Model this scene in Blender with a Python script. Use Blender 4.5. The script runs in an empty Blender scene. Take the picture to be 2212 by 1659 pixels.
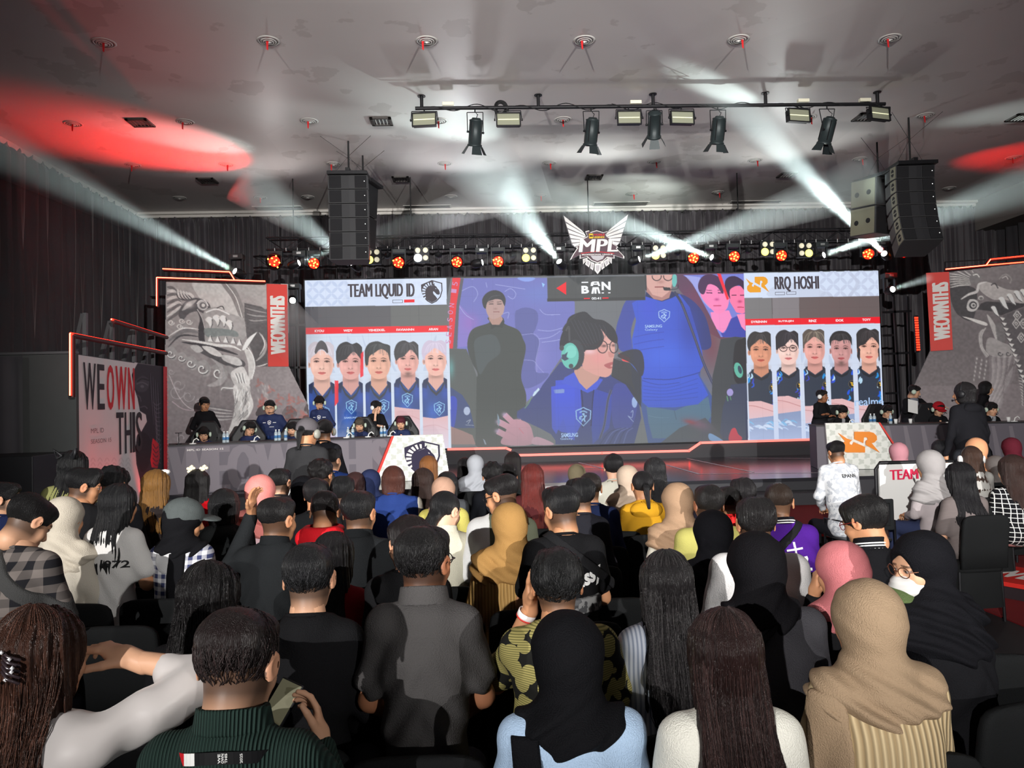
import bpy, bmesh, math, random
import numpy as np
from mathutils import Vector, Matrix, Euler
R = math.radians
scn = bpy.context.scene
COL = scn.collection
W, H, F = 2212, 1659, 1640.0

def lin(c):
    return tuple((x/12.92 if x <= 0.04045 else ((x+0.055)/1.055)**2.4) for x in c)
def rgb(r, g, b):
    return lin((r/255.0, g/255.0, b/255.0))

# ---------------------------------------------------------------- camera
cam_d = bpy.data.cameras.new('camera')
cam_d.sensor_width = 36; cam_d.lens = 36.0*F/W
cam_d.clip_start = 0.05; cam_d.clip_end = 200
cam = bpy.data.objects.new('camera', cam_d); COL.objects.link(cam)
CAMP = Vector((0, 0, 1.85))
CROT = Matrix.Rotation(R(-2.2), 3, 'Z') @ Matrix.Rotation(R(91.5), 3, 'X') @ Matrix.Rotation(R(-1.4), 3, 'Z')
cam.matrix_world = Matrix.Translation(CAMP) @ CROT.to_4x4()
scn.camera = cam

# ---------------------------------------------------------------- world, colour, light
wd = bpy.data.worlds.new('world'); scn.world = wd; wd.use_nodes = True
wd.node_tree.nodes['Background'].inputs[0].default_value = (*rgb(196, 196, 200), 1)
wd.node_tree.nodes['Background'].inputs[1].default_value = 0.34
vs = scn.view_settings
vs.view_transform = 'Standard'; vs.look = 'None'; vs.exposure = 0.0; vs.gamma = 1.0
vs.use_curve_mapping = False
cy = scn.cycles
cy.use_denoising = True
cy.max_bounces = 5; cy.diffuse_bounces = 3; cy.glossy_bounces = 2; cy.transmission_bounces = 3
cy.volume_bounces = 0; cy.transparent_max_bounces = 24
cy.sample_clamp_indirect = 3.0; cy.caustics_reflective = False; cy.caustics_refractive = False
cy.use_light_tree = True

def look(o, tgt):
    d = Vector(tgt) - o.location
    o.rotation_euler = d.to_track_quat('-Z', 'Y').to_euler()
def spot(name, loc, tgt, power, col, angle, blend=0.15, size=0.05):
    l = bpy.data.lights.new(name, 'SPOT'); l.energy = power; l.color = col
    l.spot_size = R(angle); l.spot_blend = blend; l.shadow_soft_size = size
    o = bpy.data.objects.new(name, l); COL.objects.link(o); o.location = loc; look(o, tgt)
    return o
def area(name, loc, tgt, power, col, sx, sy=None):
    l = bpy.data.lights.new(name, 'AREA'); l.energy = power; l.color = col
    l.size = sx
    if sy: l.shape = 'RECTANGLE'; l.size_y = sy
    o = bpy.data.objects.new(name, l); COL.objects.link(o); o.location = loc; look(o, tgt)
    return o
# two follow spots on stands at the back of the hall, behind the photographer
spot('follow_spot_light_left', (-4.5, -9.0, 4.2), (3.6, 16.0, 2.7), 16500, (1.0, 0.975, 0.94), 46, 0.75, 0.05)
spot('follow_spot_light_right', (5.5, -9.0, 4.2), (-0.2, 16.0, 2.7), 15000, (1.0, 0.975, 0.94), 44, 0.75, 0.05)

# ---------------------------------------------------------------- pixel -> world helpers
def ray(px, py):
    return CROT @ Vector(((px-W/2)/F, -(py-H/2)/F, -1.0))
def at(px, py, Y):
    d = ray(px, py); return CAMP + d*(Y/d.y)
def atz(px, py, z):
    d = ray(px, py); return CAMP + d*((z-CAMP.z)/d.z)
def atplane(px, py, p0, n):
    d = ray(px, py); return CAMP + d*((p0-CAMP).dot(n)/d.dot(n))
def pix(v):
    l = CROT.transposed() @ (Vector(v)-CAMP)
    return (W/2 + F*l.x/-l.z, H/2 - F*l.y/-l.z)

# ---------------------------------------------------------------- materials
MATS = {}
def mat(name, col, rough=0.7, metal=0.0, spec=0.3, emit=0.0, ecol=None, bump=0.0, bscale=40, bstretch=(1, 1, 1), var=0.0, vscale=6, sheen=0.0, vcol=False, samp=True, trans=0.0, alpha=1.0, coat=0.0):
    if name in MATS: return MATS[name]
    m = bpy.data.materials.new(name); m.use_nodes = True
    nt = m.node_tree; N = nt.nodes; L = nt.links
    b = N['Principled BSDF']
    b.inputs['Base Color'].default_value = (*col, 1)
    b.inputs['Roughness'].default_value = rough
    b.inputs['Metallic'].default_value = metal
    b.inputs['Specular IOR Level'].default_value = spec
    b.inputs['Sheen Weight'].default_value = sheen
    b.inputs['Transmission Weight'].default_value = trans
    b.inputs['Alpha'].default_value = alpha
    b.inputs['Coat Weight'].default_value = coat
    if emit > 0:
        b.inputs['Emission Color'].default_value = (*(ecol or col), 1)
        b.inputs['Emission Strength'].default_value = emit
    tc = None
    if bump > 0 or var > 0:
        tc = N.new('ShaderNodeTexCoord')
    if var > 0:
        nz = N.new('ShaderNodeTexNoise'); nz.inputs['Scale'].default_value = vscale; nz.inputs['Detail'].default_value = 3
        L.new(tc.outputs['Object'], nz.inputs['Vector'])
        mp = N.new('ShaderNodeMapRange'); mp.inputs['To Min'].default_value = 1-var; mp.inputs['To Max'].default_value = 1+var
        L.new(nz.outputs['Fac'], mp.inputs['Value'])
        mx = N.new('ShaderNodeVectorMath'); mx.operation = 'SCALE'
        mx.inputs[0].default_value = col
        L.new(mp.outputs['Result'], mx.inputs['Scale'])
        L.new(mx.outputs['Vector'], b.inputs['Base Color'])
    if bump > 0:
        mpp = N.new('ShaderNodeMapping'); mpp.inputs['Scale'].default_value = bstretch
        L.new(tc.outputs['Object'], mpp.inputs['Vector'])
        nz = N.new('ShaderNodeTexNoise'); nz.inputs['Scale'].default_value = bscale; nz.inputs['Detail'].default_value = 2
        L.new(mpp.outputs['Vector'], nz.inputs['Vector'])
        bp = N.new('ShaderNodeBump'); bp.inputs['Strength'].default_value = min(1, bump); bp.inputs['Distance'].default_value = 0.01
        L.new(nz.outputs['Fac'], bp.inputs['Height']); L.new(bp.outputs['Normal'], b.inputs['Normal'])
    if vcol:
        at_ = N.new('ShaderNodeAttribute'); at_.attribute_name = 'col'
        L.new(at_.outputs['Color'], b.inputs['Base Color'])
        if emit > 0: L.new(at_.outputs['Color'], b.inputs['Emission Color'])
    if not samp: m.cycles.emission_sampling = 'NONE'
    MATS[name] = m
    return m

# ---------------------------------------------------------------- object helpers
def tag(o, label=None, cat=None, group=None, kind=None):
    if label: o['label'] = label
    if cat: o['category'] = cat
    if group: o['group'] = group
    if kind: o['kind'] = kind
    return o
def thing(name, label, cat, loc=(0, 0, 0), group=None, kind=None):
    o = bpy.data.objects.new(name, None); COL.objects.link(o); o.location = loc
    o.empty_display_size = 0.1
    return tag(o, label, cat, group, kind)
def wpos(o):
    p = Vector((0, 0, 0))
    while o: p = p + o.location; o = o.parent
    return p
def link(name, me, parent=None, label=None):
    o = bpy.data.objects.new(name, me); COL.objects.link(o)
    if parent: o.parent = parent
    if label: o['label'] = label
    return o
def rawmesh(name, V, Fq, m=None, smooth=False, off=(0, 0, 0), cols=None, mats=None, midx=None):
    me = bpy.data.meshes.new(name)
    V = np.asarray(V, dtype=np.float32).reshape(-1, 3) - np.asarray(off, dtype=np.float32)
    if isinstance(Fq, np.ndarray):
        n = Fq.shape[1]
        me.vertices.add(len(V)); me.vertices.foreach_set('co', V.ravel())
        me.loops.add(Fq.size); me.loops.foreach_set('vertex_index', Fq.ravel().astype(np.int32))
        me.polygons.add(len(Fq)); me.polygons.foreach_set('loop_start', np.arange(0, Fq.size, n, dtype=np.int32))
        me.update(calc_edges=True)
    else:
        me.from_pydata(V.tolist(), [], Fq); me.update()
    if cols is not None:
        a = me.color_attributes.new('col', 'FLOAT_COLOR', 'POINT')
        c4 = np.ones((len(V), 4), dtype=np.float32); c4[:, :3] = cols
        a.data.foreach_set('color', c4.ravel())
    if smooth:
        me.polygons.foreach_set('use_smooth', np.ones(len(me.polygons), dtype=bool))
    for mm in (mats or ([m] if m else [])): me.materials.append(mm)
    if midx is not None: me.polygons.foreach_set('material_index', np.asarray(midx, dtype=np.int32))
    return me

class MB:
    """collects shapes in world space, then links them as one mesh object"""
    def __init__(s): s.v = []; s.f = []; s.sm = []
    def add(s, vs, fs, smooth=False):
        o = len(s.v); s.v += [tuple(p) for p in vs]; s.f += [tuple(i+o for i in f) for f in fs]; s.sm += [smooth]*len(fs)
        return s
    def box(s, c, d, rot=None):
        x, y, z = d[0]/2, d[1]/2, d[2]/2
        P = [Vector(p) for p in ((-x,-y,-z),(x,-y,-z),(x,y,-z),(-x,y,-z),(-x,-y,z),(x,-y,z),(x,y,z),(-x,y,z))]
        if rot is not None: P = [rot @ p for p in P]
        c = Vector(c)
        return s.add([p+c for p in P], [(0,3,2,1),(4,5,6,7),(0,1,5,4),(1,2,6,5),(2,3,7,6),(3,0,4,7)])
    def tube(s, a, b, r, r2=None, n=10, cap=True):
        a, b = Vector(a), Vector(b); r2 = r if r2 is None else r2
        d = (b-a)
        if d.length < 1e-6: return s
        d.normalize(); u = d.orthogonal().normalized(); w = d.cross(u)
        vs = []
        for p, q in ((a, r), (b, r2)):
            for i in range(n):
                t = 2*math.pi*i/n; vs.append(p + (u*math.cos(t)+w*math.sin(t))*q)
        s.add(vs, [(i, (i+1) % n, n+(i+1) % n, n+i) for i in range(n)], True)
        if cap: s.add(vs, [tuple(range(n))[::-1], tuple(range(n, 2*n))])
        return s
    def path(s, pts, r, n=8, closed=False):
        P = [Vector(p) for p in pts]; m = len(P); vs = []; u = None
        for i, p in enumerate(P):
            d = (P[(i+1) % m] - P[i-1]) if (closed or 0 < i < m-1) else (P[1]-P[0] if i == 0 else P[-1]-P[-2])
            d.normalize()
            u = d.orthogonal().normalized() if u is None else (u - d*u.dot(d)).normalized()
            w = d.cross(u); rr = r[i] if hasattr(r, '__len__') else r
            for k in range(n):
                t = 2*math.pi*k/n; vs.append(p + (u*math.cos(t)+w*math.sin(t))*rr)
        fs = []
        for i in range(m if closed else m-1):
            j = (i+1) % m
            for k in range(n): fs.append((i*n+k, i*n+(k+1) % n, j*n+(k+1) % n, j*n+k))
        s.add(vs, fs, True)
        if not closed: s.add(vs[:n]+vs[-n:], [tuple(range(n))[::-1], tuple(range(n, 2*n))])
        return s
    def lathe(s, c, prof, n=24, rot=None):
        c = Vector(c); vs = []
        for r, z in prof:
            for i in range(n):
                t = 2*math.pi*i/n; p = Vector((r*math.cos(t), r*math.sin(t), z))
                vs.append(c + (rot @ p if rot is not None else p))
        m = len(prof)
        return s.add(vs, [(j*n+i, j*n+(i+1) % n, (j+1)*n+(i+1) % n, (j+1)*n+i) for j in range(m-1) for i in range(n)], True)
    def prism(s, poly, ex):
        """poly: 3-D points of a planar outline; ex: extrusion vector"""
        ex = Vector(ex); P = [Vector(p) for p in poly]; n = len(P)
        s.add(P + [p+ex for p in P], [tuple(range(n))[::-1], tuple(range(n, 2*n))] + [(i, (i+1) % n, n+(i+1) % n, n+i) for i in range(n)])
        return s
    def quad(s, a, b, c, d): return s.add([a, b, c, d], [(0, 1, 2, 3)])
    def build(s, name, m, parent=None, label=None, bevel=0.0, off=None):
        off = wpos(parent) if parent is not None and off is None else (off or Vector((0, 0, 0)))
        me = bpy.data.meshes.new(name)
        me.from_pydata([(p[0]-off[0], p[1]-off[1], p[2]-off[2]) for p in s.v], [], s.f); me.update()
        bm = bmesh.new(); bm.from_mesh(me); bmesh.ops.recalc_face_normals(bm, faces=bm.faces[:])
        bm.to_mesh(me); bm.free()
        if any(s.sm): me.polygons.foreach_set('use_smooth', s.sm)
        if m: me.materials.append(m)
        o = link(name, me, parent, label)
        if bevel > 0:
            md = o.modifiers.new('bevel', 'BEVEL'); md.width = bevel; md.segments = 2; md.limit_method = 'ANGLE'
        return o
def struct(name, mb, m, **k):
    o = mb.build(name, m, **k); o['kind'] = 'structure'; return o

def frame(p0, xdir, zdir):
    """matrix whose local x,y span a surface and local z points out of it"""
    x = Vector(xdir).normalized(); y = Vector(zdir).normalized(); z = x.cross(y)
    M = Matrix((x, y, z)).transposed().to_4x4(); M.translation = p0; return M
def curve2d(name, loops, m, M, parent=None, ext=0.0, label=None):
    """flat filled shape (holes by even-odd) in plane M (4x4), loops of (u,v) in metres"""
    cu = bpy.data.curves.new(name, 'CURVE'); cu.dimensions = '2D'; cu.fill_mode = 'BOTH'; cu.extrude = ext
    for lp in loops:
        sp = cu.splines.new('POLY'); sp.points.add(len(lp)-1); sp.use_cyclic_u = True
        for i, (u, v) in enumerate(lp): sp.points[i].co = (u, v, 0, 1)
    o = bpy.data.objects.new(name, cu); cu.materials.append(m)
    me = bpy.data.meshes.new_from_object(o); bpy.data.objects.remove(o)
    me.transform(M); off = wpos(parent) if parent else Vector((0, 0, 0)); me.transform(Matrix.Translation(-off))
    me.materials.clear(); me.materials.append(m)
    return link(name, me, parent, label)
def text(s, height, width, m, M, parent=None, name='lettering', bold=0.0, ext=0.002, align='LEFT', shear=0.0, label=None, spacing=1.0, fat=0.0):
    """text fitted to a box (width x height, metres) whose lower-left corner is the origin of M"""
    cu = bpy.data.curves.new(name, 'FONT'); cu.body = s; cu.offset = bold; cu.extrude = 0; cu.shear = shear; cu.space_character = spacing
    cu.resolution_u = 3
    o = bpy.data.objects.new(name, cu); me = bpy.data.meshes.new_from_object(o); bpy.data.objects.remove(o)
    co = np.empty(len(me.vertices)*3, dtype=np.float32); me.vertices.foreach_get('co', co); co = co.reshape(-1, 3)
    mn, mx = co.min(0), co.max(0)
    co[:, 0] = (co[:, 0]-mn[0])/(mx[0]-mn[0])*(width-2*fat)+fat; co[:, 1] = (co[:, 1]-mn[1])/(mx[1]-mn[1])*height
    me.vertices.foreach_set('co', co.ravel())
    if fat > 0:
        bm = bmesh.new(); bm.from_mesh(me); g0 = bm.verts[:]+bm.edges[:]+bm.faces[:]
        for k, dx in enumerate((-fat, fat, -fat*.5, fat*.5)):
            r = bmesh.ops.duplicate(bm, geom=g0)['geom']; bmesh.ops.translate(bm, vec=(dx, 0, .0002*(k+1)), verts=[v for v in r if isinstance(v, bmesh.types.BMVert)])
        bm.to_mesh(me); bm.free()
    me.transform(M @ Matrix.Translation((0, 0, ext)))
    off = wpos(parent) if parent else Vector((0, 0, 0)); me.transform(Matrix.Translation(-off))
    me.materials.append(m)
    return link(name, me, parent, label)
# ================================================================ ROOM
ZC = 7.25; YB = 21.0; ZS = 0.42
XL, XR = -9.3, 14.9
m_floor = mat('hall_floor', rgb(38, 36, 38), rough=0.55, var=0.2, vscale=3)
m_carpet = mat('red_carpet', rgb(120, 22, 26), rough=0.95, bump=0.5, bscale=300, var=0.15)
# ceiling: painted board with faint patch repairs and damp stains
m_ceil = bpy.data.materials.new('ceiling_paint'); m_ceil.use_nodes = True
def ceiling_nodes(nt):
    N, L = nt.nodes, nt.links; b = N['Principled BSDF']; b.inputs['Roughness'].default_value = 0.42
    b.inputs['Specular IOR Level'].default_value = 0.35
    tc = N.new('ShaderNodeTexCoord')
    n1 = N.new('ShaderNodeTexNoise'); n1.inputs['Scale'].default_value = 0.35; n1.inputs['Detail'].default_value = 4; L.new(tc.outputs['Object'], n1.inputs['Vector'])
    vo = N.new('ShaderNodeTexVoronoi'); vo.inputs['Scale'].default_value = 0.22; vo.distance = 'CHEBYCHEV'; L.new(tc.outputs['Object'], vo.inputs['Vector'])
    n2 = N.new('ShaderNodeTexNoise'); n2.inputs['Scale'].default_value = 1.3; n2.inputs['Detail'].default_value = 5; L.new(tc.outputs['Object'], n2.inputs['Vector'])
    st = N.new('ShaderNodeValToRGB'); st.color_ramp.elements[0].position = 0.60; st.color_ramp.elements[1].position = 0.615
    st.color_ramp.elements[0].color = (1, 1, 1, 1); st.color_ramp.elements[1].color = (0.86, 0.85, 0.84, 1); L.new(n2.outputs['Fac'], st.inputs['Fac'])
    r1 = N.new('ShaderNodeMapRange'); r1.inputs['To Min'].default_value = 0.60; r1.inputs['To Max'].default_value = 0.80; L.new(n1.outputs['Fac'], r1.inputs['Value'])
    r2 = N.new('ShaderNodeMapRange'); r2.inputs['To Min'].default_value = 0.93; r2.inputs['To Max'].default_value = 1.05; L.new(vo.outputs['Color'], r2.inputs['Value'])
    mu = N.new('ShaderNodeMath'); mu.operation = 'MULTIPLY'; L.new(r1.outputs[0], mu.inputs[0]); L.new(r2.outputs[0], mu.inputs[1])
    vm = N.new('ShaderNodeVectorMath'); vm.operation = 'SCALE'; L.new(st.outputs['Color'], vm.inputs[0]); L.new(mu.outputs[0], vm.inputs['Scale'])
    tn = N.new('ShaderNodeVectorMath'); tn.operation = 'MULTIPLY'; tn.inputs[1].default_value = (1.04, 0.98, 0.95); L.new(vm.outputs[0], tn.inputs[0])
    L.new(tn.outputs[0], b.inputs['Base Color'])
ceiling_nodes(m_ceil.node_tree)
m_trim = mat('white_cornice', rgb(214, 210, 204), rough=0.5)
struct('floor', MB().box((2.8, 5.5, -0.05), (26, 35, 0.1)), m_floor)
struct('floor_carpet', MB().box((7.6, 7.0, 0.006), (6.8, 12.3, 0.012)), m_carpet)
struct('ceiling', MB().box((2.8, 7.5, ZC+0.05), (25, 29, 0.1)), m_ceil)

def curtain(name, a, b, z0, z1, m, amp=0.09, pitch=0.32, seed=1, step=0.03, kind='structure', ruffle=True, label=None):
    rnd = random.Random(seed); a, b = Vector(a), Vector(b); d = b-a; Ln = d.length; d.normalize(); n = Vector((d.y, -d.x, 0))
    cnt = int(Ln/step); zs = [z1, z1-0.05, z1-0.12, z1-0.3] + list(np.linspace(z1-0.6, z0, 10))
    ph = rnd.random()*6; V = []
    for zi, z in enumerate(zs):
        for i in range(cnt+1):
            s = i*step; w = 0.55+0.45*math.sin(s*0.9+ph+math.sin(s*2.3))
            q = math.sin(2*math.pi*s/pitch+1.7*math.sin(s*1.3+ph)+0.6*math.sin(z*0.7))
            q2 = 0.35*math.sin(2*math.pi*s/(pitch*0.41)+ph*2+z*0.35)
            k = 0.35 if zi < 2 else 1.0
            o = amp*k*(q+q2)*(0.6+0.6*w)
            zz = z + (0.03*math.sin(s*31)+0.02*math.sin(s*47) if (zi == 0 and ruffle) else 0)
            p = a + d*s + n*o; V.append((p.x, p.y, zz))
    c = cnt+1; Fs = np.array([(j*c+i, (j+1)*c+i, (j+1)*c+i+1, j*c+i+1) for j in range(len(zs)-1) for i in range(cnt)])
    o = link(name, rawmesh(name, V, Fs, m, smooth=True)); o['kind'] = kind
    return o
m_curt = mat('black_drape', rgb(62, 58, 63), rough=0.55, spec=0.35, sheen=0.4, bump=0.35, bscale=5, bstretch=(3, 3, 0.4), var=0.25, vscale=1.5)
m_curts = mat('side_drape', rgb(54, 52, 56), rough=0.7, spec=0.2, sheen=0.3, var=0.3, vscale=1.2)
curtain('wall_back', (XL, YB-0.25, 0), (XR, YB-0.25, 0), 0, ZC-0.16, m_curt, seed=3)
curtain('wall_left', (XL+0.2, -2, 0), (XL+0.2, YB-0.2, 0), 0, ZC-0.14, m_curts, seed=5, amp=0.11, pitch=0.42, step=0.04)
curtain('wall_right', (XR-0.2, YB-0.2, 0), (XR-0.2, 2, 0), 0, ZC-0.14, m_curts, seed=8, amp=0.11, pitch=0.42, step=0.04)
m_plain = mat('wall_paint', rgb(120, 115, 112), rough=0.8)
struct('wall_back_plaster', MB().box((2.8, YB+0.1, ZC/2), (24.6, 0.2, ZC)), m_plain)
struct('wall_left_plaster', MB().box((XL-0.1, 9, ZC/2), (0.2, 25, ZC)), m_plain)
struct('wall_right_plaster', MB().box((XR+0.1, 9, ZC/2), (0.2, 25, ZC)), m_plain)
struct('trim_back', MB().box((2.8, YB-0.13, ZC-0.07), (24.2, 0.26, 0.14)).box((2.8, YB-0.30, ZC-0.035), (24.2, 0.12, 0.07)), m_trim, bevel=0.01)
struct('trim_left', MB().box((XL+0.06, 9, ZC-0.06), (0.14, 23.6, 0.12)), m_trim, bevel=0.01)
struct('trim_right', MB().box((XR-0.06, 9, ZC-0.06), (0.14, 23.6, 0.12)), m_trim, bevel=0.01)
# dropped beam in the right rear corner
struct('wall_soffit', MB().box((XR-0.45, YB-1.2, ZC-0.42), (0.9, 2.4, 0.84)), m_plain)

# ---- ceiling fittings
m_dif = mat('diffuser_white', rgb(200, 198, 194), rough=0.4)
m_dark = mat('dark_gap', rgb(24, 24, 26), rough=0.8)
m_rib = mat('red_ribbon', rgb(190, 30, 34), rough=0.8)
def ring_prof(r0, r1, z0, z1, t=0.006): return [(r0, z0), (r1, z1), (r1, z1-t), (r0, z0-t), (r0, z0)]
proto = None
def air_diffuser(px, py, ribbon, label):
    p = atz(px, py, ZC)
    t = thing('air_diffuser', label, 'air vent', (p.x, p.y, ZC), 'round air diffusers in the ceiling')
    MB().lathe(p, [(0, -0.004), (0.15, -0.004)], 28).build('duct_opening', m_dark, t)
    for k, (a, b, z) in enumerate(((0.128, 0.168, 0.006), (0.094, 0.118, 0.015), (0.06, 0.084, 0.023), (0.0, 0.05, 0.03))):
        MB().lathe((p.x, p.y, ZC), [(a, -z-0.006), (b, -z+0.003), (b, -z), (a, -z-0.010), (a, -z-0.006)], 28).build('ring', m_dif, t)
    MB().tube((p.x, p.y, ZC-0.004), (p.x, p.y, ZC-0.035), 0.012).build('hub', m_dif, t)
    if ribbon:
        r = random.Random(px); dx = r.uniform(-0.06, 0.05)
        MB().prism([(p.x-0.02+dx, p.y-0.05, ZC-0.03), (p.x+0.015+dx, p.y-0.05, ZC-0.03), (p.x+0.01+dx, p.y-0.06, ZC-0.17), (p.x-0.012+dx, p.y-0.06, ZC-0.155)], (0, 0.004, 0)).build('ribbon', m_rib, t, 'red streamer ribbon')
rows = [('ceiling row nearest the camera', [(225, 92, 1), (580, 88, 1), (922, 88, 1), (1262, 87, 1), (1595, 85, 1), (1922, 83, 1)]),
        ('second ceiling row', [(158, 267, 1), (400, 263, 1), (668, 261, 1), (948, 261, 1), (1216, 258, 1), (1480, 256, 0), (1745, 253, 1), (1999, 249, 1)]),
        ('third ceiling row', [(287, 356, 1), (489, 355, 1), (721, 354, 1), (961, 353, 1), (1187, 352, 1), (1414, 349, 1), (1631, 346, 1), (1857, 343, 1), (2189, 340, 1)]),
        ('row nearest the stage curtain', [(388, 427, 0), (562, 426, 1), (665, 425, 0), (974, 424, 0), (1168, 422, 1), (1365, 419, 1), (1551, 415, 1), (2050, 406, 0)])]
ordn = ['first', 'second', 'third', 'fourth', 'fifth', 'sixth', 'seventh', 'eighth', 'ninth']
for rn, lst in rows:
    for i, (x, y, rb) in enumerate(lst):
        air_diffuser(x, y, rb, 'air diffuser %s, %s from the left, %s' % ('with red ribbon' if rb else 'without ribbon', ordn[i], rn))
m_lampin = mat('lamp_reflector', rgb(150, 156, 158), rough=0.25, metal=0.6)
m_lampfr = mat('lamp_frame', rgb(70, 66, 64), rough=0.5)
m_lampoff = mat('lamp_dark_inside', rgb(84, 80, 80), rough=0.4)
def recessed(px, py, lab, bright):
    p = atz(px, py, ZC); w = 0.34
    t = thing('recessed_light', lab, 'ceiling light', (p.x, p.y, ZC), 'square recessed lamps in the ceiling')
    fr = MB()
    for sx, sy, dx, dy in ((0, -1, w, 0.06), (0, 1, w, 0.06), (-1, 0, 0.06, w), (1, 0, 0.06, w)):
        fr.box((p.x+sx*w/2, p.y+sy*w/2, ZC-0.015), (dx+0.06, dy, 0.03) if sx == 0 else (dx, dy+0.06, 0.03))
    fr.build('frame', m_lampfr, t, bevel=0.004)
    MB().box((p.x, p.y, ZC-0.003), (w, w, 0.004)).build('reflector', m_lampin if bright else m_lampoff, t)
    lv = MB()
    for k in range(4): lv.box((p.x-w*0.3+k*w*0.2, p.y, ZC-0.016), (0.012, w*0.92, 0.024))
    lv.build('louvre', m_dif if bright else m_lampfr, t)
for x, y, l, b in ((303, 264, 'dark square recessed lamp in the red glow, left part of the ceiling', 0), (824, 261, 'bright louvred square lamp left of the pipe end', 1),
                (448, 389, 'dark square recessed lamp behind the red glow, far left', 0), (866, 386, 'dark square lamp just right of the left speaker tower', 0),
                (1283, 382, 'dark square lamp above the winged sign', 0), (1700, 377, 'square lamp seen through the bright beam', 1),
                (1870, 252, 'bright square lamp behind the right end of the pipe', 1), (2205, 253, 'square recessed lamp at the right edge of the photo', 1)):
    recessed(x, y, l, b)
def slot_vent(x0, x1, y, lab):
    a, b = atz(x0, y, ZC), atz(x1, y, ZC); c = (a+b)/2; w = abs(b.x-a.x)
    t = thing('slot_vent', lab, 'air vent', (c.x, c.y, ZC), 'long slot air vents near the stage curtain')
    MB().box((c.x, c.y, ZC-0.008), (w, 0.42, 0.016)).build('frame', m_dif, t, bevel=0.004)
    g = MB()
    for k in range(3): g.box((c.x, c.y-0.12+k*0.12, ZC-0.018), (w*0.94, 0.05, 0.006))
    g.build('slot', m_dark, t)
slot_vent(548, 655, 449, 'long white slot vent left of the left speaker tower')
slot_vent(872, 975, 447, 'long white slot vent right of the left speaker tower')
slot_vent(1280, 1400, 440, 'long slot vent in the bright glow above the winged sign')
slot_vent(1575, 1685, 437, 'long slot vent left of the right speaker tower')
# ================================================================ RIGGING AND LAMPS
m_blk = mat('black_metal', rgb(30, 30, 33), rough=0.45, metal=0.3)
m_blk2 = mat('black_case', rgb(40, 44, 46), rough=0.5)
m_steel = mat('bare_steel', rgb(190, 190, 190), rough=0.35, metal=0.8)
m_cable = mat('black_cable', rgb(22, 22, 24), rough=0.6)
m_lens = mat('flood_glass', rgb(136, 138, 120), rough=0.12, spec=0.6, emit=0.02, ecol=rgb(230, 230, 190))
m_tube = mat('flood_tube', rgb(240, 240, 200), emit=0.75, ecol=rgb(240, 240, 200))
m_box = mat('cream_plastic', rgb(226, 222, 200), rough=0.4)
m_fres = mat('lantern_case', rgb(44, 52, 54), rough=0.42, metal=0.2)
YP = atz(1411, 203, ZC).y
t = thing('lighting_pipe', 'long black pipe hung from five short drops, carrying floods and lanterns', 'lighting bar', at(1411, 232, YP))
pa, pb = at(897, 236, YP), at(1912, 223, YP); zp = (pa.z+pb.z)/2; pa.z = pb.z = zp
MB().tube(pa, pb, 0.032, n=12).build('pipe', m_blk, t)
for x in (911, 1163, 1411, 1654, 1896):
    q = at(x, 230, YP)
    MB().tube((q.x, YP, ZC), (q.x, YP, zp), 0.03, n=10).tube((q.x, YP, ZC), (q.x, YP, ZC-0.012), 0.07, n=14).build('drop_rod', m_blk, t)
rnd = random.Random(4)
for k in range(5):
    x0 = pa.x+0.1+k*(pb.x-pa.x)/5; pts = []
    for i in range(30):
        s = i/29; a = s*14+k; pts.append((x0+s*(pb.x-pa.x)/5, YP+0.04*math.cos(a), zp+0.045*math.sin(a)-0.02*math.sin(s*9)))
    MB().path(pts, 0.008, 6).build('cable', m_cable, t)
for x, y in ((968, 225), (1373, 220), (1735, 219), (1868, 214)):
    q = at(x, y, YP); MB().box((q.x, YP, zp+0.07), (0.20, 0.08, 0.06)).build('ballast_box', m_box, t, bevel=0.006)
q = at(1082, 232, YP); coil = thing('cable_coil', 'coil of black cable looped over the lighting pipe', 'cable', (q.x, YP, zp))
mb = MB()
for k in range(6):
    rr = 0.085+0.012*k
    mb.path([(q.x+rr*0.8*math.cos(a), YP+0.02*math.sin(a*2+k), zp+rr*math.sin(a)-0.01) for a in np.linspace(0, 2*math.pi, 22)[:-1]], 0.009, 6, closed=True)
mb.build('loop', m_cable, coil)

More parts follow.
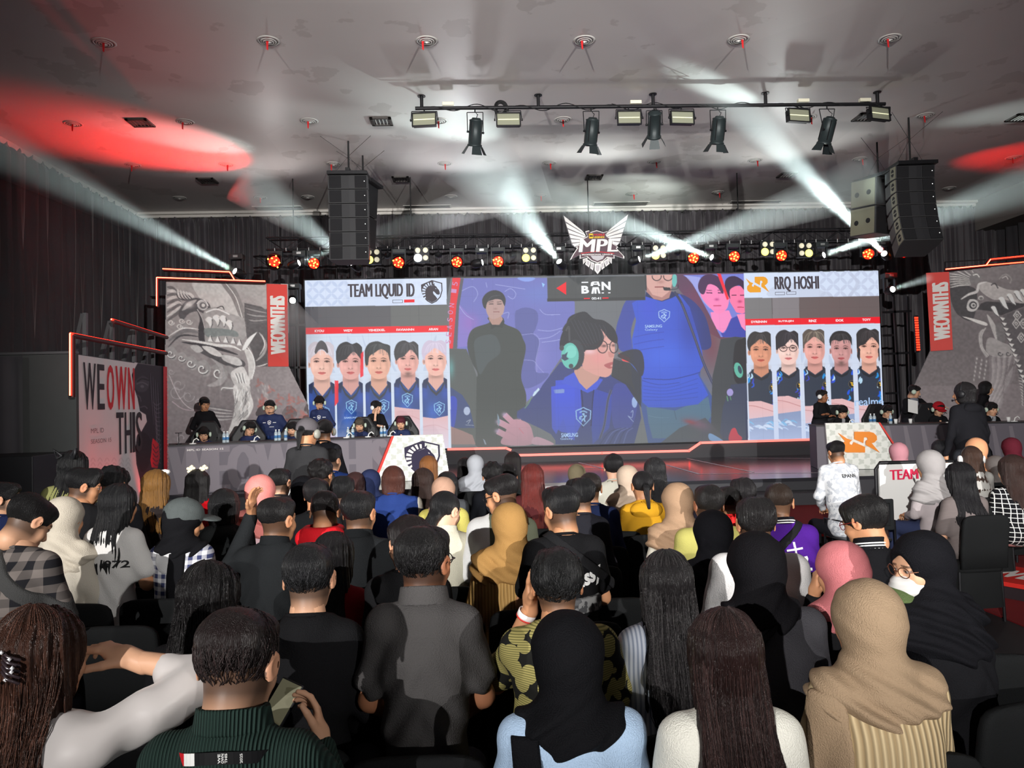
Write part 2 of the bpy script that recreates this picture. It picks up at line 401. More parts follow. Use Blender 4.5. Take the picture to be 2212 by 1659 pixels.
def flood(px, py, tilt, yaw, lab):
    q = at(px, py, YP); c = Vector((q.x, YP-0.05, q.z)); Rm = Matrix.Rotation(R(yaw), 3, 'Z') @ Matrix.Rotation(R(tilt), 3, 'X')
    t = thing('flood_light', lab, 'stage light', c, 'flood lights on the ceiling pipe')
    L = lambda x, y, z: c + Rm @ Vector((x, y, z))
    m = MB()
    m.box(L(0, 0.05, 0), (0.40, 0.10, 0.20), Rm)
    for sx in (-1, 1): m.box(L(sx*0.205, -0.01, 0), (0.02, 0.05, 0.245), Rm)
    for sz in (-1, 1): m.box(L(0, -0.01, sz*0.115), (0.43, 0.05, 0.02), Rm)
    m.build('housing', m_blk, t, bevel=0.004)
    MB().box(L(0, -0.005, 0), (0.39, 0.01, 0.21), Rm).build('glass', m_lens, t)
    MB().tube(L(-0.18, -0.018, 0), L(0.18, -0.018, 0), 0.007, n=8).build('lamp_tube', m_tube, t)
    m = MB()
    for sx in (-1, 1):
        m.tube(L(sx*0.225, 0, 0), L(sx*0.25, 0, 0), 0.022, n=8)
        m.tube(L(sx*0.235, 0, 0), (c.x+sx*0.22, c.y+0.04, zp-0.06), 0.007, n=6)
    m.tube((c.x-0.22, c.y+0.04, zp-0.06), (c.x+0.22, c.y+0.04, zp-0.06), 0.009, n=6)
    m.tube((c.x, YP, zp+0.02), (c.x, YP-0.01, zp-0.07), 0.014, n=8)
    m.build('yoke', m_blk, t)
    return t
fl = [(917, 261, 'flood light at the left end of the ceiling pipe'), (1098, 261, 'flood light right below the cable coil on the pipe'),
      (1358, 257, 'flood light left of the centre drop of the pipe'), (1472, 257, 'flood light right of the centre drop of the pipe'),
      (1723, 252, 'flood light between the bright beam and the right-hand lantern'), (1897, 248, 'flood light tilted at the right end of the ceiling pipe')]
for i, (x, y, l) in enumerate(fl): flood(x, y, -4, (-6, 0, 0, 5, 10, 16)[i], l)

def lantern(px, py, ax, lab, doors=(1, 1, 1)):
    q = at(px, py, YP); c = Vector((q.x, YP+0.02, q.z)); d = Vector(ax).normalized()
    t = thing('stage_lantern', lab, 'stage light', c, 'cylindrical lanterns on the ceiling pipe')
    Rm = d.to_track_quat('-Z', 'Y').to_matrix(); L = lambda x, y, z: c + Rm @ Vector((x, y, z))
    MB().lathe(c, [(0, 0.24), (0.07, 0.24), (0.085, 0.215), (0.118, 0.205), (0.122, 0.19), (0.115, 0.18), (0.115, -0.20), (0.128, -0.205), (0.132, -0.235), (0.118, -0.24), (0.11, -0.2), (0, -0.19)], 20, Rm).build('barrel', m_fres, t)
    m = MB()
    for a in (0, 90, 180, 270):
        v = Rm @ Vector((math.cos(R(a+45)), math.sin(R(a+45)), 0)); m.box(c + v*0.116, (0.012, 0.012, 0.34), Rm)
    m.build('cooling_rib', m_blk, t)
    m = MB()
    m.tube((c.x-0.14, YP, zp-0.08), (c.x+0.14, YP, zp-0.08), 0.008, n=6)
    for s in (-1, 1):
        m.tube((c.x+s*0.14, YP, zp-0.08), L(s*0.14, 0, 0), 0.008, n=6).tube(L(s*0.115, 0, 0), L(s*0.155, 0, 0), 0.02, n=8)
    m.tube((c.x, YP, zp+0.03), (c.x, YP, zp-0.08), 0.012, n=8)
    m.build('yoke', m_blk, t)
    MB().path([(c.x, YP, zp-0.06), (c.x+0.04, YP, zp-0.12), L(0.02, 0, 0.3), L(0, 0, 0.235)], 0.006, 6).build('lead', m_cable, t)
    for k, (a, on) in enumerate(zip((180, 0, 270), doors)):
        if not on: continue
        v = Vector((math.cos(R(a)), math.sin(R(a)), 0)); w = Vector((-v.y, v.x, 0)); o = v*0.5+Vector((0, 0, -0.86))
        P = [v*0.12-w*0.07+Vector((0, 0, -0.235)), v*0.12+w*0.07+Vector((0, 0, -0.235)), v*0.12+w*0.095+Vector((0, 0, -0.235))+o*0.16, v*0.12-w*0.095+Vector((0, 0, -0.235))+o*0.16]
        MB().prism([c + Rm @ p for p in P], (Rm @ (v*0.004))).build('barn_door', m_fres, t)
lantern(1027, 285, (-0.10, 0.35, -1), 'lantern with splayed barn doors, left of the cable coil')
lantern(1278, 284, (-0.10, 0.3, -1), 'lantern between the cable coil and the centre drop')
lantern(1414, 268, (0.10, 0.8, -1), 'lantern tilted toward the stage under the centre drop')
lantern(1552, 281, (-0.06, 0.3, -1), 'lantern just left of the bright white beam')
lantern(1788, 282, (-0.2, 0.25, -1), 'lantern near the right end of the pipe, barn doors spread')

# ---- the two follow spots at the back of the hall, each with an added flap that shades the nearest rows
def follow_spot(x, yaw, lab):
    c = Vector((x, -9.0, 4.2)); t = thing('follow_spot', lab, 'stage light', (x, -9.0, 0), 'follow spots on stands'); Rm = Matrix.Rotation(R(yaw), 3, 'Z'); L = lambda a, b, z: c + Rm @ Vector((a, b, z))
    MB().lathe(L(0, -.12, 0), [(0, .75), (.12, .74), (.15, .6), (.17, .0), (.16, .0), (.14, .6), (0, .62)], 20, Rm @ Matrix.Rotation(R(90), 3, 'X')).build('barrel', m_fres, t)
    MB().prism([L(-.9, .46, -.121), L(.9, .46, -.121), L(.9, .50, -.121), L(-.9, .50, -.121)], (0, 0, -.004)).prism([L(-.3, -.1, -.19), L(.3, -.1, -.19), L(.9, .50, -.123), L(-.9, .50, -.123)], (0, 0, -.004)).build('barn_door', m_fres, t)  # added flap below the lamp, cuts its light off the near rows
    MB().tube((x, -9.25, .3), (x, -9.25, 4.03), .03, n=10).build('pole', m_blk, t)
    for k in range(3):
        a = k*2.094+.5; MB().tube((x, -9.25, .9), (x+.7*math.cos(a), -9.25+.7*math.sin(a), 0), .018, n=8).build('leg', m_blk, t)
follow_spot(-4.5, -17, 'left follow spot on a tall stand at the back of the hall')
follow_spot(5.5, 13, 'right follow spot on a tall stand at the back of the hall')

# ---- flown loudspeakers
m_spk = mat('speaker_paint', rgb(58, 58, 60), rough=0.6)
m_gril = mat('speaker_grille', rgb(30, 30, 33), rough=0.8, bump=0.4, bscale=500)
m_gril2 = mat('speaker_grille_centre', rgb(44, 44, 47), rough=0.6)
m_ply = mat('speaker_side', rgb(120, 118, 100), rough=0.5)
m_led = mat('indicator_dot', (1, 1, 1), emit=1.5, ecol=(1, 1, 1))
def line_array(name, lab, top, yaw, n, w, h, d, splay, side=m_spk, sub=False, cable_to=None):
    t = thing(name, lab, 'loudspeaker', top)
    p = Vector(top); ang = 4.0
    Rz = Matrix.Rotation(R(yaw), 3, 'Z')
    MB().box(p+Rz @ Vector((0, d*0.35, 0.03)), (w*1.02, d*1.1, 0.07), Rz).box(p+Rz @ Vector((0, d*0.3, 0.1)), (0.09, d*0.7, 0.10), Rz).build('flying_frame', m_blk, t, bevel=0.006)
    for k in range(n):
        Rm = Rz @ Matrix.Rotation(R(ang), 3, 'X')
        L = lambda x, y, z: p + Rm @ Vector((x, y, z))
        cb = MB(); x0, x1 = w/2, w/2*0.80
        cb.prism([L(-x0, 0, 0), L(x0, 0, 0), L(x0, d*0.35, 0), L(x1, d, 0), L(-x1, d, 0), L(-x0, d*0.35, 0)], Rm @ Vector((0, 0, -h*0.965)))
        c = cb.build('cabinet', m_spk, t, bevel=0.008)
        if not sub:
            for s in (-1, 1): MB().box(L(s*w*0.325, -0.008, -h*0.48), (w*0.30, 0.02, h*0.84), Rm).build('grille', m_gril, c)
            MB().prism([L(-w*0.165, -0.004, -h*0.06), L(0, 0.03, -h*0.06), L(w*0.165, -0.004, -h*0.06), L(0.02, -0.01, -h*0.06)][::1], Rm @ Vector((0, 0, -h*0.84))).build('horn', m_gril2, c)
            MB().tube(L(w*0.42, -0.02, -h*0.45), L(w*0.42, -0.012, -h*0.45), 0.008, n=8).build('indicator', m_led, c)
            mm = MB()
            mm.box(L(-x0-0.006, d*0.18, -h*0.48), (0.012, d*0.33, h*0.9), Rm)
            mm.build('side_plate', side, c, bevel=0.002)
            mm = MB()
            for s in (-1, 1):
                cy_ = L(-x0-0.014, d*0.18, -h*0.48); pts = []
                for a in np.linspace(0, math.pi, 9): pts.append(cy_ + Rm @ Vector((0, d*0.09*math.cos(a), s*(h*0.05+h*0.24*math.sin(a)))))
                mm.prism(pts, Rm @ Vector((0.003, 0, 0)))
            mm.build('handle', m_dark, c)
        else:
            MB().box(L(0, -0.008, -h*0.48), (w*0.94, 0.02, h*0.92), Rm).build('grille', m_gril, c)
            MB().box(L(-x0*0.90-0.03, d*0.5, -h*0.48), (0.014, d*0.9, h*0.93), Rm @ Matrix.Rotation(R(0), 3, 'Z')).build('side_plate', side, c, bevel=0.004)
            mm = MB()
            for s in (0.28, 0.72): mm.tube(L(-x0*0.90-0.040, d*s, -h*0.5+0.04*(0.5-s)), L(-x0*0.90-0.03, d*s, -h*0.5+0.04*(0.5-s)), 0.055, n=16)
            mm.build('port', m_dark, c)
        p = L(0, 0, -h); ang -= splay
    if cable_to:
        a = Vector(top)+Rz @ Vector((0, d*0.3, 0.12)); b = Vector((a.x, a.y, ZC))
        m = MB().tube(a, b, 0.018, n=8)
        for s in (-1, 1): m.path([a+Vector((s*w*0.4, 0, -0.06)), a+Vector((0, 0, (b.z-a.z)*0.5)), b+Vector((s*0.5, -0.3, 0))], 0.004, 6)
        m.build('hoist_chain', m_cable, t)
    return t
line_array('line_array_speaker', 'left tower of six flown loudspeakers facing the audience', at(751, 378, 15.2), 1, 6, 0.78, 0.285, 0.5, 1.2, cable_to=1)
line_array('sub_speaker', 'pair of flown bass speakers behind the left speaker tower', at(803, 400, 16.2), 75, 2, 0.65, 0.68, 0.65, 0, sub=True, cable_to=1)
line_array('line_array_speaker', 'right tower of six flown loudspeakers, side holes showing', at(1977, 357, 14.2), -4, 6, 0.74, 0.255, 0.62, 5.0, side=m_ply, cable_to=1)
line_array('sub_speaker', 'pair of flown bass speakers left of the right tower, round ports on the side', at(1915, 384, 15.6), 24, 2, 0.60, 0.60, 0.66, 0, side=m_ply, sub=True, cable_to=1)

# ---- stage lighting truss
YT = 17.7; zt = at(1100, 531, YT).z
xa, xb = at(575, 531, YT).x, at(2010, 525, YT).x
t = thing('lighting_truss', 'long black lattice truss above the big screen, carrying all stage lamps', 'truss', (0, YT, zt))
m = MB()
for dy, dz in ((0, 0), (0.28, 0), (0, 0.28), (0.28, 0.28)): m.tube((xa, YT+dy, zt+dz), (xb, YT+dy, zt+dz), 0.022, n=8)
m.build('chord', m_blk, t)
m = MB(); k = 0; x = xa
while x < xb-0.3:
    for dy in (0, 0.28):
        a, b = (0, 0.28) if k % 2 else (0.28, 0)
        m.tube((x, YT+dy, zt+a), (x+0.4, YT+dy, zt+b), 0.009, n=5, cap=False)
    m.tube((x, YT, zt+(0 if k % 2 else 0.28)), (x, YT+0.28, zt+(0 if k % 2 else 0.28)), 0.009, n=5, cap=False)
    x += 0.4; k += 1
m.build('lattice', m_blk, t)
for x in (xa+0.6, -1.6, 2.6, 6.2, xb-0.5):
    MB().tube((x, YT+0.14, zt+0.28), (x, YT+0.14, ZC), 0.014, n=6).build('hoist_chain', m_cable, t)
for k in range(60):
    x = xa+0.2+(xb-xa-0.4)*k/59; m = MB(); m.tube((x, YT-0.03, zt-0.05), (x, YT-0.03, zt+0.03), 0.012, n=6); m.build('clamp', m_steel, t)
m_redlens = mat('red_lamp_lens', rgb(255, 20, 8), emit=4.5, ecol=rgb(255, 24, 8))
m_redhot = mat('red_lamp_core', rgb(255, 170, 40), emit=9, ecol=rgb(255, 190, 60))
m_white = mat('white_lamp_core', (1, 1, 1), emit=16, ecol=rgb(255, 255, 250))
m_yel = mat('yellow_lamp_core', rgb(255, 244, 120), emit=2.6, ecol=rgb(255, 238, 110))
m_pearl = mat('faint_glow_lamp_glass', rgb(225, 220, 200), rough=0.2, emit=0.22, ecol=rgb(255, 250, 220))  # unlit blinder lamps, given a faint emission to look bright
def wash(px, py, s, lab, aim=None, power=60, ang=40):
    q = at(px, py, YT-0.25); c = Vector((q.x, YT-0.25, q.z)); Tg = Vector(aim) if aim else Vector((c.x*0.6, 4, 1.2))
    d = (Vector((c.x*(.2 if px < 1100 else .75), 5, 2.2))-c).normalized(); sc_ = {593: 1.55, 861: 1.3}.get(px, 1.12); Rm = d.to_track_quat('-Z', 'Y').to_matrix() * sc_; L = lambda x, y, z: c + Rm @ Vector((x, y, z))
    t = thing('red_wash_light', lab, 'stage light', c, 'red wash lamps on the truss')
    MB().lathe(c, [(0, 0.16), (0.08, 0.15), (0.115, 0.08), (0.125, 0), (0.13, -0.02), (0.12, -0.022)], 20, Rm).build('head', m_blk, t)
    MB().tube(L(0, 0, -0.008), L(0, 0, -0.014), 0.118, n=20).build('lens', m_redlens, t)
    m = MB()
    for k in range(9):
        a = k*2.4; r = 0.03*math.sqrt(k)*1.15; m.tube(L(r*math.cos(a), r*math.sin(a), -0.014), L(r*math.cos(a), r*math.sin(a), -0.020), 0.018, n=8)
    m.build('led', m_redhot, t)
    MB().box((c.x, YT-0.12, zt-0.12), (0.3, 0.18, 0.09)).box((c.x-0.15, YT-0.2, (c.z+zt-0.12)/2), (0.03, 0.06, abs(zt-0.12-c.z)+0.1)).box((c.x+0.15, YT-0.2, (c.z+zt-0.12)/2), (0.03, 0.06, abs(zt-0.12-c.z)+0.1)).build('yoke', m_blk2, t, bevel=0.005)
    if power: spot('red_wash_lamp', L(0, 0, -0.03), Tg, power, rgb(255, 30, 20), ang, 0.9, 0.1)
    return c
def moving_head(px, py, lab, aim=None, r=0.075, Y=None, hang=True, group='white beam lamps on the truss'):
    Y = Y or YT-0.25; q = at(px, py, Y); c = Vector((q.x, Y, q.z)); Tg = Vector(aim) if aim else Vector((c.x, 4, 1.5))
    d = (Tg-c).normalized(); Rm = d.to_track_quat('-Z', 'Y').to_matrix(); L = lambda x, y, z: c + Rm @ Vector((x, y, z))
    t = thing('moving_head_light', lab, 'stage light', c, group)
    MB().lathe(c, [(0, 0.26), (0.07, 0.25), (0.10, 0.18), (0.10, 0.06), (0.08, 0.0), (0.07, -0.01), (0.066, 0.0)], 18, Rm).build('head', m_blk, t)
    MB().lathe(c, [(0, -0.03), (r*0.7, -0.02), (r, 0.0), (r*0.9, 0.02)], 18, Rm).build('lens', m_white, t)
    if hang:
        z0 = zt-0.13 if Y == YT-0.25 else c.z+0.34
        MB().box((c.x, Y+0.14, z0), (0.30, 0.22, 0.12)).build('base', m_blk2, t, bevel=0.01)
        MB().box((c.x-0.13, Y+0.12, (c.z+z0)/2), (0.035, 0.08, abs(z0-c.z)+0.06)).box((c.x+0.13, Y+0.12, (c.z+z0)/2), (0.035, 0.08, abs(z0-c.z)+0.06)).build('yoke', m_blk, t, bevel=0.006)
        MB().box((c.x, Y+0.02, z0), (0.10, 0.01, 0.05)).build('display', m_steel, t)
    return c
def blinder(px, py, lab, col, which=0):
    q = at(px, py, YT-0.2); c = Vector((q.x, YT-0.2, q.z))
    t = thing('blinder_light', lab, 'stage light', c, 'four-lamp blinders on the truss')
    MB().box(c+Vector((0, 0.07, 0)), (0.36, 0.12, 0.36)).build('housing', m_blk, t, bevel=0.01)
    k = 0
    for sz in (-1, 1):
        for sx in (-1, 1):
            p = c+Vector((sx*0.088, -0.01, sz*0.088)); on = k == which
            MB().lathe(p, [(0, -0.02), (0.05, -0.015), (0.092 if on else 0.062, 0.0), (0.06, 0.02)], 18, Matrix.Rotation(R(90), 3, 'X')).build('lamp', (m_yel if col == 'y' else m_white) if on else m_pearl, t, 'lit lamp' if on else None)
            k += 1
    MB().tube(c+Vector((0, 0.05, 0.17)), (c.x, YT, zt), 0.015, n=8).build('hook', m_blk, t)
    return c
def led_par(px, py, lab):
    q = at(px, py, YT-0.1); c = Vector((q.x, YT-0.1, q.z)); t = thing('par_light', lab, 'stage light', c, 'unlit round par lamps on the truss')
    MB().lathe(c, [(0, 0.12), (0.06, 0.1), (0.082, 0), (0.076, -0.01), (0.07, 0.0), (0, 0.004)], 18, Matrix.Rotation(R(90), 3, 'X')).build('can', m_blk, t)
    m = MB()
    for k in range(9):
        a = k*2*math.pi/8; r = 0.045 if k < 8 else 0; m.tube(c+Vector((r*math.cos(a), -0.006, r*math.sin(a))), c+Vector((r*math.cos(a), 0.004, r*math.sin(a))), 0.012, n=8)
    m.build('led', m_steel, t)
    MB().tube(c+Vector((0, 0.0, 0.06)), (c.x, YT, zt+.03), 0.012, n=6).build('hook', m_blk, t)

P_ = lambda x, y, Y: tuple(at(x, y, Y))
reds = [(593, 565, 'red wash lamp at the left end of the truss', tuple(atz(380, 330, ZC)), 3200, 62), (678, 569, 'small red wash lamp left of the left speaker tower', None, 0, 0),
        (861, 567, 'red wash lamp right of the left speaker tower', None, 60, 45), (987, 566, 'red wash lamp above the striped red band of the screen', None, 60, 45),
        (1076, 565, 'red wash lamp beside the fifth beam lamp, left of the winged sign', None, 40, 45), (1498, 557, 'red wash lamp right of the winged sign', (3.5, 19.5, 3), 60, 60),
        (1586, 554, 'red wash lamp above the two pink faces on the screen', (4.8, 19.5, 3), 60, 60), (1688, 552, 'red wash lamp between two yellow blinders', None, 40, 45),
        (1875, 549, 'red wash lamp below the right bass speakers', (13.2, 16.8, 7.25), 1500, 44), (1953, 545, 'red wash lamp at the right end of the truss', (8.5, 19, 3), 120, 70)]
for x, y, l, a, pw, an in reds: wash(x, y, 1, l, a, pw, an)
for x, y, l in ((713, 552, 'unlit par lamp under the left speaker tower'), (837, 552, 'unlit par lamp between blinder and red wash, left'), (947, 551, 'unlit par lamp left of the third red wash'),
                (1108, 550, 'unlit par lamp left of the third blinder'), (1463, 545, 'unlit par lamp right of the crossing beams'), (1617, 541, 'unlit par lamp left of the fifth blinder'), (1712, 539, 'unlit par lamp left of the sixth blinder')):
    led_par(x, y, l)
for x, y, c, w, l in ((806, 553, 'y', 0, 'yellow blinder by the left speaker tower'), (911, 549, 'w', 0, 'white blinder, second from the left'), (1144, 549, 'y', 0, 'yellow blinder left of the winged sign'),
                      (1424, 544, 'y', 0, 'yellow blinder behind a white beam, right of the winged sign'), (1660, 536, 'y', 0, 'yellow blinder second from the right'), (1739, 539, 'y', 1, 'yellow blinder at the right, nearest the bass speakers')):
    c_ = blinder(x, y, l, c, w)
# hazy beams: each is a real cone of haze lit by its own lamp
def haze(name, dens, g=0.5):
    m = bpy.data.materials.new(name); m.use_nodes = True; nt = m.node_tree; nt.nodes.clear()
    o = nt.nodes.new('ShaderNodeOutputMaterial'); v = nt.nodes.new('ShaderNodeVolumeScatter')
    v.inputs['Density'].default_value = dens; v.inputs['Anisotropy'].default_value = g; v.inputs['Color'].default_value = (1, 1, 1, 1)
    nt.links.new(v.outputs[0], o.inputs['Volume']); m.cycles.homogeneous_volume = True
    return m
m_haze = haze('haze_in_beam', 0.22, 0.2)
def beam(lab, a, b, r0, r1, power, col=(0.80, 1.0, 0.98), blend=0.9):
    a, b = Vector(a), Vector(b); d = (b-a); Ln = d.length; d.normalize()
    Rm = d.to_track_quat('-Z', 'Y').to_matrix()
    # apex of the cone behind the lens
    ap = a - d*(r0*Ln/(r1-r0)); half = math.atan((r1-r0)/Ln)
    k = 1.55 if Ln > 1.5 else 1.0; re = r0+(r1-r0)*k; mb = MB().lathe(a, [(0, 0), (r0*1.02, 0), (re*1.02, -Ln*k), (0, -Ln*k)], 20, Rm)
    o = mb.build('haze_beam', m_haze, None); tag(o, lab, 'light beam', 'hazy white light beams', 'stuff')
    spot('beam_lamp', a-d*0.0+d*0.04, b, power, col, math.degrees(2*math.atan(r1/Ln)), blend, r0*0.8)
E2 = lambda x, y, Y: at(x, y, Y)
def lampbeam(px, py, ex, ey, eY, r1, power, lab, blab, Y=None, **k):
    tgt = E2(ex, ey, eY); c = moving_head(px, py, lab, tgt, Y=Y, **({'group': 'white side lamps'} if Y else {}))
    d = (tgt-c).normalized(); beam(blab, c+d*0.05, tgt, 0.06, r1, power*5)
lampbeam(645, 568, 985, 452, 16.8, 0.38, 500, 'beam lamp left of the left speaker tower', 'hazy beam rising right behind the left speaker tower')
lampbeam(762, 569, 615, 452, 16.4, 0.40, 260, 'beam lamp under the left speaker tower', 'hazy beam rising left behind the left speaker tower')
lampbeam(1041, 567, 1150, 545, 17.2, 0.12, 60, 'beam lamp fifth, left of the winged sign', 'short thin beam left of the winged sign')
lampbeam(1208, 565, 1095, 420, 15.8, 0.55, 520, 'beam lamp beside the winged sign, large and greenish', 'broad soft beam left of the winged sign')
lampbeam(1380, 560, 1700, 450, 16.0, 0.40, 1300, 'beam lamp right of the winged sign', 'beam rising right from beside the winged sign')
lampbeam(1538, 556, 1265, 450, 16.2, 0.36, 1700, 'beam lamp whose beam crosses leftward over the yellow blinder', 'beam crossing leftward above the pink faces')
lampbeam(1779, 551, 2230, 395, 14.0, 0.5, 1200, 'beam lamp left of the right bass speakers', 'beam passing behind the right speaker tower')
lampbeam(1910, 548, 1590, 222, 13.2, 0.42, 8500, 'beam lamp with the strongest beam, under the right tower', 'strongest beam, rising left to the ceiling pipe')
lampbeam(508, 586, -60, 285, 13.0, 0.55, 700, 'beam lamp on top of the left printed wall', 'long faint beam toward the left curtain', Y=16.9, hang=False)
lampbeam(632, 649, 640, 700, 14.5, 0.3, 10, 'white lamp between the red strip and the big screen', 'faint haze before the left side lamp', Y=17.4)
lampbeam(1928, 625, 2010, 600, 16.3, 0.12, 120, 'white lamp between the big screen and the right printed wall', 'thin beam reaching the right red strip', Y=17.6)
# added fill lamps along the truss, without fixtures, to brighten the ceiling
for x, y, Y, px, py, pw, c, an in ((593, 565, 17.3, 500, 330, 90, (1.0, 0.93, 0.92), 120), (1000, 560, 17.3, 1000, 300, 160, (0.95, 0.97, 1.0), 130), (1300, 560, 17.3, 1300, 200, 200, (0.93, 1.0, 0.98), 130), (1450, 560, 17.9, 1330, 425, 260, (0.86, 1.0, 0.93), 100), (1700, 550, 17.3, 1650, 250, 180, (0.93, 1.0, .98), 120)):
    q = at(x, y, Y); spot('ceiling_fill_lamp', (q.x, Y, zt-0.15), atz(px, py, ZC), pw, c, an, 0.8, 0.12)
# long red tube on the wing frame
t = thing('red_led_bar', 'upright red LED bar right of the big screen', 'stage light', at(1981, 720, 17.2))
a, b = at(1979, 684, 17.2), at(1984, 758, 17.2)
MB().box((a+b)/2+Vector((0, 0.04, 0)), (0.09, 0.06, (a-b).length+0.06)).build('housing', m_blk, t, bevel=0.005)
m = MB()
for k in range(14): m.box(b+(a-b)*((k+0.5)/14), (0.07, 0.03, 0.035))
m.build('led', mat('red_led_cell', rgb(255, 60, 30), emit=5, ecol=rgb(255, 40, 20)), t)
# ================================================================ PICTURES (screen image and printed walls, painted shape by shape)
def catmull(pts, closed=True, n=6):
    P = np.array(pts, dtype=float); m = len(P); out = []
    for i in range(m if closed else m-1):
        p0, p1, p2, p3 = (P[(i-1) % m], P[i], P[(i+1) % m], P[(i+2) % m]) if closed else (P[max(i-1, 0)], P[i], P[i+1], P[min(i+2, m-1)])
        for k in range(n):
            t = k/n; out.append(0.5*((2*p1)+(-p0+p2)*t+(2*p0-5*p1+4*p2-p3)*t*t+(-p0+3*p1-3*p2+p3)*t**3))
    if not closed: out.append(P[-1])
    return np.array(out)
class Canvas:
    def __init__(s, M, w, h, res):
        s.M = M; s.Mi = M.inverted(); s.w, s.h = w, h; s.nx, s.ny = int(w*res)+1, int(h*res)+1
        s.im = np.zeros((s.ny, s.nx, 3), dtype=np.float32); s.n = (M.to_3x3() @ Vector((0, 0, 1))); s.p0 = M.translation
        s.clip = None; s.T = None
    def uv(s, x, y):
        if s.T: x, y = s.T(x, y)
        q = s.Mi @ atplane(x, y, s.p0, s.n); return q.x, q.y
    def cp(s, pts):
        return np.array([((u/s.w)*(s.nx-1), (1-v/s.h)*(s.ny-1)) for u, v in (s.uv(*p) for p in pts)])
    def mask(s, Q):
        x0, y0 = np.floor(Q.min(0)).astype(int)-1; x1, y1 = np.ceil(Q.max(0)).astype(int)+2
        x0, y0 = max(x0, 0), max(y0, 0); x1, y1 = min(x1, s.nx), min(y1, s.ny)
        if x1 <= x0 or y1 <= y0: return None
        X, Y = np.meshgrid(np.arange(x0, x1), np.arange(y0, y1)); A = np.zeros(X.shape, dtype=np.float32)
        for dx, dy in ((-.25, -.25), (.25, -.25), (-.25, .25), (.25, .25)):
            xs, ys = X+dx, Y+dy; ins = np.zeros(X.shape, dtype=bool); n = len(Q)
            for i in range(n):
                (ax, ay), (bx, by) = Q[i], Q[(i+1) % n]
                if ay == by: continue
                c = ((ay > ys) != (by > ys)) & (xs < (bx-ax)*(ys-ay)/(by-ay)+ax); ins ^= c
            A += ins*0.25
        return x0, y0, x1, y1, A
    def comp(s, x0, y0, x1, y1, A, col):
        if s.clip:
            cx = s.cp([(s.clip[0], s.clip[2]), (s.clip[1], s.clip[3])]); X = np.arange(x0, x1)
            A = A*((X >= cx[0][0]) & (X < cx[1][0]))[None, :]
            Yv = np.arange(y0, y1); A = A*((Yv >= cx[0][1]) & (Yv < cx[1][1]))[:, None]
        c = np.array(col, dtype=np.float32)/255.0; r = s.im[y0:y1, x0:x1]; r += (c-r)*A[..., None]
    def poly(s, pts, col, a=1.0, sm=False, n=6):
        P = catmull(pts, True, n) if sm else pts; m = s.mask(s.cp(P))
        if m: s.comp(*m[:4], m[4]*a, col)
    def rect(s, x0, y0, x1, y1, col, a=1.0, sl=-0.016):
        xm = x0; s.poly([(x0, y0), (x1, y0+sl*(x1-x0)), (x1+0.02*(y1-y0), y1+sl*(x1-x0)), (x0+0.02*(y1-y0), y1)], col, a)
    def blob(s, x, y, rx, ry, col, a=1.0, rot=0, hard=1.0):
        Q = s.cp([(x, y), (x+rx, y), (x, y+ry)]); c = Q[0]; RX = max(abs(Q[1][0]-c[0]), .3); RY = max(abs(Q[2][1]-c[1]), .3); e = max(RX, RY)*2.2
        x0, y0, x1, y1 = [int(v) for v in (max(c[0]-e, 0), max(c[1]-e, 0), min(c[0]+e+2, s.nx), min(c[1]+e+2, s.ny))]
        if x1 <= x0 or y1 <= y0: return
        X, Y = np.meshgrid(np.arange(x0, x1)-c[0], np.arange(y0, y1)-c[1]); t = R(rot)
        U = (X*math.cos(t)+Y*math.sin(t))/RX; V = (-X*math.sin(t)+Y*math.cos(t))/RY
        s.comp(x0, y0, x1, y1, (a*np.exp(-(U*U+V*V)**hard*1.2)).astype(np.float32), col)
    def ell(s, x, y, rx, ry, col, a=1.0, rot=0):
        t = R(rot); s.poly([(x+rx*math.cos(k)*math.cos(t)-ry*math.sin(k)*math.sin(t), y+rx*math.cos(k)*math.sin(t)+ry*math.sin(k)*math.cos(t)) for k in np.linspace(0, 2*math.pi, 25)[:-1]], col, a)
    def line(s, pts, w, col, a=1.0, sm=True, taper=False):
        P = catmull(pts, False, 5) if sm and len(pts) > 2 else np.array(pts, dtype=float); n = len(P); Lf, Rt = [], []
        for i in range(n):
            d = P[min(i+1, n-1)]-P[max(i-1, 0)]; l = math.hypot(*d) or 1; nx, ny = -d[1]/l, d[0]/l
            ww = w/2*(math.sin(math.pi*(0.08+0.84*i/max(n-1, 1))) if taper else 1); Lf.append((P[i][0]+nx*ww, P[i][1]+ny*ww)); Rt.append((P[i][0]-nx*ww, P[i][1]-ny*ww))
        s.poly(Lf+Rt[::-1], col, a)
    def grad(s, y0, y1, col, a0, a1, x0=None, x1=None, horiz=False):
        q = s.cp([(x0 if x0 is not None else 1100, y0), (x1 if x1 is not None else 1100, y1)])
        X, Y = np.meshgrid(np.arange(s.nx), np.arange(s.ny)); t = np.clip((X-q[0][0])/(q[1][0]-q[0][0]) if horiz else (Y-q[0][1])/(q[1][1]-q[0][1]), 0, 1)
        ins = (Y >= q[0][1]-.5) & (Y <= q[1][1]+.5)
        if x0 is not None: ins &= (X >= q[0][0]) & (X < q[1][0])
        A = (a0+(a1-a0)*t)*ins; s.comp(0, 0, s.nx, s.ny, A.astype(np.float32), col)
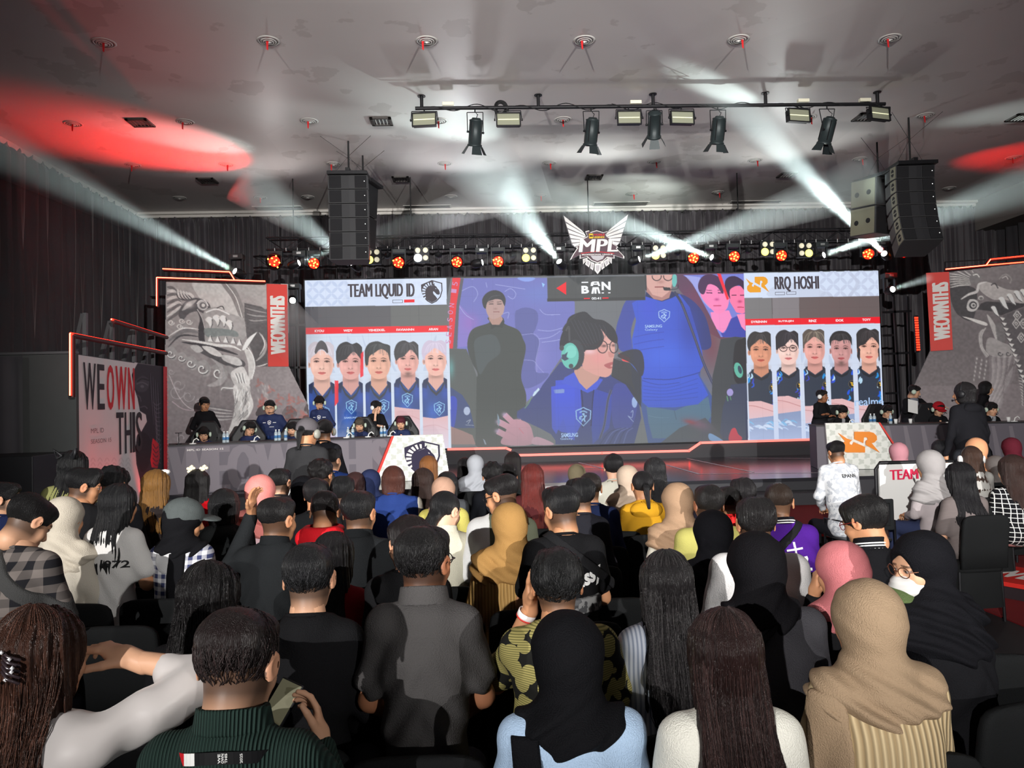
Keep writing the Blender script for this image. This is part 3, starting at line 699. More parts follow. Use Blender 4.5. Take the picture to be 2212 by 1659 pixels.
    def noise(s, amp, seed=0, lo=6):
        r = np.random.RandomState(seed); g = r.rand(s.ny//lo+2, s.nx//lo+2); yi = np.linspace(0, g.shape[0]-1.01, s.ny); xi = np.linspace(0, g.shape[1]-1.01, s.nx)
        y0 = yi.astype(int); x0 = xi.astype(int); fy = (yi-y0)[:, None]; fx = (xi-x0)[None, :]
        v = (g[y0][:, x0]*(1-fy)*(1-fx)+g[y0+1][:, x0]*fy*(1-fx)+g[y0][:, x0+1]*(1-fy)*fx+g[y0+1][:, x0+1]*fy*fx)
        s.im *= (1+amp*(v-0.5))[..., None].astype(np.float32)
    def build(s, name, m, parent=None, outline=None, label=None, off=0.0, gain=1.0):
        """flat picture mesh; outline (list of photo points) trims it"""
        nx, ny = s.nx, s.ny; X, Y = np.meshgrid(np.linspace(0, s.w, nx), np.linspace(s.h, 0, ny))
        V = np.stack([X.ravel(), Y.ravel(), np.full(X.size, off), np.ones(X.size)], 1) @ np.array(s.M.transposed()); V = V[:, :3]
        I = np.arange(nx*ny).reshape(ny, nx); Q = np.stack([I[:-1, :-1], I[1:, :-1], I[1:, 1:], I[:-1, 1:]], -1).reshape(-1, 4)
        if outline is not None:
            P = s.cp(outline); mk = s.mask(P); full = np.zeros((ny, nx), dtype=np.float32)
            full[mk[1]:mk[3], mk[0]:mk[2]] = mk[4]; Q = Q[(full[:-1, :-1] > 0.5).ravel()]
        c = np.clip((s.im.reshape(-1, 3)-.5)*(1+(gain-1)*1.5)+.5*gain, 0, 1); c = np.where(c <= 0.04045, c/12.92, ((c+0.055)/1.055)**2.4)
        o = wpos(parent) if parent else (0, 0, 0)
        return link(name, rawmesh(name, V, Q, m, off=o, cols=c), parent, label)
def pxtext(s, x0, y0, x1, y1, M, m, parent, d=0.01, **k):
    """lettering whose box spans photo points (x0,y0) lower-left to (x1,y1) upper-right on plane M"""
    n = M.to_3x3() @ Vector((0, 0, 1)); Mi = M.inverted(); a = Mi @ atplane(x0, y0, M.translation, n); b = Mi @ atplane(x1, y1, M.translation, n)
    return text(s, b.y-a.y, b.x-a.x, m, M @ Matrix.Translation((a.x, a.y, d)), parent, ext=0, **k)
def pxshape(name, loops, M, m, parent, d=0.012, ext=0.0, label=None):
    n = M.to_3x3() @ Vector((0, 0, 1)); Mi = M.inverted()
    L = [[tuple((Mi @ atplane(x, y, M.translation, n))[:2]) for x, y in lp] for lp in loops]
    return curve2d(name, L, m, M @ Matrix.Translation((0, 0, d+ext)), parent, ext, label)

# ---------------------------------------------------------------- the big screen
YL = 18.8
xl, xr = at(658, 606, YL).x, at(1897, 586, YL).x
zb, ztp = at(1400, 957, YL).z, at(1100, 598, YL).z
MS = frame((xl, YL, zb), (1, 0, 0), (0, 0, 1))
cv = Canvas(MS, xr-xl, ztp-zb, 84.0)
cv.im[:] = np.array((104, 108, 112))/255.
WB = (214, 226, 248)
def flower(x0, y0, x1, y1, st, col, a):
    cv.clip = (x0, x1, y0, y1); j = 0; y = y0
    while y < y1+st:
        x = x0-(st/2 if j % 2 else 0)
        while x < x1+st:
            for r in (45, 135, 225, 315):
                t = R(r); cv.ell(x+math.cos(t)*st*0.38, y+math.sin(t)*st*0.38, st*0.30, st*0.12, col, a, r)
            x += st
        y += st/2; j += 1
    cv.clip = None
# live picture in the middle
c1 = lambda x, y: (1200+x/4.483, 590+y/4.483)
c2 = lambda x, y: (965+x/4.483, 590+y/4.483)
def P1(*a): return [c1(*p) for p in a]
def P2(*a): return [c2(*p) for p in a]
cv.rect(966, 600, 1612, 975, (108, 112, 118))
cv.poly(P2((130, 50), (980, 45), (1240, 280), (1240, 620), (1000, 980), (960, 1100), (700, 1300), (100, 740)), (112, 116, 188))
cv.poly(P2((120, 300), (230, 420), (260, 700), (110, 720)), (132, 120, 196))
cv.blob(*c2(780, 800), 40, 45, (140, 136, 206), 0.7); cv.blob(*c2(900, 200), 50, 25, (110, 128, 200), 0.7); cv.blob(*c2(230, 480), 22, 22, (150, 110, 190), .7)
for a in (((130, 180), (250, 130), (300, 200), (260, 280)), ((560, 180), (620, 150), (670, 200), (640, 250), (590, 220)), ((900, 350), (960, 400), (1100, 400)), ((880, 550), (1000, 560), (1120, 530)), ((860, 640), (1000, 620), (1100, 560)), ((920, 670), (1040, 655), (1110, 640)), ((530, 400), (600, 380), (590, 440)), ((380, 90), (390, 140)), ((470, 110), (760, 155)), ((110, 300), (180, 400), (260, 450)), ((240, 60), (260, 58))):
    cv.line(P2(*a), 1.1, (176, 184, 232), 0.8)
cv.poly(P2((60, 0), (135, 50), (100, 300), (60, 730), (15, 730), (30, 300)), (226, 48, 60)); cv.poly(P2((0, 0), (40, 50), (0, 250)), (70, 74, 80))
cv.poly(P2((135, 50), (165, 50), (120, 330), (100, 730), (60, 730), (95, 300)), (92, 92, 104))
cv.poly(P2((690, 45), (850, 45), (830, 72), (770, 82), (715, 70)), (136, 160, 232), sm=True)
cv.poly(P2((920, 92), (950, 108), (932, 138)), (150, 200, 250))
# cloth figures and shadow
cv.poly(P2((660, 430), (700, 350), (790, 335), (870, 370), (885, 450), (860, 540), (840, 590), (895, 650), (885, 760), (860, 860), (870, 960), (990, 975), (900, 1070), (740, 1110), (700, 900)), (92, 98, 160), 0.95, sm=True)
cv.line(P2((720, 600), (850, 590), (898, 660), (880, 760), (865, 870), (940, 965)), 1.0, (150, 154, 210)); cv.line(P2((740, 840), (840, 850), (870, 900), (870, 960)), 1.0, (150, 154, 210))
# standing man in black
cv.poly(P2((400, 430), (410, 480), (270, 530), (215, 600), (200, 720), (240, 860), (300, 980), (260, 1100), (270, 1659), (640, 1659), (770, 1240), (720, 1000), (765, 740), (740, 640), (690, 550), (560, 490), (540, 430)), (66, 72, 72), sm=True)
cv.poly(P2((280, 640), (460, 600), (520, 760), (400, 870), (320, 980), (275, 800)), (78, 88, 92), .8, sm=True)
cv.poly(P2((0, 730), (190, 735), (240, 850), (290, 1000), (280, 1659), (20, 1659)), (84, 90, 90), sm=False)
cv.poly(P2((395, 300), (405, 420), (430, 500), (480, 512), (540, 500), (530, 420)), (176, 140, 130), sm=True)
cv.poly(P2((375, 300), (390, 390), (430, 440), (480, 440), (540, 400), (560, 320), (545, 250), (470, 230), (390, 250)), (182, 150, 146), sm=True)
cv.poly(P2((352, 318), (345, 250), (390, 190), (465, 165), (535, 190), (570, 250), (562, 318), (550, 300), (530, 262), (480, 250), (440, 262), (400, 275), (384, 310), (376, 345)), (58, 60, 66), sm=True); cv.line(P2((400, 270), (440, 225), (520, 215)), 1.2, (92, 94, 102), .7)
for x in (430, 510): cv.line(P2((x-22, 300), (x+22, 297)), 2.0, (80, 66, 68)); cv.line(P2((x-25, 282), (x+22, 275)), 1.3, (84, 70, 72))
cv.line(P2((450, 375), (510, 375)), 1.8, (140, 90, 92)); cv.blob(*c2(472, 345), 4, 2, (150, 116, 112), .8); cv.poly(P2((415, 460), (430, 545), (480, 520), (540, 530), (560, 470), (550, 440), (510, 500), (440, 500)), (58, 62, 64))
# seated man at the left edge
cv.blob(*c2(45, 920), 7, 22, (96, 150, 150), .9); cv.poly(P2((30, 1100), (150, 1180), (220, 1290), (270, 1500), (40, 1500)), (58, 74, 120), sm=False)
cv.poly(P2((30, 1210), (100, 1230), (75, 1480), (30, 1450)), (52, 72, 190), .9, sm=True); cv.ell(*c2(195, 1335), 7, 9, (176, 190, 220)); cv.poly(P2((30, 1480), (160, 1530), (250, 1570), (280, 1659), (30, 1659)), (170, 128, 124), .9, sm=False)
cv.line(P2((190, 1440), (230, 1420), (205, 1460)), 1.3, (170, 180, 200)); cv.line(P2((180, 1470), (265, 1475)), 1.2, (150, 160, 180))
# backdrop to the right of the big man
cv.poly(P1((1090, 0), (1830, 0), (1840, 620), (1600, 640), (1450, 560), (1300, 280), (1180, 140)), (96, 66, 92))
cv.blob(*c1(1330, 260), 30, 30, (130, 60, 80), .8); cv.blob(*c1(1500, 700), 30, 60, (120, 62, 76), .8)
cv.poly(P1((1235, 20), (1830, 5), (1840, 620), (1600, 620), (1490, 400), (1380, 200), (1300, 60)), (120, 128, 214))
cv.poly(P1((1250, 20), (1400, 40), (1500, 350), (1430, 280), (1330, 110)), (170, 176, 236), .8, sm=False)
# pink-lit portraits on the far wall
cv.poly(P1((1500, 380), (1510, 440), (1560, 540), (1620, 580), (1680, 520), (1710, 440), (1680, 360)), (246, 140, 196), sm=False)
cv.poly(P1((1405, 200), (1430, 260), (1490, 330), (1560, 390), (1620, 380), (1670, 320), (1680, 180), (1600, 90), (1440, 120)), (250, 136, 190), sm=True)
cv.poly(P1((1380, 130), (1400, 60), (1460, 15), (1560, 25), (1620, 100), (1620, 200), (1560, 130), (1480, 110), (1440, 200), (1400, 190)), (74, 44, 84), sm=True)
for x in (1490, 1600): cv.line(P1((x-28, 190), (x+28, 192)), 2.2, (96, 40, 84)); cv.line(P1((x-30, 165), (x+26, 168)), 1.4, (110, 50, 90))
cv.blob(*c1(1562, 255), 5, 3, (180, 60, 130), .8); cv.line(P1((1530, 315), (1605, 315)), 2.0, (196, 60, 110))
cv.poly(P1((1680, 200), (1690, 280), (1750, 380), (1840, 400), (1840, 130), (1700, 120)), (252, 124, 170), sm=False)
cv.poly(P1((1640, 130), (1660, 50), (1740, 30), (1830, 90), (1840, 180), (1780, 120), (1690, 160), (1690, 250)), (56, 34, 70), sm=True)
for x in (1730, 1810): cv.line(P1((x-24, 215), (x+22, 213)), 2.2, (96, 34, 74))
cv.blob(*c1(1785, 275), 5, 3, (180, 50, 100), .8); cv.line(P1((1760, 330), (1825, 330)), 2.0, (190, 50, 90))
cv.poly(P1((1700, 440), (1840, 380), (1840, 620), (1620, 620), (1600, 580), (1640, 575)), (60, 70, 170)); cv.poly(P1((1755, 400), (1800, 520), (1840, 560), (1840, 390)), (250, 140, 190))
cv.poly(P1((1565, 5), (1600, 5), (1680, 250), (1660, 260)), (244, 40, 60))
# big man in blue jersey
cv.poly(P1((880, 620), (720, 740), (740, 1040), (830, 1300), (900, 1659), (1500, 1659), (1520, 1200), (1400, 1000), (1420, 700)), (62, 86, 150), sm=False)
cv.poly(P1((880, 1290), (1160, 1330), (1480, 1200), (1510, 1380), (1380, 1600), (940, 1600), (900, 1450)), (78, 112, 140), sm=False)
cv.line(P1((1150, 1330), (1170, 1420)), 1.2, (60, 84, 110)); cv.line(P1((900, 1380), (1000, 1400), (1100, 1400)), 1.0, (96, 132, 158))
cv.poly(P1((700, 250), (620, 420), (585, 560), (600, 700), (650, 760), (740, 740), (730, 560), (780, 400), (880, 230)), (62, 76, 160), sm=True)
cv.poly(P1((1200, 210), (1320, 260), (1440, 400), (1500, 600), (1500, 720), (1400, 730), (1330, 560), (1280, 380)), (48, 58, 120), sm=True)
cv.poly(P1((740, 290), (870, 220), (1030, 270), (1200, 200), (1300, 330), (1380, 600), (1420, 760), (1430, 900), (1380, 980), (1480, 1180), (1380, 1270), (1160, 1300), (900, 1300), (840, 1250), (840, 1020), (760, 840), (740, 640), (780, 460)), (58, 88, 204), sm=False)
cv.blob(*c1(1060, 800), 60, 38, (66, 104, 226), .8); cv.blob(*c1(900, 340), 22, 30, (62, 84, 210), .8); cv.blob(*c1(1300, 520), 25, 60, (48, 66, 160), .7); cv.blob(*c1(1150, 1080), 70, 20, (60, 92, 210), .6)
cv.line(P1((850, 1020), (1100, 1030), (1300, 990), (1400, 960)), 1.6, (40, 58, 140)); cv.line(P1((840, 1040), (1000, 1080), (1200, 1060)), 1.2, (44, 62, 150))
for y in (620, 690, 760): cv.line(P1((760, y), (900, y-30), (1050, y-50)), 1.4, (48, 66, 170), .8)
for k in range(5): cv.line(P1((850, 1090+k*35), (1080, 1110+k*30), (1380, 1020+k*45)), 1.1, (46, 66, 160), .7)
cv.poly(P1((870, 225), (1030, 275), (1130, 240), (1200, 200), (1130, 180), (880, 180)), (40, 50, 96), sm=False)
cv.poly(P1((870, 30), (880, 180), (950, 250), (1030, 268), (1100, 240), (1120, 180), (1140, 30)), (176, 128, 124), sm=False)
cv.poly(P1((875, 20), (1135, 15), (1130, 100), (1100, 180), (1030, 235), (940, 210), (885, 130)), (214, 166, 158), sm=False)
cv.line(P1((960, 135), (1050, 135)), 2.6, (150, 84, 84)); cv.blob(*c1(1020, 85), 8, 4, (180, 130, 124), .8); cv.poly(P1((1040, 135), (1110, 140), (1115, 168), (1050, 168)), (52, 52, 58))
for x in (980, 1090):
    cv.line([c1(x+44*math.cos(a), 30+42*math.sin(a)) for a in np.linspace(-0.2, math.pi+.2, 12)], 2.0, (70, 56, 60))
cv.poly(P1((1135, 20), (1170, 20), (1175, 90), (1150, 135), (1130, 100)), (110, 190, 186), sm=True); cv.line(P1((1110, 160), (1180, 150), (1190, 110)), 1.6, (52, 56, 66)); cv.poly(P1((862, 20), (880, 20), (884, 170), (868, 160)), (56, 60, 66))
cv.line(P1((1150, 180), (1220, 290), (1290, 470), (1360, 660), (1430, 860), (1520, 1060), (1640, 1280), (1780, 1450), (1883, 1540)), 5.5, (58, 62, 92)); cv.line(P1((1220, 290), (1290, 470), (1360, 660), (1430, 860), (1520, 1060)), 1.5, (96, 100, 130), .8)
# shield emblem on the jersey
def crest(x, y, w, h, col, a=1.0, clip=None):
    P = [(x-w*.5, y-h*.32), (x-w*.18, y-h*.42), (x, y-h*.5), (x+w*.18, y-h*.42), (x+w*.5, y-h*.32), (x+w*.46, y+h*.12), (x, y+h*.5), (x-w*.46, y+h*.12)]
    cv.line(P+[P[0]], max(1.2, w*.07), col, a, sm=False)
    cv.line([(x-w*.26, y-h*.22), (x, y-h*.3), (x+w*.26, y-h*.22)], max(1, w*.1), col, a*.8)
    for q in (((-.02, -.12), (.1, .02), (0, .14)), ((.08, .0), (.22, -.06)), ((.0, .1), (-.12, .26)), ((.04, .12), (.12, .28)), ((-.05, -.02), (-.22, .02), (-.24, .12), (-.14, .12))):
        cv.line([(x+w*u, y+h*v) for u, v in q], max(1.0, w*.09), col, a)
    cv.ell(x+w*.0, y-h*.14, w*.09, h*.06, col, a)
crest(*c1(1052, 412), 24, 27, (170, 200, 240))
# seated player with headphones, large
cv.poly(P1((0, 920), (180, 900), (340, 880), (560, 1000), (720, 1080), (800, 1200), (830, 1400), (760, 1659), (0, 1659)), (56, 66, 126), sm=False)
cv.poly(P2((1100, 860), (930, 1080), (900, 1130), (760, 1290), (680, 1340), (680, 1400), (900, 1500), (1010, 1560), (1080, 1659), (1240, 1659), (1240, 860)), (58, 68, 124), sm=False)
cv.poly(P2((1010, 1100), (1240, 1060), (1240, 1620), (1180, 1600), (1130, 1400), (1060, 1560), (1020, 1500)), (64, 84, 214), .9, sm=False)
cv.poly(P1((0, 1040), (120, 1030), (240, 1120), (260, 1440), (200, 1560), (60, 1540), (0, 1500)), (62, 84, 214), .9, sm=False)
cv.poly(P1((380, 1120), (560, 1180), (520, 1500), (360, 1659), (340, 1350)), (54, 72, 176), .8, sm=False)
cv.poly(P1((560, 1100), (720, 1090), (790, 1220), (770, 1400), (700, 1520), (560, 1480)), (62, 72, 150), sm=True)
for k in range(6): cv.line(P1((430+k*45, 1659), (520+k*35, 1540), (640+k*22, 1500)), 2.0, (90, 104, 170) if k % 2 else (44, 52, 96), .8)
cv.poly(P1((190, 900), (180, 960), (240, 1080), (300, 1140), (370, 1110), (430, 1000), (430, 900)), (196, 150, 138), sm=False)
cv.poly(P1((180, 960), (90, 1010), (60, 1060), (220, 1120), (310, 1160), (400, 1120), (460, 1030), (430, 1020), (300, 1130), (230, 1060)), (66, 88, 206), sm=False)
cv.poly(P1((270, 700), (260, 900), (330, 960), (430, 1000), (500, 1005), (545, 960), (560, 840), (575, 720), (540, 560), (440, 480), (300, 560)), (214, 156, 148), sm=True)
cv.blob(*c1(420, 820), 22, 16, (228, 150, 150), .7); cv.blob(*c1(520, 700), 12, 22, (226, 180, 172), .7); cv.blob(*c1(330, 760), 14, 6, (236, 196, 206), .8)
cv.poly(P1((510, 760), (560, 780), (556, 812), (520, 812)), (204, 140, 134), sm=True); cv.poly(P1((470, 890), (550, 860), (556, 880), (530, 900), (556, 910), (520, 925)), (176, 96, 100), sm=True)
cv.poly(P1((100, 500), (130, 430), (200, 390), (290, 375), (370, 440), (470, 460), (560, 530), (600, 620), (590, 680), (520, 640), (440, 540), (470, 620), (440, 700), (380, 740), (300, 745), (270, 760), (180, 660), (50, 720), (50, 620)), (48, 50, 58), sm=True)
for k in range(9): cv.line(P1((140+k*40, 440+k*8), (200+k*36, 560), (300+k*22, 720-k*12)), 1.2, (74, 76, 88), .7)
cv.line(P1((70, 560), (100, 500), (200, 400)), 3.2, (56, 58, 64)); cv.line(P1((100, 560), (130, 520), (135, 660)), 4.0, (72, 74, 80))
cv.ell(*c1(190, 790), 20, 33, (60, 64, 72)); cv.ell(*c1(140, 800), 19, 28, (104, 190, 178)); cv.ell(*c1(150, 760), 12, 14, (130, 212, 200), .8); cv.ell(*c1(60, 725), 5, 6, (70, 74, 80)); cv.ell(*c1(150, 900), 5, 5, (70, 74, 80))
cv.poly(P1((60, 790), (90, 785), (120, 760), (105, 810), (130, 830), (90, 850), (60, 830)), (60, 72, 96), sm=False)
for x, r in ((455, 48), (565, 40)): cv.line([c1(x+r*math.cos(a), 715+58*math.sin(a)) for a in np.linspace(0, 2*math.pi, 18)], 2.0, (58, 46, 54))
cv.line(P1((240, 690), (420, 700)), 1.4, (60, 50, 58)); cv.line(P1((500, 690), (530, 688)), 1.6, (60, 50, 58)); cv.blob(*c1(470, 705), 6, 3, (90, 64, 66), .9); cv.blob(*c1(560, 700), 4, 3, (90, 64, 66), .9)
cv.line(P1((560, 830), (630, 840), (655, 890), (610, 930)), 1.6, (66, 68, 78))
cv.line(P1((540, 1130), (510, 1220), (490, 1350), (470, 1480), (430, 1600)), 5.5, (84, 90, 124)); cv.line(P1((540, 1130), (510, 1220), (490, 1350), (470, 1480), (430, 1600)), 1.5, (40, 46, 80))
cv.line(P1((250, 1130), (265, 1300), (262, 1500)), 2.2, (38, 44, 84)); cv.line(P1((370, 1130), (355, 1300), (345, 1480)), 2.2, (38, 44, 84))
crest(*c1(270, 1390), 32, 40, (150, 196, 240)); cv.ell(*c1(765, 1250), 6, 12, (150, 176, 226)); cv.line(P1((730, 1350), (750, 1330), (740, 1400), (700, 1380), (755, 1440)), 1.3, (150, 170, 214))
cv.poly(P2((890, 1110), (900, 1130), (845, 1190), (830, 1190), (845, 1155)), (196, 220, 236)); cv.line(P2((820, 1190), (800, 1250), (755, 1310)), 1.6, (110, 150, 110))
cv.poly(P2((1035, 1130), (1130, 1120), (1135, 1160), (1045, 1165)), (104, 126, 200)); cv.poly(P1((0, 1130), (85, 1125), (85, 1160), (0, 1165)), (120, 144, 206))
# blurred hand in front
for q, w in ((((560, 1370), (600, 1410), (700, 1500)), 12), (((500, 1440), (580, 1480), (700, 1560)), 13), (((490, 1530), (570, 1570), (680, 1620)), 13), (((600, 1640), (700, 1650)), 10), (((690, 1430), (740, 1500), (760, 1620)), 13)):
    cv.line(P2(*q), w, (206, 150, 168)); cv.blob(*c2(*q[0]), 6, 5, (196, 168, 206), .8)
cv.poly(P2((640, 1420), (780, 1450), (830, 1540), (820, 1659), (540, 1659), (560, 1560)), (204, 146, 164), .95, sm=True); cv.line(P2((700, 1500), (745, 1555)), 1.6, (220, 110, 130), .7)
cv.poly(P2((835, 1600), (900, 1590), (1040, 1659), (840, 1659)), (210, 160, 180), sm=True); cv.poly(P2((490, 1355), (505, 1390), (515, 1440), (500, 1490), (492, 1430)), (130, 150, 170)); cv.poly(P2((350, 1600), (370, 1620), (385, 1659), (370, 1659)), (150, 164, 184))
# chair and player at the right of the live picture
cv.poly(P1((1600, 640), (1740, 615), (1870, 630), (1883, 1659), (1500, 1659), (1510, 1300), (1520, 1000), (1570, 780)), (64, 68, 74), sm=False)
cv.poly(P1((1740, 680), (1800, 640), (1850, 660), (1883, 1060), (1750, 1060), (1720, 900)), (42, 42, 48), sm=True); cv.ell(*c1(1772, 940), 9, 17, (96, 180, 160), rot=-15); cv.ell(*c1(1785, 935), 4, 9, (50, 70, 90), rot=-15)
cv.poly(P1((1700, 1080), (1883, 1060), (1883, 1659), (1580, 1659), (1620, 1300)), (58, 66, 92), sm=False); cv.ell(*c1(1690, 1155), 7, 8, (160, 150, 210)); cv.line(P1((1660, 1190), (1670, 1240)), 2.2, (96, 150, 110)); cv.line(P1((1690, 1190), (1700, 1230)), 1.6, (96, 150, 110))
cv.poly(P1((610, 770), (720, 820), (715, 865), (650, 850)), (238, 72, 76)); cv.poly(P1((560, 830), (720, 870), (830, 1000), (830, 1300), (760, 1200), (680, 1080), (540, 1000)), (52, 56, 64), .9, sm=False)
cv.poly(P1((730, 740), (830, 760), (860, 900), (830, 1000), (740, 880), (600, 800)), (52, 54, 62), .9, sm=True)
cv.poly(P1((1000, 1659), (1200, 1500), (1450, 1400), (1600, 1560), (1640, 1659)), (70, 74, 82), .9, sm=False); cv.blob(*c1(1380, 1460), 28, 11, (116, 84, 108), .9, 20); cv.blob(*c1(1300, 1440), 14, 5, (150, 56, 64), .8, 15)
cv.poly(P1((1480, 1570), (1510, 1555), (1620, 1620), (1600, 1640), (1500, 1620)), (124, 168, 224), sm=True); cv.poly(P1((1680, 1620), (1700, 1520), (1740, 1500), (1770, 1560), (1805, 1590), (1790, 1620)), (226, 56, 76), sm=True)
cv.grad(860, 965, (104, 110, 108), 0.0, 0.45, 968, 1612)
# ban box
cv.rect(1182, 599.5, 1393, 651.5, (70, 73, 76)); cv.rect(1182, 645, 1393, 651.5, (54, 56, 60))
# left panel
cv.rect(658, 605.5, 964, 663, WB); cv.poly([(790, 606), (870, 604), (860, 663), (720, 664)], (206, 218, 240), .7); flower(662, 607, 755, 661, 27, (194, 208, 236), .8); flower(740, 607, 966, 660, 40, (206, 218, 242), .35)
cv.rect(659.5, 663, 966, 708.5, (92, 92, 97)); cv.rect(659.5, 663, 687, 708, (84, 84, 90)); cv.rect(844, 661, 967, 705.5, (104, 106, 106)); cv.rect(904, 660, 905, 705, (88, 90, 92))
cv.rect(660.5, 708, 967, 722.5, (238, 30, 46)); cv.rect(661, 722, 970, 975, (206, 218, 236))
# right panel
cv.rect(1606.5, 590, 1900, 644.5, WB); flower(1770, 584, 1898, 640, 30, (198, 208, 232), .75); cv.poly([(1660, 640), (1700, 610), (1800, 640)], (190, 198, 218), .5, sm=True)
cv.line([(1838, 592), (1852, 612), (1835, 640)], 7, (192, 200, 222), .7)
cv.rect(1608.5, 644, 1900, 690, (106, 94, 94)); cv.rect(1608.5, 644, 1667, 689, (124, 122, 124)); cv.rect(1668, 643, 1726, 688, (134, 128, 132)); cv.rect(1667, 643, 1668, 688, (90, 86, 88))
cv.rect(1610, 689, 1902, 703, (238, 30, 46)); cv.rect(1611, 703, 1911, 960, (208, 218, 238))
for x0, x1, y0, y1, sd in ((664, 968, 722, 800, 3), (1612, 1900, 702, 790, 5)):
    rr = random.Random(sd); cv.clip = (x0, x1, y0, y1)
    for k in range(26):
        x = rr.uniform(x0, x1); y = rr.uniform(y0, y1); a = rr.uniform(-.8, .8)
        cv.line([(x, y), (x+14*math.sin(a), y+22), (x+26*math.sin(a+.3), y+44)], rr.uniform(2, 9), rr.choice([(186, 200, 226), (222, 232, 246), (176, 190, 216)]), .5, taper=True)
    cv.clip = None
def portrait(cx, top, chin, cell, skin, hair, style, jersey, **o):
    s = (chin-top); hw = s*o.get('hw', .35); U = lambda u, v: (cx+u*hw+0.02*(v*s), top+v*s)
    PP = lambda L: [U(*p) for p in L]; sk = np.array(skin, dtype=float); dk = sk*0.82; lt = np.minimum(sk*1.1+6, 255); lip = (min(255, sk[0]*.92), sk[1]*.62, sk[2]*.66)
    y1 = 962; bt = o.get('arm', 1.9)
    cv.clip = (cell[0], cell[1], 700, 985)
    jc = (44, 72, 134) if jersey == 'b' else (52, 60, 76)
    cv.poly(PP([(-.62, 1.06), (-1.05, 1.2), (-1.5, 1.35), (-1.6, 3.4), (1.6, 3.4), (1.5, 1.35), (1.05, 1.2), (.62, 1.06)]), jc)
    if jersey == 'b':
        cv.poly(PP([(-.62, 1.04), (-1.0, 1.12), (-1.2, 1.32), (-.75, 1.36)]), (32, 44, 78)); cv.poly(PP([(.62, 1.04), (1.0, 1.12), (1.2, 1.32), (.75, 1.36)]), (32, 44, 78))
        cv.blob(*U(-.3, 2.0), 16, 26, (58, 104, 196), .8); cv.blob(*U(.7, 1.5), 9, 16, (48, 82, 176), .8); cv.blob(*U(-.9, 1.5), 8, 16, (50, 84, 178), .7)
        cv.poly(PP([(-.66, 1.12), (-.4, 1.35), (0, 1.47), (.4, 1.35), (.66, 1.12), (.72, 1.2), (.42, 1.42), (0, 1.56), (-.42, 1.42), (-.72, 1.2)]), (50, 56, 70))
    else:
        rr = random.Random(int(cx)); cv.poly(PP([(-.75, 1.06), (-.5, 1.24), (0, 1.33), (.5, 1.24), (.75, 1.06), (.8, 1.12), (.5, 1.32), (0, 1.40), (-.5, 1.32), (-.8, 1.12)]), (42, 44, 52))
        for sx in (-1, 1):
            for k in range(7):
                u = sx*rr.uniform(.62, 1.05); v = rr.uniform(1.15, 2.0) if sx > 0 else rr.uniform(1.15, 1.45); cv.line(PP([(u, v), (u+.12*rr.uniform(-1, 1), v+.1), (u-.15, v+.16)]), rr.uniform(2, 6), rr.choice([(40, 92, 226), (44, 150, 228), (190, 226, 250), (60, 70, 200)]), .95, taper=True)
        cv.ell(*U(.92, 1.6), 8, 8, (40, 42, 50)); cv.line([(U(.92, 1.6)[0]+8*math.cos(a), U(.92, 1.6)[1]+8*math.sin(a)) for a in np.linspace(0, 6.28, 16)], 1.1, (110, 100, 84)); cv.line([U(.78, 1.56), U(.92, 1.56), U(.88, 1.63), U(1.05, 1.64)], 3.0, (240, 190, 40), sm=False)
    # neck, ears, face
    cv.poly(PP([(-.6, .8), (-.6, 1.1), (-.62, 1.16), (0, 1.42 if jersey == 'b' else 1.31), (.62, 1.16), (.6, 1.1), (.6, .8)]), dk+(sk-dk)*.6, sm=False); cv.blob(*U(0, 1.02), hw*.6, s*.06, sk*.66, .75)
    for sx in (-1, 1): cv.ell(*U(sx*.93, .60), hw*.13, s*.085, sk*.93); cv.ell(*U(sx*.92, .60), hw*.06, s*.05, sk*.72)
    fw = o.get('fw', 1.0)
    cv.poly(PP([(-.84*fw, .34), (-.86*fw, .55), (-.76*fw, .78), (-.44*fw, .95), (0, 1.0), (.44*fw, .95), (.76*fw, .78), (.86*fw, .55), (.84*fw, .34), (.6, .14), (0, .08), (-.6, .14)]), sk, sm=True)
    cv.blob(*U(.62, .62), hw*.16, s*.2, sk*.84, .6); cv.blob(*U(-.66, .62), hw*.12, s*.2, lt, .6); cv.blob(*U(0, .36), hw*.4, s*.08, lt, .5); cv.blob(*U(-.42, .68), hw*.16, s*.06, lt, .6); cv.blob(*U(.42, .68), hw*.16, s*.06, lt, .4)
    for sx in (-1, 1):
        cv.blob(*U(sx*.4, .505), hw*.26, s*.038, sk*.74, .75)
        cv.line(PP([(sx*.16, .455), (sx*.36, .435), (sx*.62, .465)]), s*.022, (70, 52, 48), .85, taper=True)
        cv.line(PP([(sx*.20, .52), (sx*.40, .50), (sx*.58, .525)]), s*.022, (56, 36, 34)); cv.ell(*U(sx*.39, .525), s*.022, s*.016, (40, 28, 28)); cv.line(PP([(sx*.26, .54), (sx*.5, .54)]), s*.01, sk*.7, .7)
        cv.blob(*U(sx*.11, .70), hw*.07, s*.014, sk*.5, .9)
    cv.blob(*U(0, .68), hw*.13, s*.05, lt, .6); cv.blob(*U(.14, .62), hw*.05, s*.09, sk*.82, .5); cv.line(PP([(-.2, .715), (0, .73), (.2, .715)]), s*.012, sk*.66, .7)
    cv.poly(PP([(-.3, .81), (-.08, .785), (0, .795), (.08, .785), (.3, .81), (.1, .855), (-.1, .855)]), lip, sm=True); cv.line(PP([(-.3, .812), (0, .815), (.3, .812)]), s*.011, np.array(lip)*.6)
    if o.get('beard'): cv.blob(*U(0, .96), hw*.3, s*.07, (90, 70, 66), .7)
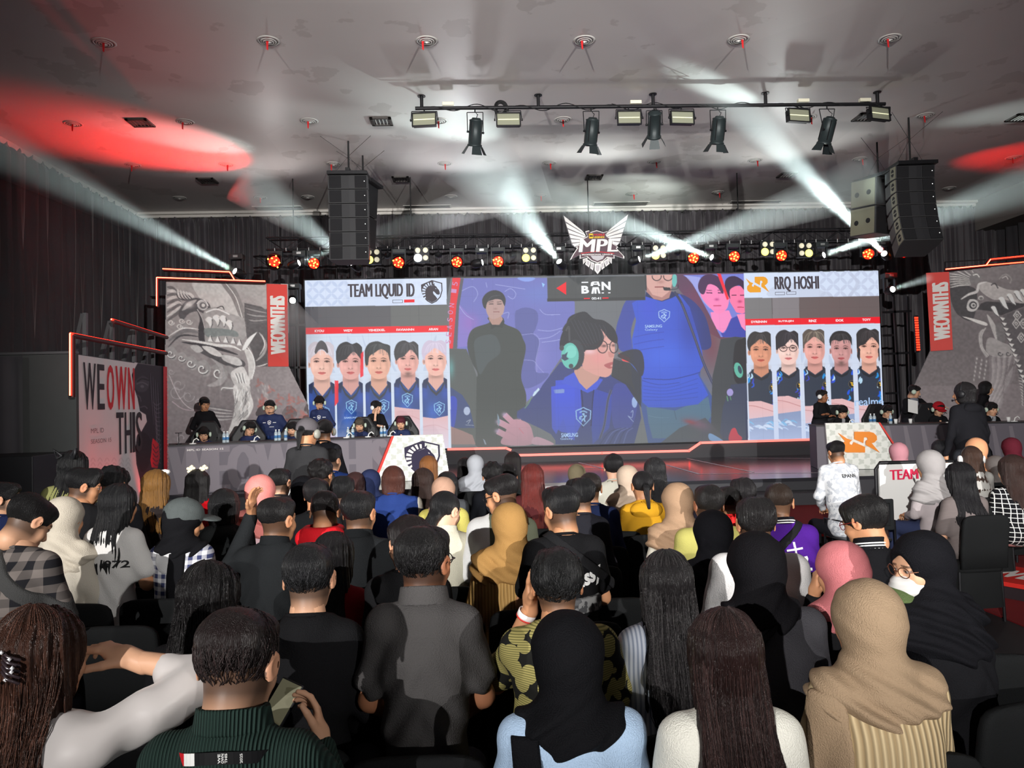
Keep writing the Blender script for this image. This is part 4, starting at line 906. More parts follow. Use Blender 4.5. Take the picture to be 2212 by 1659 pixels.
    if o.get('glasses'):
        for sx in (-1, 1): cv.line([U(sx*.40+.30*math.cos(a), .53+.085*math.sin(a)) for a in np.linspace(0, 6.28, 16)], 1.5, (60, 44, 46))
        cv.line(PP([(-.1, .50), (.1, .50)]), 1.4, (60, 44, 46))
    # hair
    st = {'curtain': [(-1.02, .50), (-1.1, .3), (-.9, .1), (-.5, 0), (0, .03), (.5, 0), (.9, .1), (1.1, .3), (1.04, .52), (.86, .56), (.80, .44), (.48, .33), (.14, .24), (-.10, .23), (-.45, .33), (-.80, .44), (-.86, .56)],
          'fringe': [(-1.0, .56), (-1.12, .32), (-.85, .08), (-.3, -.01), (.15, .05), (.55, .02), (.95, .16), (1.12, .38), (1.0, .56), (.86, .54), (.72, .42), (.3, .26), (0, .33), (-.35, .46), (-.7, .50), (-.86, .56)],
          'side': [(-1.0, .6), (-1.08, .3), (-.75, .06), (-.1, -.01), (.4, .05), (.9, .12), (1.08, .4), (1.02, .62), (.84, .5), (.7, .3), (.2, .2), (-.3, .3), (-.7, .4), (-.82, .62)],
          'crop': [(-.95, .42), (-.98, .22), (-.6, .03), (0, -.02), (.6, .03), (.98, .22), (.95, .42), (.86, .36), (.7, .27), (.2, .26), (-.1, .30), (-.5, .26), (-.8, .30), (-.88, .42)]}[style]
    if o.get('back'): cv.poly(PP([(-.9, .5), (-.98, .8), (-.75, .98), (-.7, .6)]), hair); cv.poly(PP([(.9, .5), (1.0, .8), (.8, .96), (.72, .6)]), hair)
    cv.poly(PP(st), hair, sm=True); h2 = np.array(o.get('streak', np.array(hair)*1.35+6))
    rr = random.Random(int(top*7+cx))
    for k in range(16):
        u = rr.uniform(-.85, .85); cv.line(PP([(u*.3, .07), (u*.8, .14+.05*rr.random()), (u*1.08, .32+.06*rr.random())]), rr.uniform(.7, 1.8), h2, .45)
    if 'root' in o: cv.poly(PP([(-.30, .05), (0, -.03), (.32, .05), (.50, .24), (.42, .30), (.2, .22), (0, .20), (-.2, .22), (-.42, .32), (-.50, .24)]), o['root'], .88, sm=True)
    if jersey == 'b':
        if o.get('crest'): crest(*o['crest'], 22, 30, (150, 205, 240))
        if o.get('arm'): cv.poly([(cell[0]-2, o['arm']), ((cell[0]+cell[1])/2, o['arm']+4), (cell[1]+2, o['arm']+o.get('sl', 7)), (cell[1]+6, 985), (cell[0], 985)], (226, 182, 184), .96, sm=False); 
        if o.get('arm'): cv.line([(cell[0], o['arm']+24), ((cell[0]+cell[1])/2, o['arm']+18), (cell[1]+3, o['arm']+30)], 2.0, (206, 156, 160), .8)
    else:
        cv.poly([(cell[0]-3, o['arm']), ((cell[0]+cell[1])/2, o['arm']-2), (cell[1]+4, o['arm']+9), (cell[1]+5, o['arm']+36), (cell[0]+30, o['arm']+36), (cell[0]-2, o['arm']+40)], (228, 184, 186)); cv.line([(cell[0], o['arm']+8), (cell[0]+22, o['arm']+10), (cell[1], o['arm']+22)], 1.6, (196, 140, 142))
        cv.poly([(cell[0]-2, o['arm']+38), (cell[1], o['arm']+30), (cell[1]+8, 965), (cell[0], 965)], (132, 148, 184))
        rr = random.Random(int(cx))
        for k in range(12): x = rr.uniform(*cell); y = rr.uniform(o['arm']+46, 930); cv.line([(x-9, y), (x, y-5*rr.random()), (x+9, y+3)], rr.uniform(2, 7), rr.choice([(180, 208, 240), (110, 180, 226), (214, 228, 246)]), .9, taper=True)
    cv.clip = None
SK = (232, 184, 170)
portrait(694, 738, 821, (664, 725), (236, 186, 170), (206, 198, 208), 'curtain', 'b', root=(64, 62, 66), streak=(236, 230, 240), crest=(700, 893))
portrait(756, 739, 820, (725, 787), (226, 168, 160), (62, 62, 66), 'fringe', 'b', crest=(759, 879))
portrait(817, 738, 819, (787, 848), (232, 176, 154), (64, 66, 68), 'side', 'b', crest=(829, 878), fw=1.04)
portrait(880, 736, 811, (848, 909), (230, 170, 160), (64, 64, 68), 'fringe', 'b', beard=1, crest=(880, 864), arm=878, fw=1.04)
portrait(940, 735, 812, (909, 969.5), (238, 184, 170), (204, 192, 214), 'curtain', 'b', crest=(949, 883), arm=900, sl=-3, streak=(226, 216, 236))
cv.poly([(723, 822), (731, 822), (731, 868), (723, 878)], (236, 34, 50), .9); cv.poly([(779, 765), (785, 758), (785, 812), (778, 816)], (240, 44, 58), .9)
cv.poly([(668, 915), (724, 925), (724, 985), (668, 985)], (226, 190, 200), .9); cv.grad(905, 968, (216, 222, 242), 0.0, 0.75, 664, 969)
portrait(1642.6, 716, 792, (1612, 1674), (222, 152, 122), (56, 54, 56), 'curtain', 'k', arm=868)
portrait(1702, 713, 788, (1674, 1733), (244, 204, 194), (52, 50, 56), 'fringe', 'k', glasses=1, arm=857)
portrait(1759, 711, 786, (1733, 1790), (230, 166, 156), (96, 86, 80), 'curtain', 'k', arm=878, streak=(170, 158, 140))
portrait(1816, 716, 787, (1790, 1849), (206, 150, 148), (54, 52, 54), 'crop', 'k', arm=863, beard=1)
portrait(1876, 709, 785, (1849, 1908), (238, 178, 158), (58, 54, 56), 'fringe', 'k', arm=876, back=1)
cv.grad(880, 955, (196, 212, 244), 0.0, 0.7, 1616, 1911)
# module seams of the screen
im = cv.im
for k in range(1, 28): im[:, min(cv.nx-1, int(k*cv.nx/28))] *= 0.965
for k in range(1, 9): im[min(cv.ny-1, int(k*cv.ny/9))] *= 0.965
m_scr = bpy.data.materials.new('screen_picture'); m_scr.use_nodes = True
_n = m_scr.node_tree; _b = _n.nodes['Principled BSDF']; _b.inputs['Base Color'].default_value = (0.01, 0.01, 0.01, 1); _b.inputs['Roughness'].default_value = 0.6
_a = _n.nodes.new('ShaderNodeAttribute'); _a.attribute_name = 'col'; _n.links.new(_a.outputs['Color'], _b.inputs['Emission Color']); _b.inputs['Emission Strength'].default_value = 1.0
m_scr.cycles.emission_sampling = 'NONE'
def emat(name, c, s=1.0): 
    m = mat(name, (0.01, 0.01, 0.01), rough=0.6, emit=s, ecol=c); m.cycles.emission_sampling = 'NONE'; return m
scr = thing('video_wall', 'wide video wall with players and a live picture', 'screen', ((xl+xr)/2, YL, zb))
MB().box(((xl+xr)/2, YL+0.08, (zb+ztp)/2), (xr-xl+0.06, 0.14, ztp-zb+0.06)).build('cabinet_frame', m_blk, scr)
cv.build('picture', m_scr, scr)
e_dark = emat('screen_dark_ink', rgb(74, 68, 76)); e_white = emat('screen_white_ink', rgb(244, 246, 250)); e_red = emat('screen_red_ink', rgb(240, 40, 52)); e_or = emat('screen_orange_ink', rgb(240, 164, 46)); e_pink = emat('screen_pink_ink', rgb(206, 150, 196)); e_lb = emat('screen_blue_ink', rgb(170, 200, 240))
T = lambda s, x0, y0, x1, y1, m, **k: pxtext(s, x0, y0, x1, y1, MS, m, scr, **k)
T('TEAM', 751.5, 642, 804.5, 612.8, e_dark, fat=0.014); T('LIQUID', 811, 646.5, 870.5, 612.2, e_dark, fat=0.014); T('ID', 878, 641, 895.5, 612.2, e_dark, fat=0.014)
T('RRQ', 1673, 630.5, 1708, 597, e_dark, fat=0.014); T('HOSHI', 1715, 625, 1768.5, 596, e_dark, fat=0.014)
for s, x0, x1, y in (('KYOU', 680, 700, 717.8), ('WIDY', 742, 762, 717), ('YEHEZKIEL', 795.5, 832, 716), ('FAVIANNN', 856.5, 894.5, 715), ('ARAN', 926, 946, 714)): T(s, x0, y, x1, y-5.6, e_white, bold=0.03)
for s, x0, x1, y in (('DYRENNN', 1622.5, 1656, 698), ('SUTSUJIN', 1681, 1714, 697), ('RINZ', 1747, 1763.5, 696), ('IDOK', 1805, 1822, 695), ('TOYY', 1862.5, 1880.5, 693.6)): T(s, x0, y, x1, y-5.6, e_white, bold=0.03)
T('00:41', 1278, 647.6, 1298, 641.8, e_white, bold=0.02); T('SEASON 15', *c2(40, 640), *c2(90, 62), e_pink) if 0 else None
T('B', 1256, 634.5, 1272, 617.2, e_white, bold=0.045); T('N', 1299.5, 627, 1318.5, 608.5, e_white, bold=0.045)
pxshape('lettering', [[(1256, 611.5), (1270.5, 611.2), (1270.5, 608.8), (1256, 609.1)], [(1275.5, 618), (1276.5, 610.5), (1280, 608.3), (1293, 608.2), (1296.5, 618), (1292, 618), (1291.2, 615.2), (1281.4, 615.4), (1281, 618)], [(1282.6, 612.8), (1290, 612.6), (1289, 610.6), (1283.2, 610.8)],
        [(1277, 634.6), (1280, 620.5), (1293, 620.3), (1297, 634.3), (1292.5, 634.3), (1290, 624.5), (1288.4, 624.5), (1288.4, 634.5), (1284, 634.5), (1284, 624.6), (1282, 634.6)], [(1299.5, 634), (1304.5, 633.9), (1304.5, 631.8), (1299.5, 631.9)], [(1313.5, 633.7), (1318.5, 633.6), (1318.5, 631.5), (1313.5, 631.6)]], MS, e_white, scr)
pxshape('marker', [[(1201.5, 622.8), (1223, 609), (1223, 637)], [(1261, 646.2), (1274, 645.8), (1274, 643.6), (1261, 644)], [(1301, 645.4), (1314.5, 645), (1314.5, 642.6), (1301, 643)], [(873, 653.8), (895.5, 653.2), (895.5, 646.8), (873, 647.4)]], MS, e_red, scr)
def rng(x0, y0, x1, y1, t=0.9): return [[(x0, y0), (x1, y0-.3), (x1, y1-.3), (x0, y1)], [(x0+t, y0+t), (x1-t, y0-.3+t), (x1-t, y1-.3-t), (x0+t, y1-t)]]
pxshape('score_box', rng(848, 647.8, 870, 654.8)+rng(1674, 631, 1695, 637.6)+rng(1698.5, 630, 1719.5, 636.6), MS, e_dark, scr)
def band_text(s, pts, m, h):
    """letters climbing along a tilted band"""
    n = len(s)
    for i, ch in enumerate(s):
        if ch == ' ': continue
        f = (i+.5)/n; x = np.interp(f, [0, .5, 1], [p[0] for p in pts]); y = np.interp(f, [0, .5, 1], [p[1] for p in pts])
        q = MS.inverted() @ atplane(x, y, MS.translation, Vector((0, -1, 0)))
        text(ch, h, h*.72 if ch != 'I' else h*.2, m, MS @ Matrix.Translation((q.x, q.y, .012)) @ Matrix.Rotation(R(82), 4, 'Z') @ Matrix.Translation((-h*.36, -h*.5, 0)), scr, ext=0)
band_text('SEASON 15', [c2(12, 700), c2(36, 380), c2(86, 70)], e_pink, 0.13)
T('SAMSUNG', *c1(866, 530), *c1(1030, 498), e_lb, bold=0.02); T('Galaxy', *c1(866, 566), *c1(988, 534), e_lb); T('SAMSUNG', *c1(56, 1590), *c1(216, 1545), e_lb, bold=0.02); T('Galaxy', *c1(48, 1620), *c1(166, 1592), e_lb)
T('realme', 1846, 877, 1908, 858, e_lb, bold=0.01); T('SAMSUNG', 743.5, 904.5, 772, 900, e_lb, bold=0.02)
# shield with horse head: drawn once, placed by a mapping of its own 300 x 330 box
SH_OUT = [(0, 62), (150, 0), (292, 42), (296, 150), (270, 240), (215, 300), (150, 330), (85, 295), (30, 235), (4, 150)]
SH_IN = [(14, 70), (150, 14), (278, 52), (282, 150), (257, 233), (206, 288), (150, 314), (95, 284), (44, 228), (18, 150)]
HORSE = [(150, 312), (98, 284), (66, 248), (60, 200), (66, 160), (82, 128), (112, 100), (145, 84), (165, 76), (170, 58), (188, 42), (184, 72), (200, 84), (216, 98), (222, 112), (246, 140), (254, 158), (260, 190), (250, 205), (238, 208), (232, 198), (226, 208), (206, 190), (180, 162), (168, 156), (166, 178), (176, 200), (196, 220), (226, 262), (206, 286)]
RAYS = []
for a0, a1 in ((172, 183), (190, 201), (208, 219), (225, 235), (242, 251), (259, 267), (153, 164), (135, 144)):
    c0 = (150, 165)
    def hit(a, k): return (c0[0]+k*math.cos(R(a)), c0[1]-k*math.sin(R(180-a) if 0 else R(-a)))
    L = lambda a: min(138, 150/max(abs(math.cos(R(a))), .2)*0.90, 150/max(abs(math.sin(R(a))), .2)*0.88)
    RAYS.append([hit(a0, 92), hit(a0, L(a0)), hit(a1, L(a1)), hit(a1, 92)])
def shield(M, mp, ink, paper, parent, d=0.01, ext=0.0):
    f = lambda L: [mp(*p) for p in L]
    pxshape('emblem_outline', [f(SH_OUT), f(SH_IN)], M, ink, parent, d, ext, 'dark shield outline')
    pxshape('emblem_field', [f([(14, 70), (150, 14), (170, 20), (170, 70), (112, 100), (66, 160), (60, 200), (66, 248), (98, 284), (95, 284), (44, 228), (18, 150)])], M, ink, parent, d+.001, ext, 'dark field behind the rays')
    pxshape('emblem_rays', [f(r) for r in RAYS], M, paper, parent, d+.004, ext, 'pale rays of the shield')
    pxshape('emblem_horse', [f(HORSE)], M, ink, parent, d+.006, ext, 'dark horse head facing right')
    pxshape('emblem_eye', [f([(196, 112), (206, 118), (212, 128), (200, 124)])], M, paper, parent, d+.009, ext)
shield(MS, lambda u, v: (909.5+u*.157, 605.5+v*.155-u*.0025), e_dark, emat('screen_paper', rgb(*WB)), scr)
# angular orange monogram in a 340 x 270 box
MONO = [[(0, 15), (75, 78), (118, 95), (98, 120), (100, 142), (122, 150), (128, 128), (135, 118), (232, 172), (232, 236), (70, 236), (36, 214), (22, 182), (26, 140), (58, 110)],
        [(138, 0), (270, 0), (306, 12), (334, 48), (336, 92), (312, 122), (290, 130), (360, 252), (250, 162), (246, 108), (262, 92), (256, 66), (236, 58), (222, 66), (220, 150), (138, 92)]]
MONO[1] = [(138, 0), (270, 0), (306, 12), (334, 48), (336, 92), (312, 122), (290, 130), (362, 240), (238, 150), (240, 102), (256, 90), (252, 68), (236, 60), (222, 66), (218, 130), (138, 84)]
MONO.append([(118, 92), (240, 158), (250, 170), (232, 168), (128, 112)]) if 0 else None
pxshape('monogram', [[(1610+u*.143, 598.5+v*.143-u*.003) for u, v in lp] for lp in MONO], MS, e_or, scr, d=.012, label='orange angular monogram')
# ---------------------------------------------------------------- winged league sign in front of the truss
YG = 17.05; a = at(1210, 600, YG); MG = frame(a, (1, 0, 0), (0, 0, 1))
GP = lambda L: [(1200+x/10.367, 450+y/10.367) for x, y in L]
mir = lambda L: [(1793-x, y-(900-x)*0.0-28*(x < 900)) for x, y in L]
m_gw = mat('sign_white', rgb(236, 234, 232), rough=.4); m_gg = mat('sign_grey', rgb(120, 116, 122), rough=.5); m_gm = mat('sign_plum', rgb(88, 66, 76), rough=.5); m_gy = mat('sign_yellow', rgb(240, 196, 30), rough=.5); m_gr = mat('sign_red', rgb(206, 40, 50), rough=.5)
sg = thing('winged_sign', 'white winged league sign hanging above the middle of the screen', 'sign', at(1288, 592, YG))
WG = [(168, 160), (560, 480), (690, 640), (640, 700), (545, 735), (545, 800), (440, 890), (365, 820), (325, 700), (262, 480), (212, 330)]
E_ = [(176, 172), (222, 335), (266, 478), (304, 596), (338, 700), (366, 800), (440, 885)]; R__ = [(590, 515), (652, 592), (664, 640), (622, 680), (560, 722), (542, 782), (500, 850)]
for f_ in (lambda L: L, mir):
    w = pxshape('wing', [GP(f_(WG))], MG, m_gg, sg, 0, .02)
    for k in range(6):
        e0, e1, r0, r1 = E_[k], E_[k+1], R__[k], R__[k+1]; q = lambda p, s, t: (p[0]+(s[0]-p[0])*t, p[1]+(s[1]-p[1])*t)
        o = pxshape('feather', [GP(f_([q(e0, e1, .06), r0, q(r0, r1, .78), q(e0, e1, .80)]))], MG, m_gw, w, .035, .012)
SB = [(745, 520), (770, 562), (910, 518), (1055, 562), (1150, 536), (1112, 600), (1138, 650), (1272, 740), (1265, 810), (1378, 880), (1345, 912), (1512, 1085), (1512, 1132), (1292, 1062), (1300, 1130), (1150, 1102), (1050, 1192), (930, 1232), (800, 1182), (700, 1092), (545, 1132), (545, 1052), (330, 1162), (390, 1050), (490, 902), (462, 880), (560, 822), (545, 740), (715, 650), (690, 600), (668, 542)]
c_ = (920, 860); sc_ = lambda L, k: [(c_[0]+(x-c_[0])*k, c_[1]+(y-c_[1])*k) for x, y in L]
pxshape('outline_plate', [GP(sc_(SB, 1.03))], MG, m_gw, sg, .03, .02); pxshape('face_plate', [GP(sc_(SB, .975))], MG, m_gm, sg, .075, .004)
for L in ([(870, 1245), (1005, 1245), (1000, 1400), (935, 1485), (865, 1400)], [(790, 1205), (862, 1240), (832, 1400), (768, 1350)], [(700, 1150), (785, 1205), (742, 1332), (655, 1262)], [(606, 1145), (715, 1118), (690, 1180), (612, 1264)]):
    for g2 in ((L,) if L[0][0] == 870 else (L, [(1858-x, y-12) for x, y in L])):
        pxshape('crystal', [GP(g2)], MG, m_gw, sg, .02, .02); pxshape('crystal_facet', [GP([(sum(p[0] for p in g2)/len(g2)+(x-sum(p[0] for p in g2)/len(g2))*.55, sum(p[1] for p in g2)/len(g2)+(y-sum(p[1] for p in g2)/len(g2))*.62) for x, y in g2])], MG, mat('sign_pale', rgb(190, 186, 192), rough=.4), sg, .062, .004)
pxshape('inner_shield', [GP([(772, 1080), (1085, 1078), (1045, 1150), (926, 1196), (825, 1152)])], MG, mat('sign_pale', rgb(190, 186, 192)), sg, .085, .004)
GT = lambda s, x0, y0, x1, y1, m, **k: pxtext(s, *GP([(x0, y0)])[0], *GP([(x1, y1)])[0], MG, m, sg, d=.095, **k)
GT('MPL', 505, 1000, 1375, 705, m_gw, fat=.018, shear=.12); GT('PROFESSIONAL LEAGUE', 580, 1075, 1265, 1032, m_gw, bold=.03); GT('MOBILE', 845, 634, 1085, 588, m_gr, bold=.03); GT('LEGENDS', 845, 690, 1080, 644, m_gy, bold=.03)
pxshape('yellow_badge', [GP([(738, 588), (828, 588), (828, 694), (738, 694)])], MG, m_gy, sg, .09, .003); GT('M', 750, 668, 815, 612, m_gm, bold=.02, name='badge_letter').location.y -= .012
pxshape('red_ribbon', [GP([(560, 1020), (900, 975), (1300, 1020), (1300, 1034), (900, 992), (560, 1034)])], MG, m_gr, sg, .085, .003)
for x in (1250, 1325):
    p = at(x, 560, YG+.02); MB().tube((p.x, p.y, p.z), (p.x, YT, zt), .008, n=6).build('hanger', m_cable, sg)
# ================================================================ STAGE, PRINTED WALLS, DESKS
m_stage = mat('stage_gloss', rgb(46, 47, 52), rough=0.16, spec=0.6, var=0.12, vscale=2)
m_stside = mat('stage_side', rgb(62, 62, 66), rough=0.6)
m_line = mat('floor_tape', rgb(236, 228, 230), rough=0.35)
struct('floor_stage', MB().box((1.5, 17.05, ZS-0.03), (20.5, 7.6, 0.06)), m_stage)
struct('floor_stage_riser', MB().box((1.5, 13.3, ZS/2-0.03), (20.4, 0.06, ZS-0.06)), m_stside)
sx0, sx1 = atz(1500, 1062, 0.2).x, atz(1775, 1055, 0.2).x
st = thing('stage_step', 'low grey step at the front of the stage, right of centre', 'step', ((sx0+sx1)/2, 13.0, 0))
MB().box(((sx0+sx1)/2, 13.0, 0.105), (sx1-sx0, 0.5, 0.21)).build('tread', m_stside, st, bevel=0.01)
def tape(pts, w=0.05):
    P = [atz(x, y, ZS+0.003) for x, y in pts]; m = MB()
    for a, b in zip(P, P[1:]):
        d = (b-a).normalized(); n = Vector((-d.y, d.x, 0))*w/2; m.add([a-n, b-n, b+n, a+n], [(0, 1, 2, 3)])
    return m
tp = thing('floor_marking', 'white lines marked on the glossy stage floor', 'floor marking', (3, 15, ZS))
for pts in (((1484, 990), (1628.5, 1020)), ((1439, 1004), (1511, 1024), (1773, 1021)), ((1568, 989), (1761, 990)), ((1230, 1012), (1340, 1011)), ((1250, 999), (1330, 1018))):
    tape(pts).build('line', m_line, tp)
# plinth below the video wall
struct('trim_plinth', MB().box(((xl+xr)/2, YL+0.05, (ZS+zb-0.03)/2), (xr-xl+0.3, 0.7, zb-ZS-0.03)), m_stside)
m_neonp = mat('pale_red_tube', rgb(255, 110, 100), emit=1.5, ecol=rgb(255, 120, 110)); m_neonp.cycles.emission_sampling = 'NONE'
m_neon = mat('red_tube', rgb(255, 40, 30), emit=3.2, ecol=rgb(255, 42, 26))
m_neonc = mat('tube_channel', rgb(60, 14, 16), rough=0.5)
m_hot = mat('tube_core', rgb(255, 190, 120), emit=5, ecol=rgb(255, 200, 130))
YPn = YL-0.34
for nm, pts in (('lower left run', ((968, 970.5), (1093, 968), (1103, 972))), ('centre run', ((1118, 983.5), (1300, 978.5), (1488, 973.7), (1513, 956.5), (1765, 949)))):
    P = [at(x, y, YPn) for x, y in pts]; m = MB()
    for a, b in zip(P, P[1:]):
        d = (b-a).normalized(); m.box((a+b)/2, ((b-a).length+0.03, 0.05, 0.055), Matrix.Rotation(-math.atan2(d.z, d.x), 3, 'Y'))
    o = m.build('light_strip', m_neonp); tag(o, 'pale red light strip along the plinth under the big screen, '+nm, 'light strip', 'light strips on the plinth')
# red led battens lying on the stage
for i, (x0, x1, y) in enumerate(((1219, 1307, 990.5), (1308, 1396, 989))):
    a, b = atz(x0, y+3, ZS), atz(x1, y+2, ZS); c = (a+b)/2
    t = thing('led_batten', 'red LED batten lying on the stage floor, %s one' % ('left', 'right')[i], 'stage light', (c.x, c.y, ZS), 'LED battens on the stage floor')
    MB().box((c.x, c.y, ZS+0.04), (abs(b.x-a.x)-0.03, 0.09, 0.075)).build('housing', m_blk, t, bevel=0.005)
    m = MB()
    for k in range(16):
        x = a.x+(b.x-a.x)*(k+.5)/16; m.box((x, c.y-0.05, ZS+0.045), (0.045, 0.02, 0.05))
    m.build('led', mat('batten_led', rgb(255, 110, 90), emit=4, ecol=rgb(255, 96, 80)), t)

# ---------------------------------------------------------------- printed walls
m_print = mat('matt_print', (1, 1, 1), rough=0.6, spec=0.2, vcol=True)
m_redp = mat('coral_print', rgb(226, 70, 62), rough=0.5, spec=0.2)
m_whp = mat('white_print', rgb(236, 232, 228), rough=0.5)
def vplane(xa_, Ya, xb_, Yb, zlow):
    a = at(xa_, 870, Ya); b = at(xb_, 870, Yb); a.z = b.z = zlow
    return frame(a, b-a, (0, 0, 1)), (b-a).length
ML, wl = vplane(355, 16.15, 676, 17.3, ZS)
CA = lambda x, y: (340+x/4.365, 590+y/4.365)
def PA(*a): return [CA(*p) for p in a]
bl = Canvas(ML, wl, 4.35, 78); g = bl
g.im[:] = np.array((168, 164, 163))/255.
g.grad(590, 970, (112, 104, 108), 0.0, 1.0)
g.poly(PA((330, 80), (560, 90), (760, 200), (830, 420), (830, 600), (700, 560), (660, 400), (500, 330), (400, 240)), (196, 194, 192), .8, sm=True)
g.poly(PA((820, 280), (1040, 330), (1040, 880), (930, 880), (900, 760), (850, 640), (820, 460)), (86, 84, 86), .85, sm=False)
g.poly(PA((600, 90), (700, 90), (800, 280), (820, 420), (770, 400), (700, 240)), (128, 124, 124), .9, sm=True); g.line(PA((640, 90), (740, 230), (800, 420)), 1.6, (214, 212, 210))
g.poly(PA((680, 90), (1030, 130), (1030, 340), (900, 240), (800, 180)), (160, 157, 156), .8, sm=True)
for k in range(7): g.line(PA((820+k*8, 300+k*28), (920, 330+k*24), (1035, 360+k*16)), 3.5, (150, 148, 148) if k % 2 else (104, 102, 104), .9, taper=True)
# mane strokes at the left edge
for k in range(9):
    g.line(PA((90, 130+k*40), (150+k*8, 150+k*26), (230, 250+k*10)), 8, (206, 204, 202) if k % 2 else (104, 102, 104), .85, taper=True)
for k in range(5): g.line(PA((190+k*26, 150+k*8), (210+k*30, 220), (290+k*12, 260)), 7, (200, 198, 196), .9, taper=True); g.line(PA((180+k*26, 170+k*8), (200+k*30, 236), (286+k*12, 262)), 2.6, (78, 76, 80), .9, taper=True)
# brow, eye and horn
g.poly(PA((200, 400), (220, 320), (290, 250), (380, 235), (470, 270), (500, 330), (450, 380), (380, 360), (300, 380), (240, 440)), (92, 90, 93), sm=True)
g.poly(PA((230, 350), (290, 275), (370, 250), (340, 290), (270, 340)), (176, 174, 173), .9, sm=True); g.blob(*CA(300, 300), 10, 7, (214, 212, 210), .8)
g.ell(*CA(425, 305), 12, 10, (182, 180, 180), rot=30); g.ell(*CA(430, 305), 8, 7, (110, 108, 110), rot=30); g.ell(*CA(432, 303), 4, 4, (196, 194, 192)); g.line(PA((372, 290), (400, 260), (450, 260), (480, 310)), 1.8, (226, 224, 222))
g.poly(PA((365, 330), (410, 390), (440, 470), (455, 560), (455, 640), (395, 640), (385, 520), (400, 430)), (70, 68, 72), sm=True); g.line(PA((375, 340), (420, 420), (446, 520), (450, 600)), 1.8, (190, 188, 187))
# muzzle
g.poly(PA((440, 360), (560, 320), (660, 370), (740, 400), (820, 440), (830, 600), (760, 640), (640, 640), (560, 650), (450, 640), (455, 480)), (158, 155, 155), .95, sm=True)
g.line(PA((455, 370), (560, 340), (680, 390)), 3, (226, 225, 223)); g.line(PA((560, 330), (610, 312), (630, 345)), 2.2, (78, 76, 78))
for k, (x, y) in enumerate(((490, 440), (560, 420), (620, 425), (680, 470))):
    g.poly(PA((x-38, y), (x-10, y-28), (x+26, y-12), (x+30, y+40), (x+12, y+88), (x-6, y+40)), (214, 212, 210), sm=True); g.line(PA((x+26, y-6), (x+28, y+40), (x+10, y+86)), 1.8, (78, 76, 80)); g.blob(*CA(x, y+4), 3, 4, (240, 240, 238), .8)
g.poly(PA((460, 520), (720, 540), (760, 600), (640, 590), (470, 600)), (120, 128, 128), .85, sm=True)
for k, (x, y) in enumerate(((500, 645), (570, 650), (645, 655), (715, 665), (775, 680))):
    g.poly(PA((x-26, y), (x-14, y-30), (x, y-62), (x+14, y-22), (x+26, y)), (220, 218, 216), sm=False); g.line(PA((x+4, y-54), (x+18, y-16), (x+26, y)), 1.4, (82, 80, 84))
g.poly(PA((800, 720), (850, 620), (945, 555), (900, 620), (860, 690), (830, 720)), (228, 227, 225), sm=True); g.line(PA((945, 556), (890, 640), (840, 715)), 1.5, (80, 78, 80))
g.line(PA((230, 625), (400, 650), (560, 680), (700, 690), (790, 730)), 6, (214, 212, 210), taper=True); g.line(PA((230, 650), (420, 680), (600, 720), (760, 770)), 7, (70, 68, 72), taper=True)
g.line(PA((110, 640), (250, 545), (390, 560)), 9, (120, 118, 120), taper=True); g.line(PA((100, 600), (240, 520), (390, 530)), 3, (216, 214, 212), taper=True); g.line(PA((100, 700), (220, 590), (400, 600)), 4, (80, 78, 82), taper=True)
for cx_, cy_ in ((130, 465), (230, 450), (300, 460), (210, 500)): g.line([(CA(cx_, cy_)[0]+(7-.8*a)*math.cos(a*1.3), CA(cx_, cy_)[1]+(6-.7*a)*math.sin(a*1.3)) for a in np.linspace(0, 6, 16)], 2, (206, 204, 202))
# jaw, chin curls
g.poly(PA((320, 700), (420, 690), (600, 760), (800, 820), (820, 880), (700, 890), (560, 830), (420, 760)), (84, 82, 85), .95, sm=True)
g.poly(PA((310, 690), (380, 680), (430, 730), (370, 750)), (178, 176, 176), sm=True); g.poly(PA((620, 770), (760, 800), (800, 860), (740, 870), (620, 820)), (188, 186, 186), sm=True); g.poly(PA((420, 690), (520, 700), (610, 770), (590, 790), (500, 760)), (196, 194, 193), sm=True)
g.poly(PA((820, 720), (880, 740), (915, 840), (915, 930), (880, 1000), (850, 1040), (860, 940), (850, 830)), (190, 188, 187), sm=True); g.line(PA((850, 700), (900, 780), (918, 880), (890, 1000)), 1.8, (232, 231, 229))
for cx_, cy_, r_ in ((130, 760, 60), (230, 800, 50), (320, 850, 62), (430, 900, 75), (580, 940, 82)):
    x, y = CA(cx_, cy_); r_ /= 4.365
    g.poly([(x-r_*.9, y-r_*.6), (x+r_*.2, y-r_*1.1), (x+r_*1.0, y-r_*.1), (x+r_*.8, y+r_*.8), (x, y+r_*1.0), (x+r_*.3, y)], (152, 149, 150), sm=True)
    sp_ = [(x-r_*.1+(r_*.72-r_*.1*a)*math.cos(a+.3), y+(r_*.72-r_*.1*a)*math.sin(a+.3)) for a in np.linspace(0, 6.4, 22)]
    g.line([(p[0]+1.2, p[1]+1.4) for p in sp_], r_*.2, (80, 78, 82)); g.line(sp_, r_*.16, (226, 225, 223))
g.poly(PA((500, 800), (600, 860), (640, 960), (620, 1040), (540, 1070), (470, 1060), (560, 1010), (590, 930), (560, 860)), (168, 165, 166), .9, sm=True)
g.poly(PA((620, 880), (700, 880), (740, 930), (720, 1030), (800, 1080), (600, 1100), (640, 1040), (690, 970)), (138, 135, 136), .9, sm=True)
g.poly(PA((700, 930), (800, 880), (850, 960), (870, 1050), (760, 1080), (700, 1000)), (204, 202, 201), .9, sm=True)
for k in range(7): g.line(PA((720+k*16, 940), (750+k*12, 1000), (760+k*14, 1060)), 2.2, (118, 116, 118) if k % 2 else (236, 235, 233), .9, taper=True)
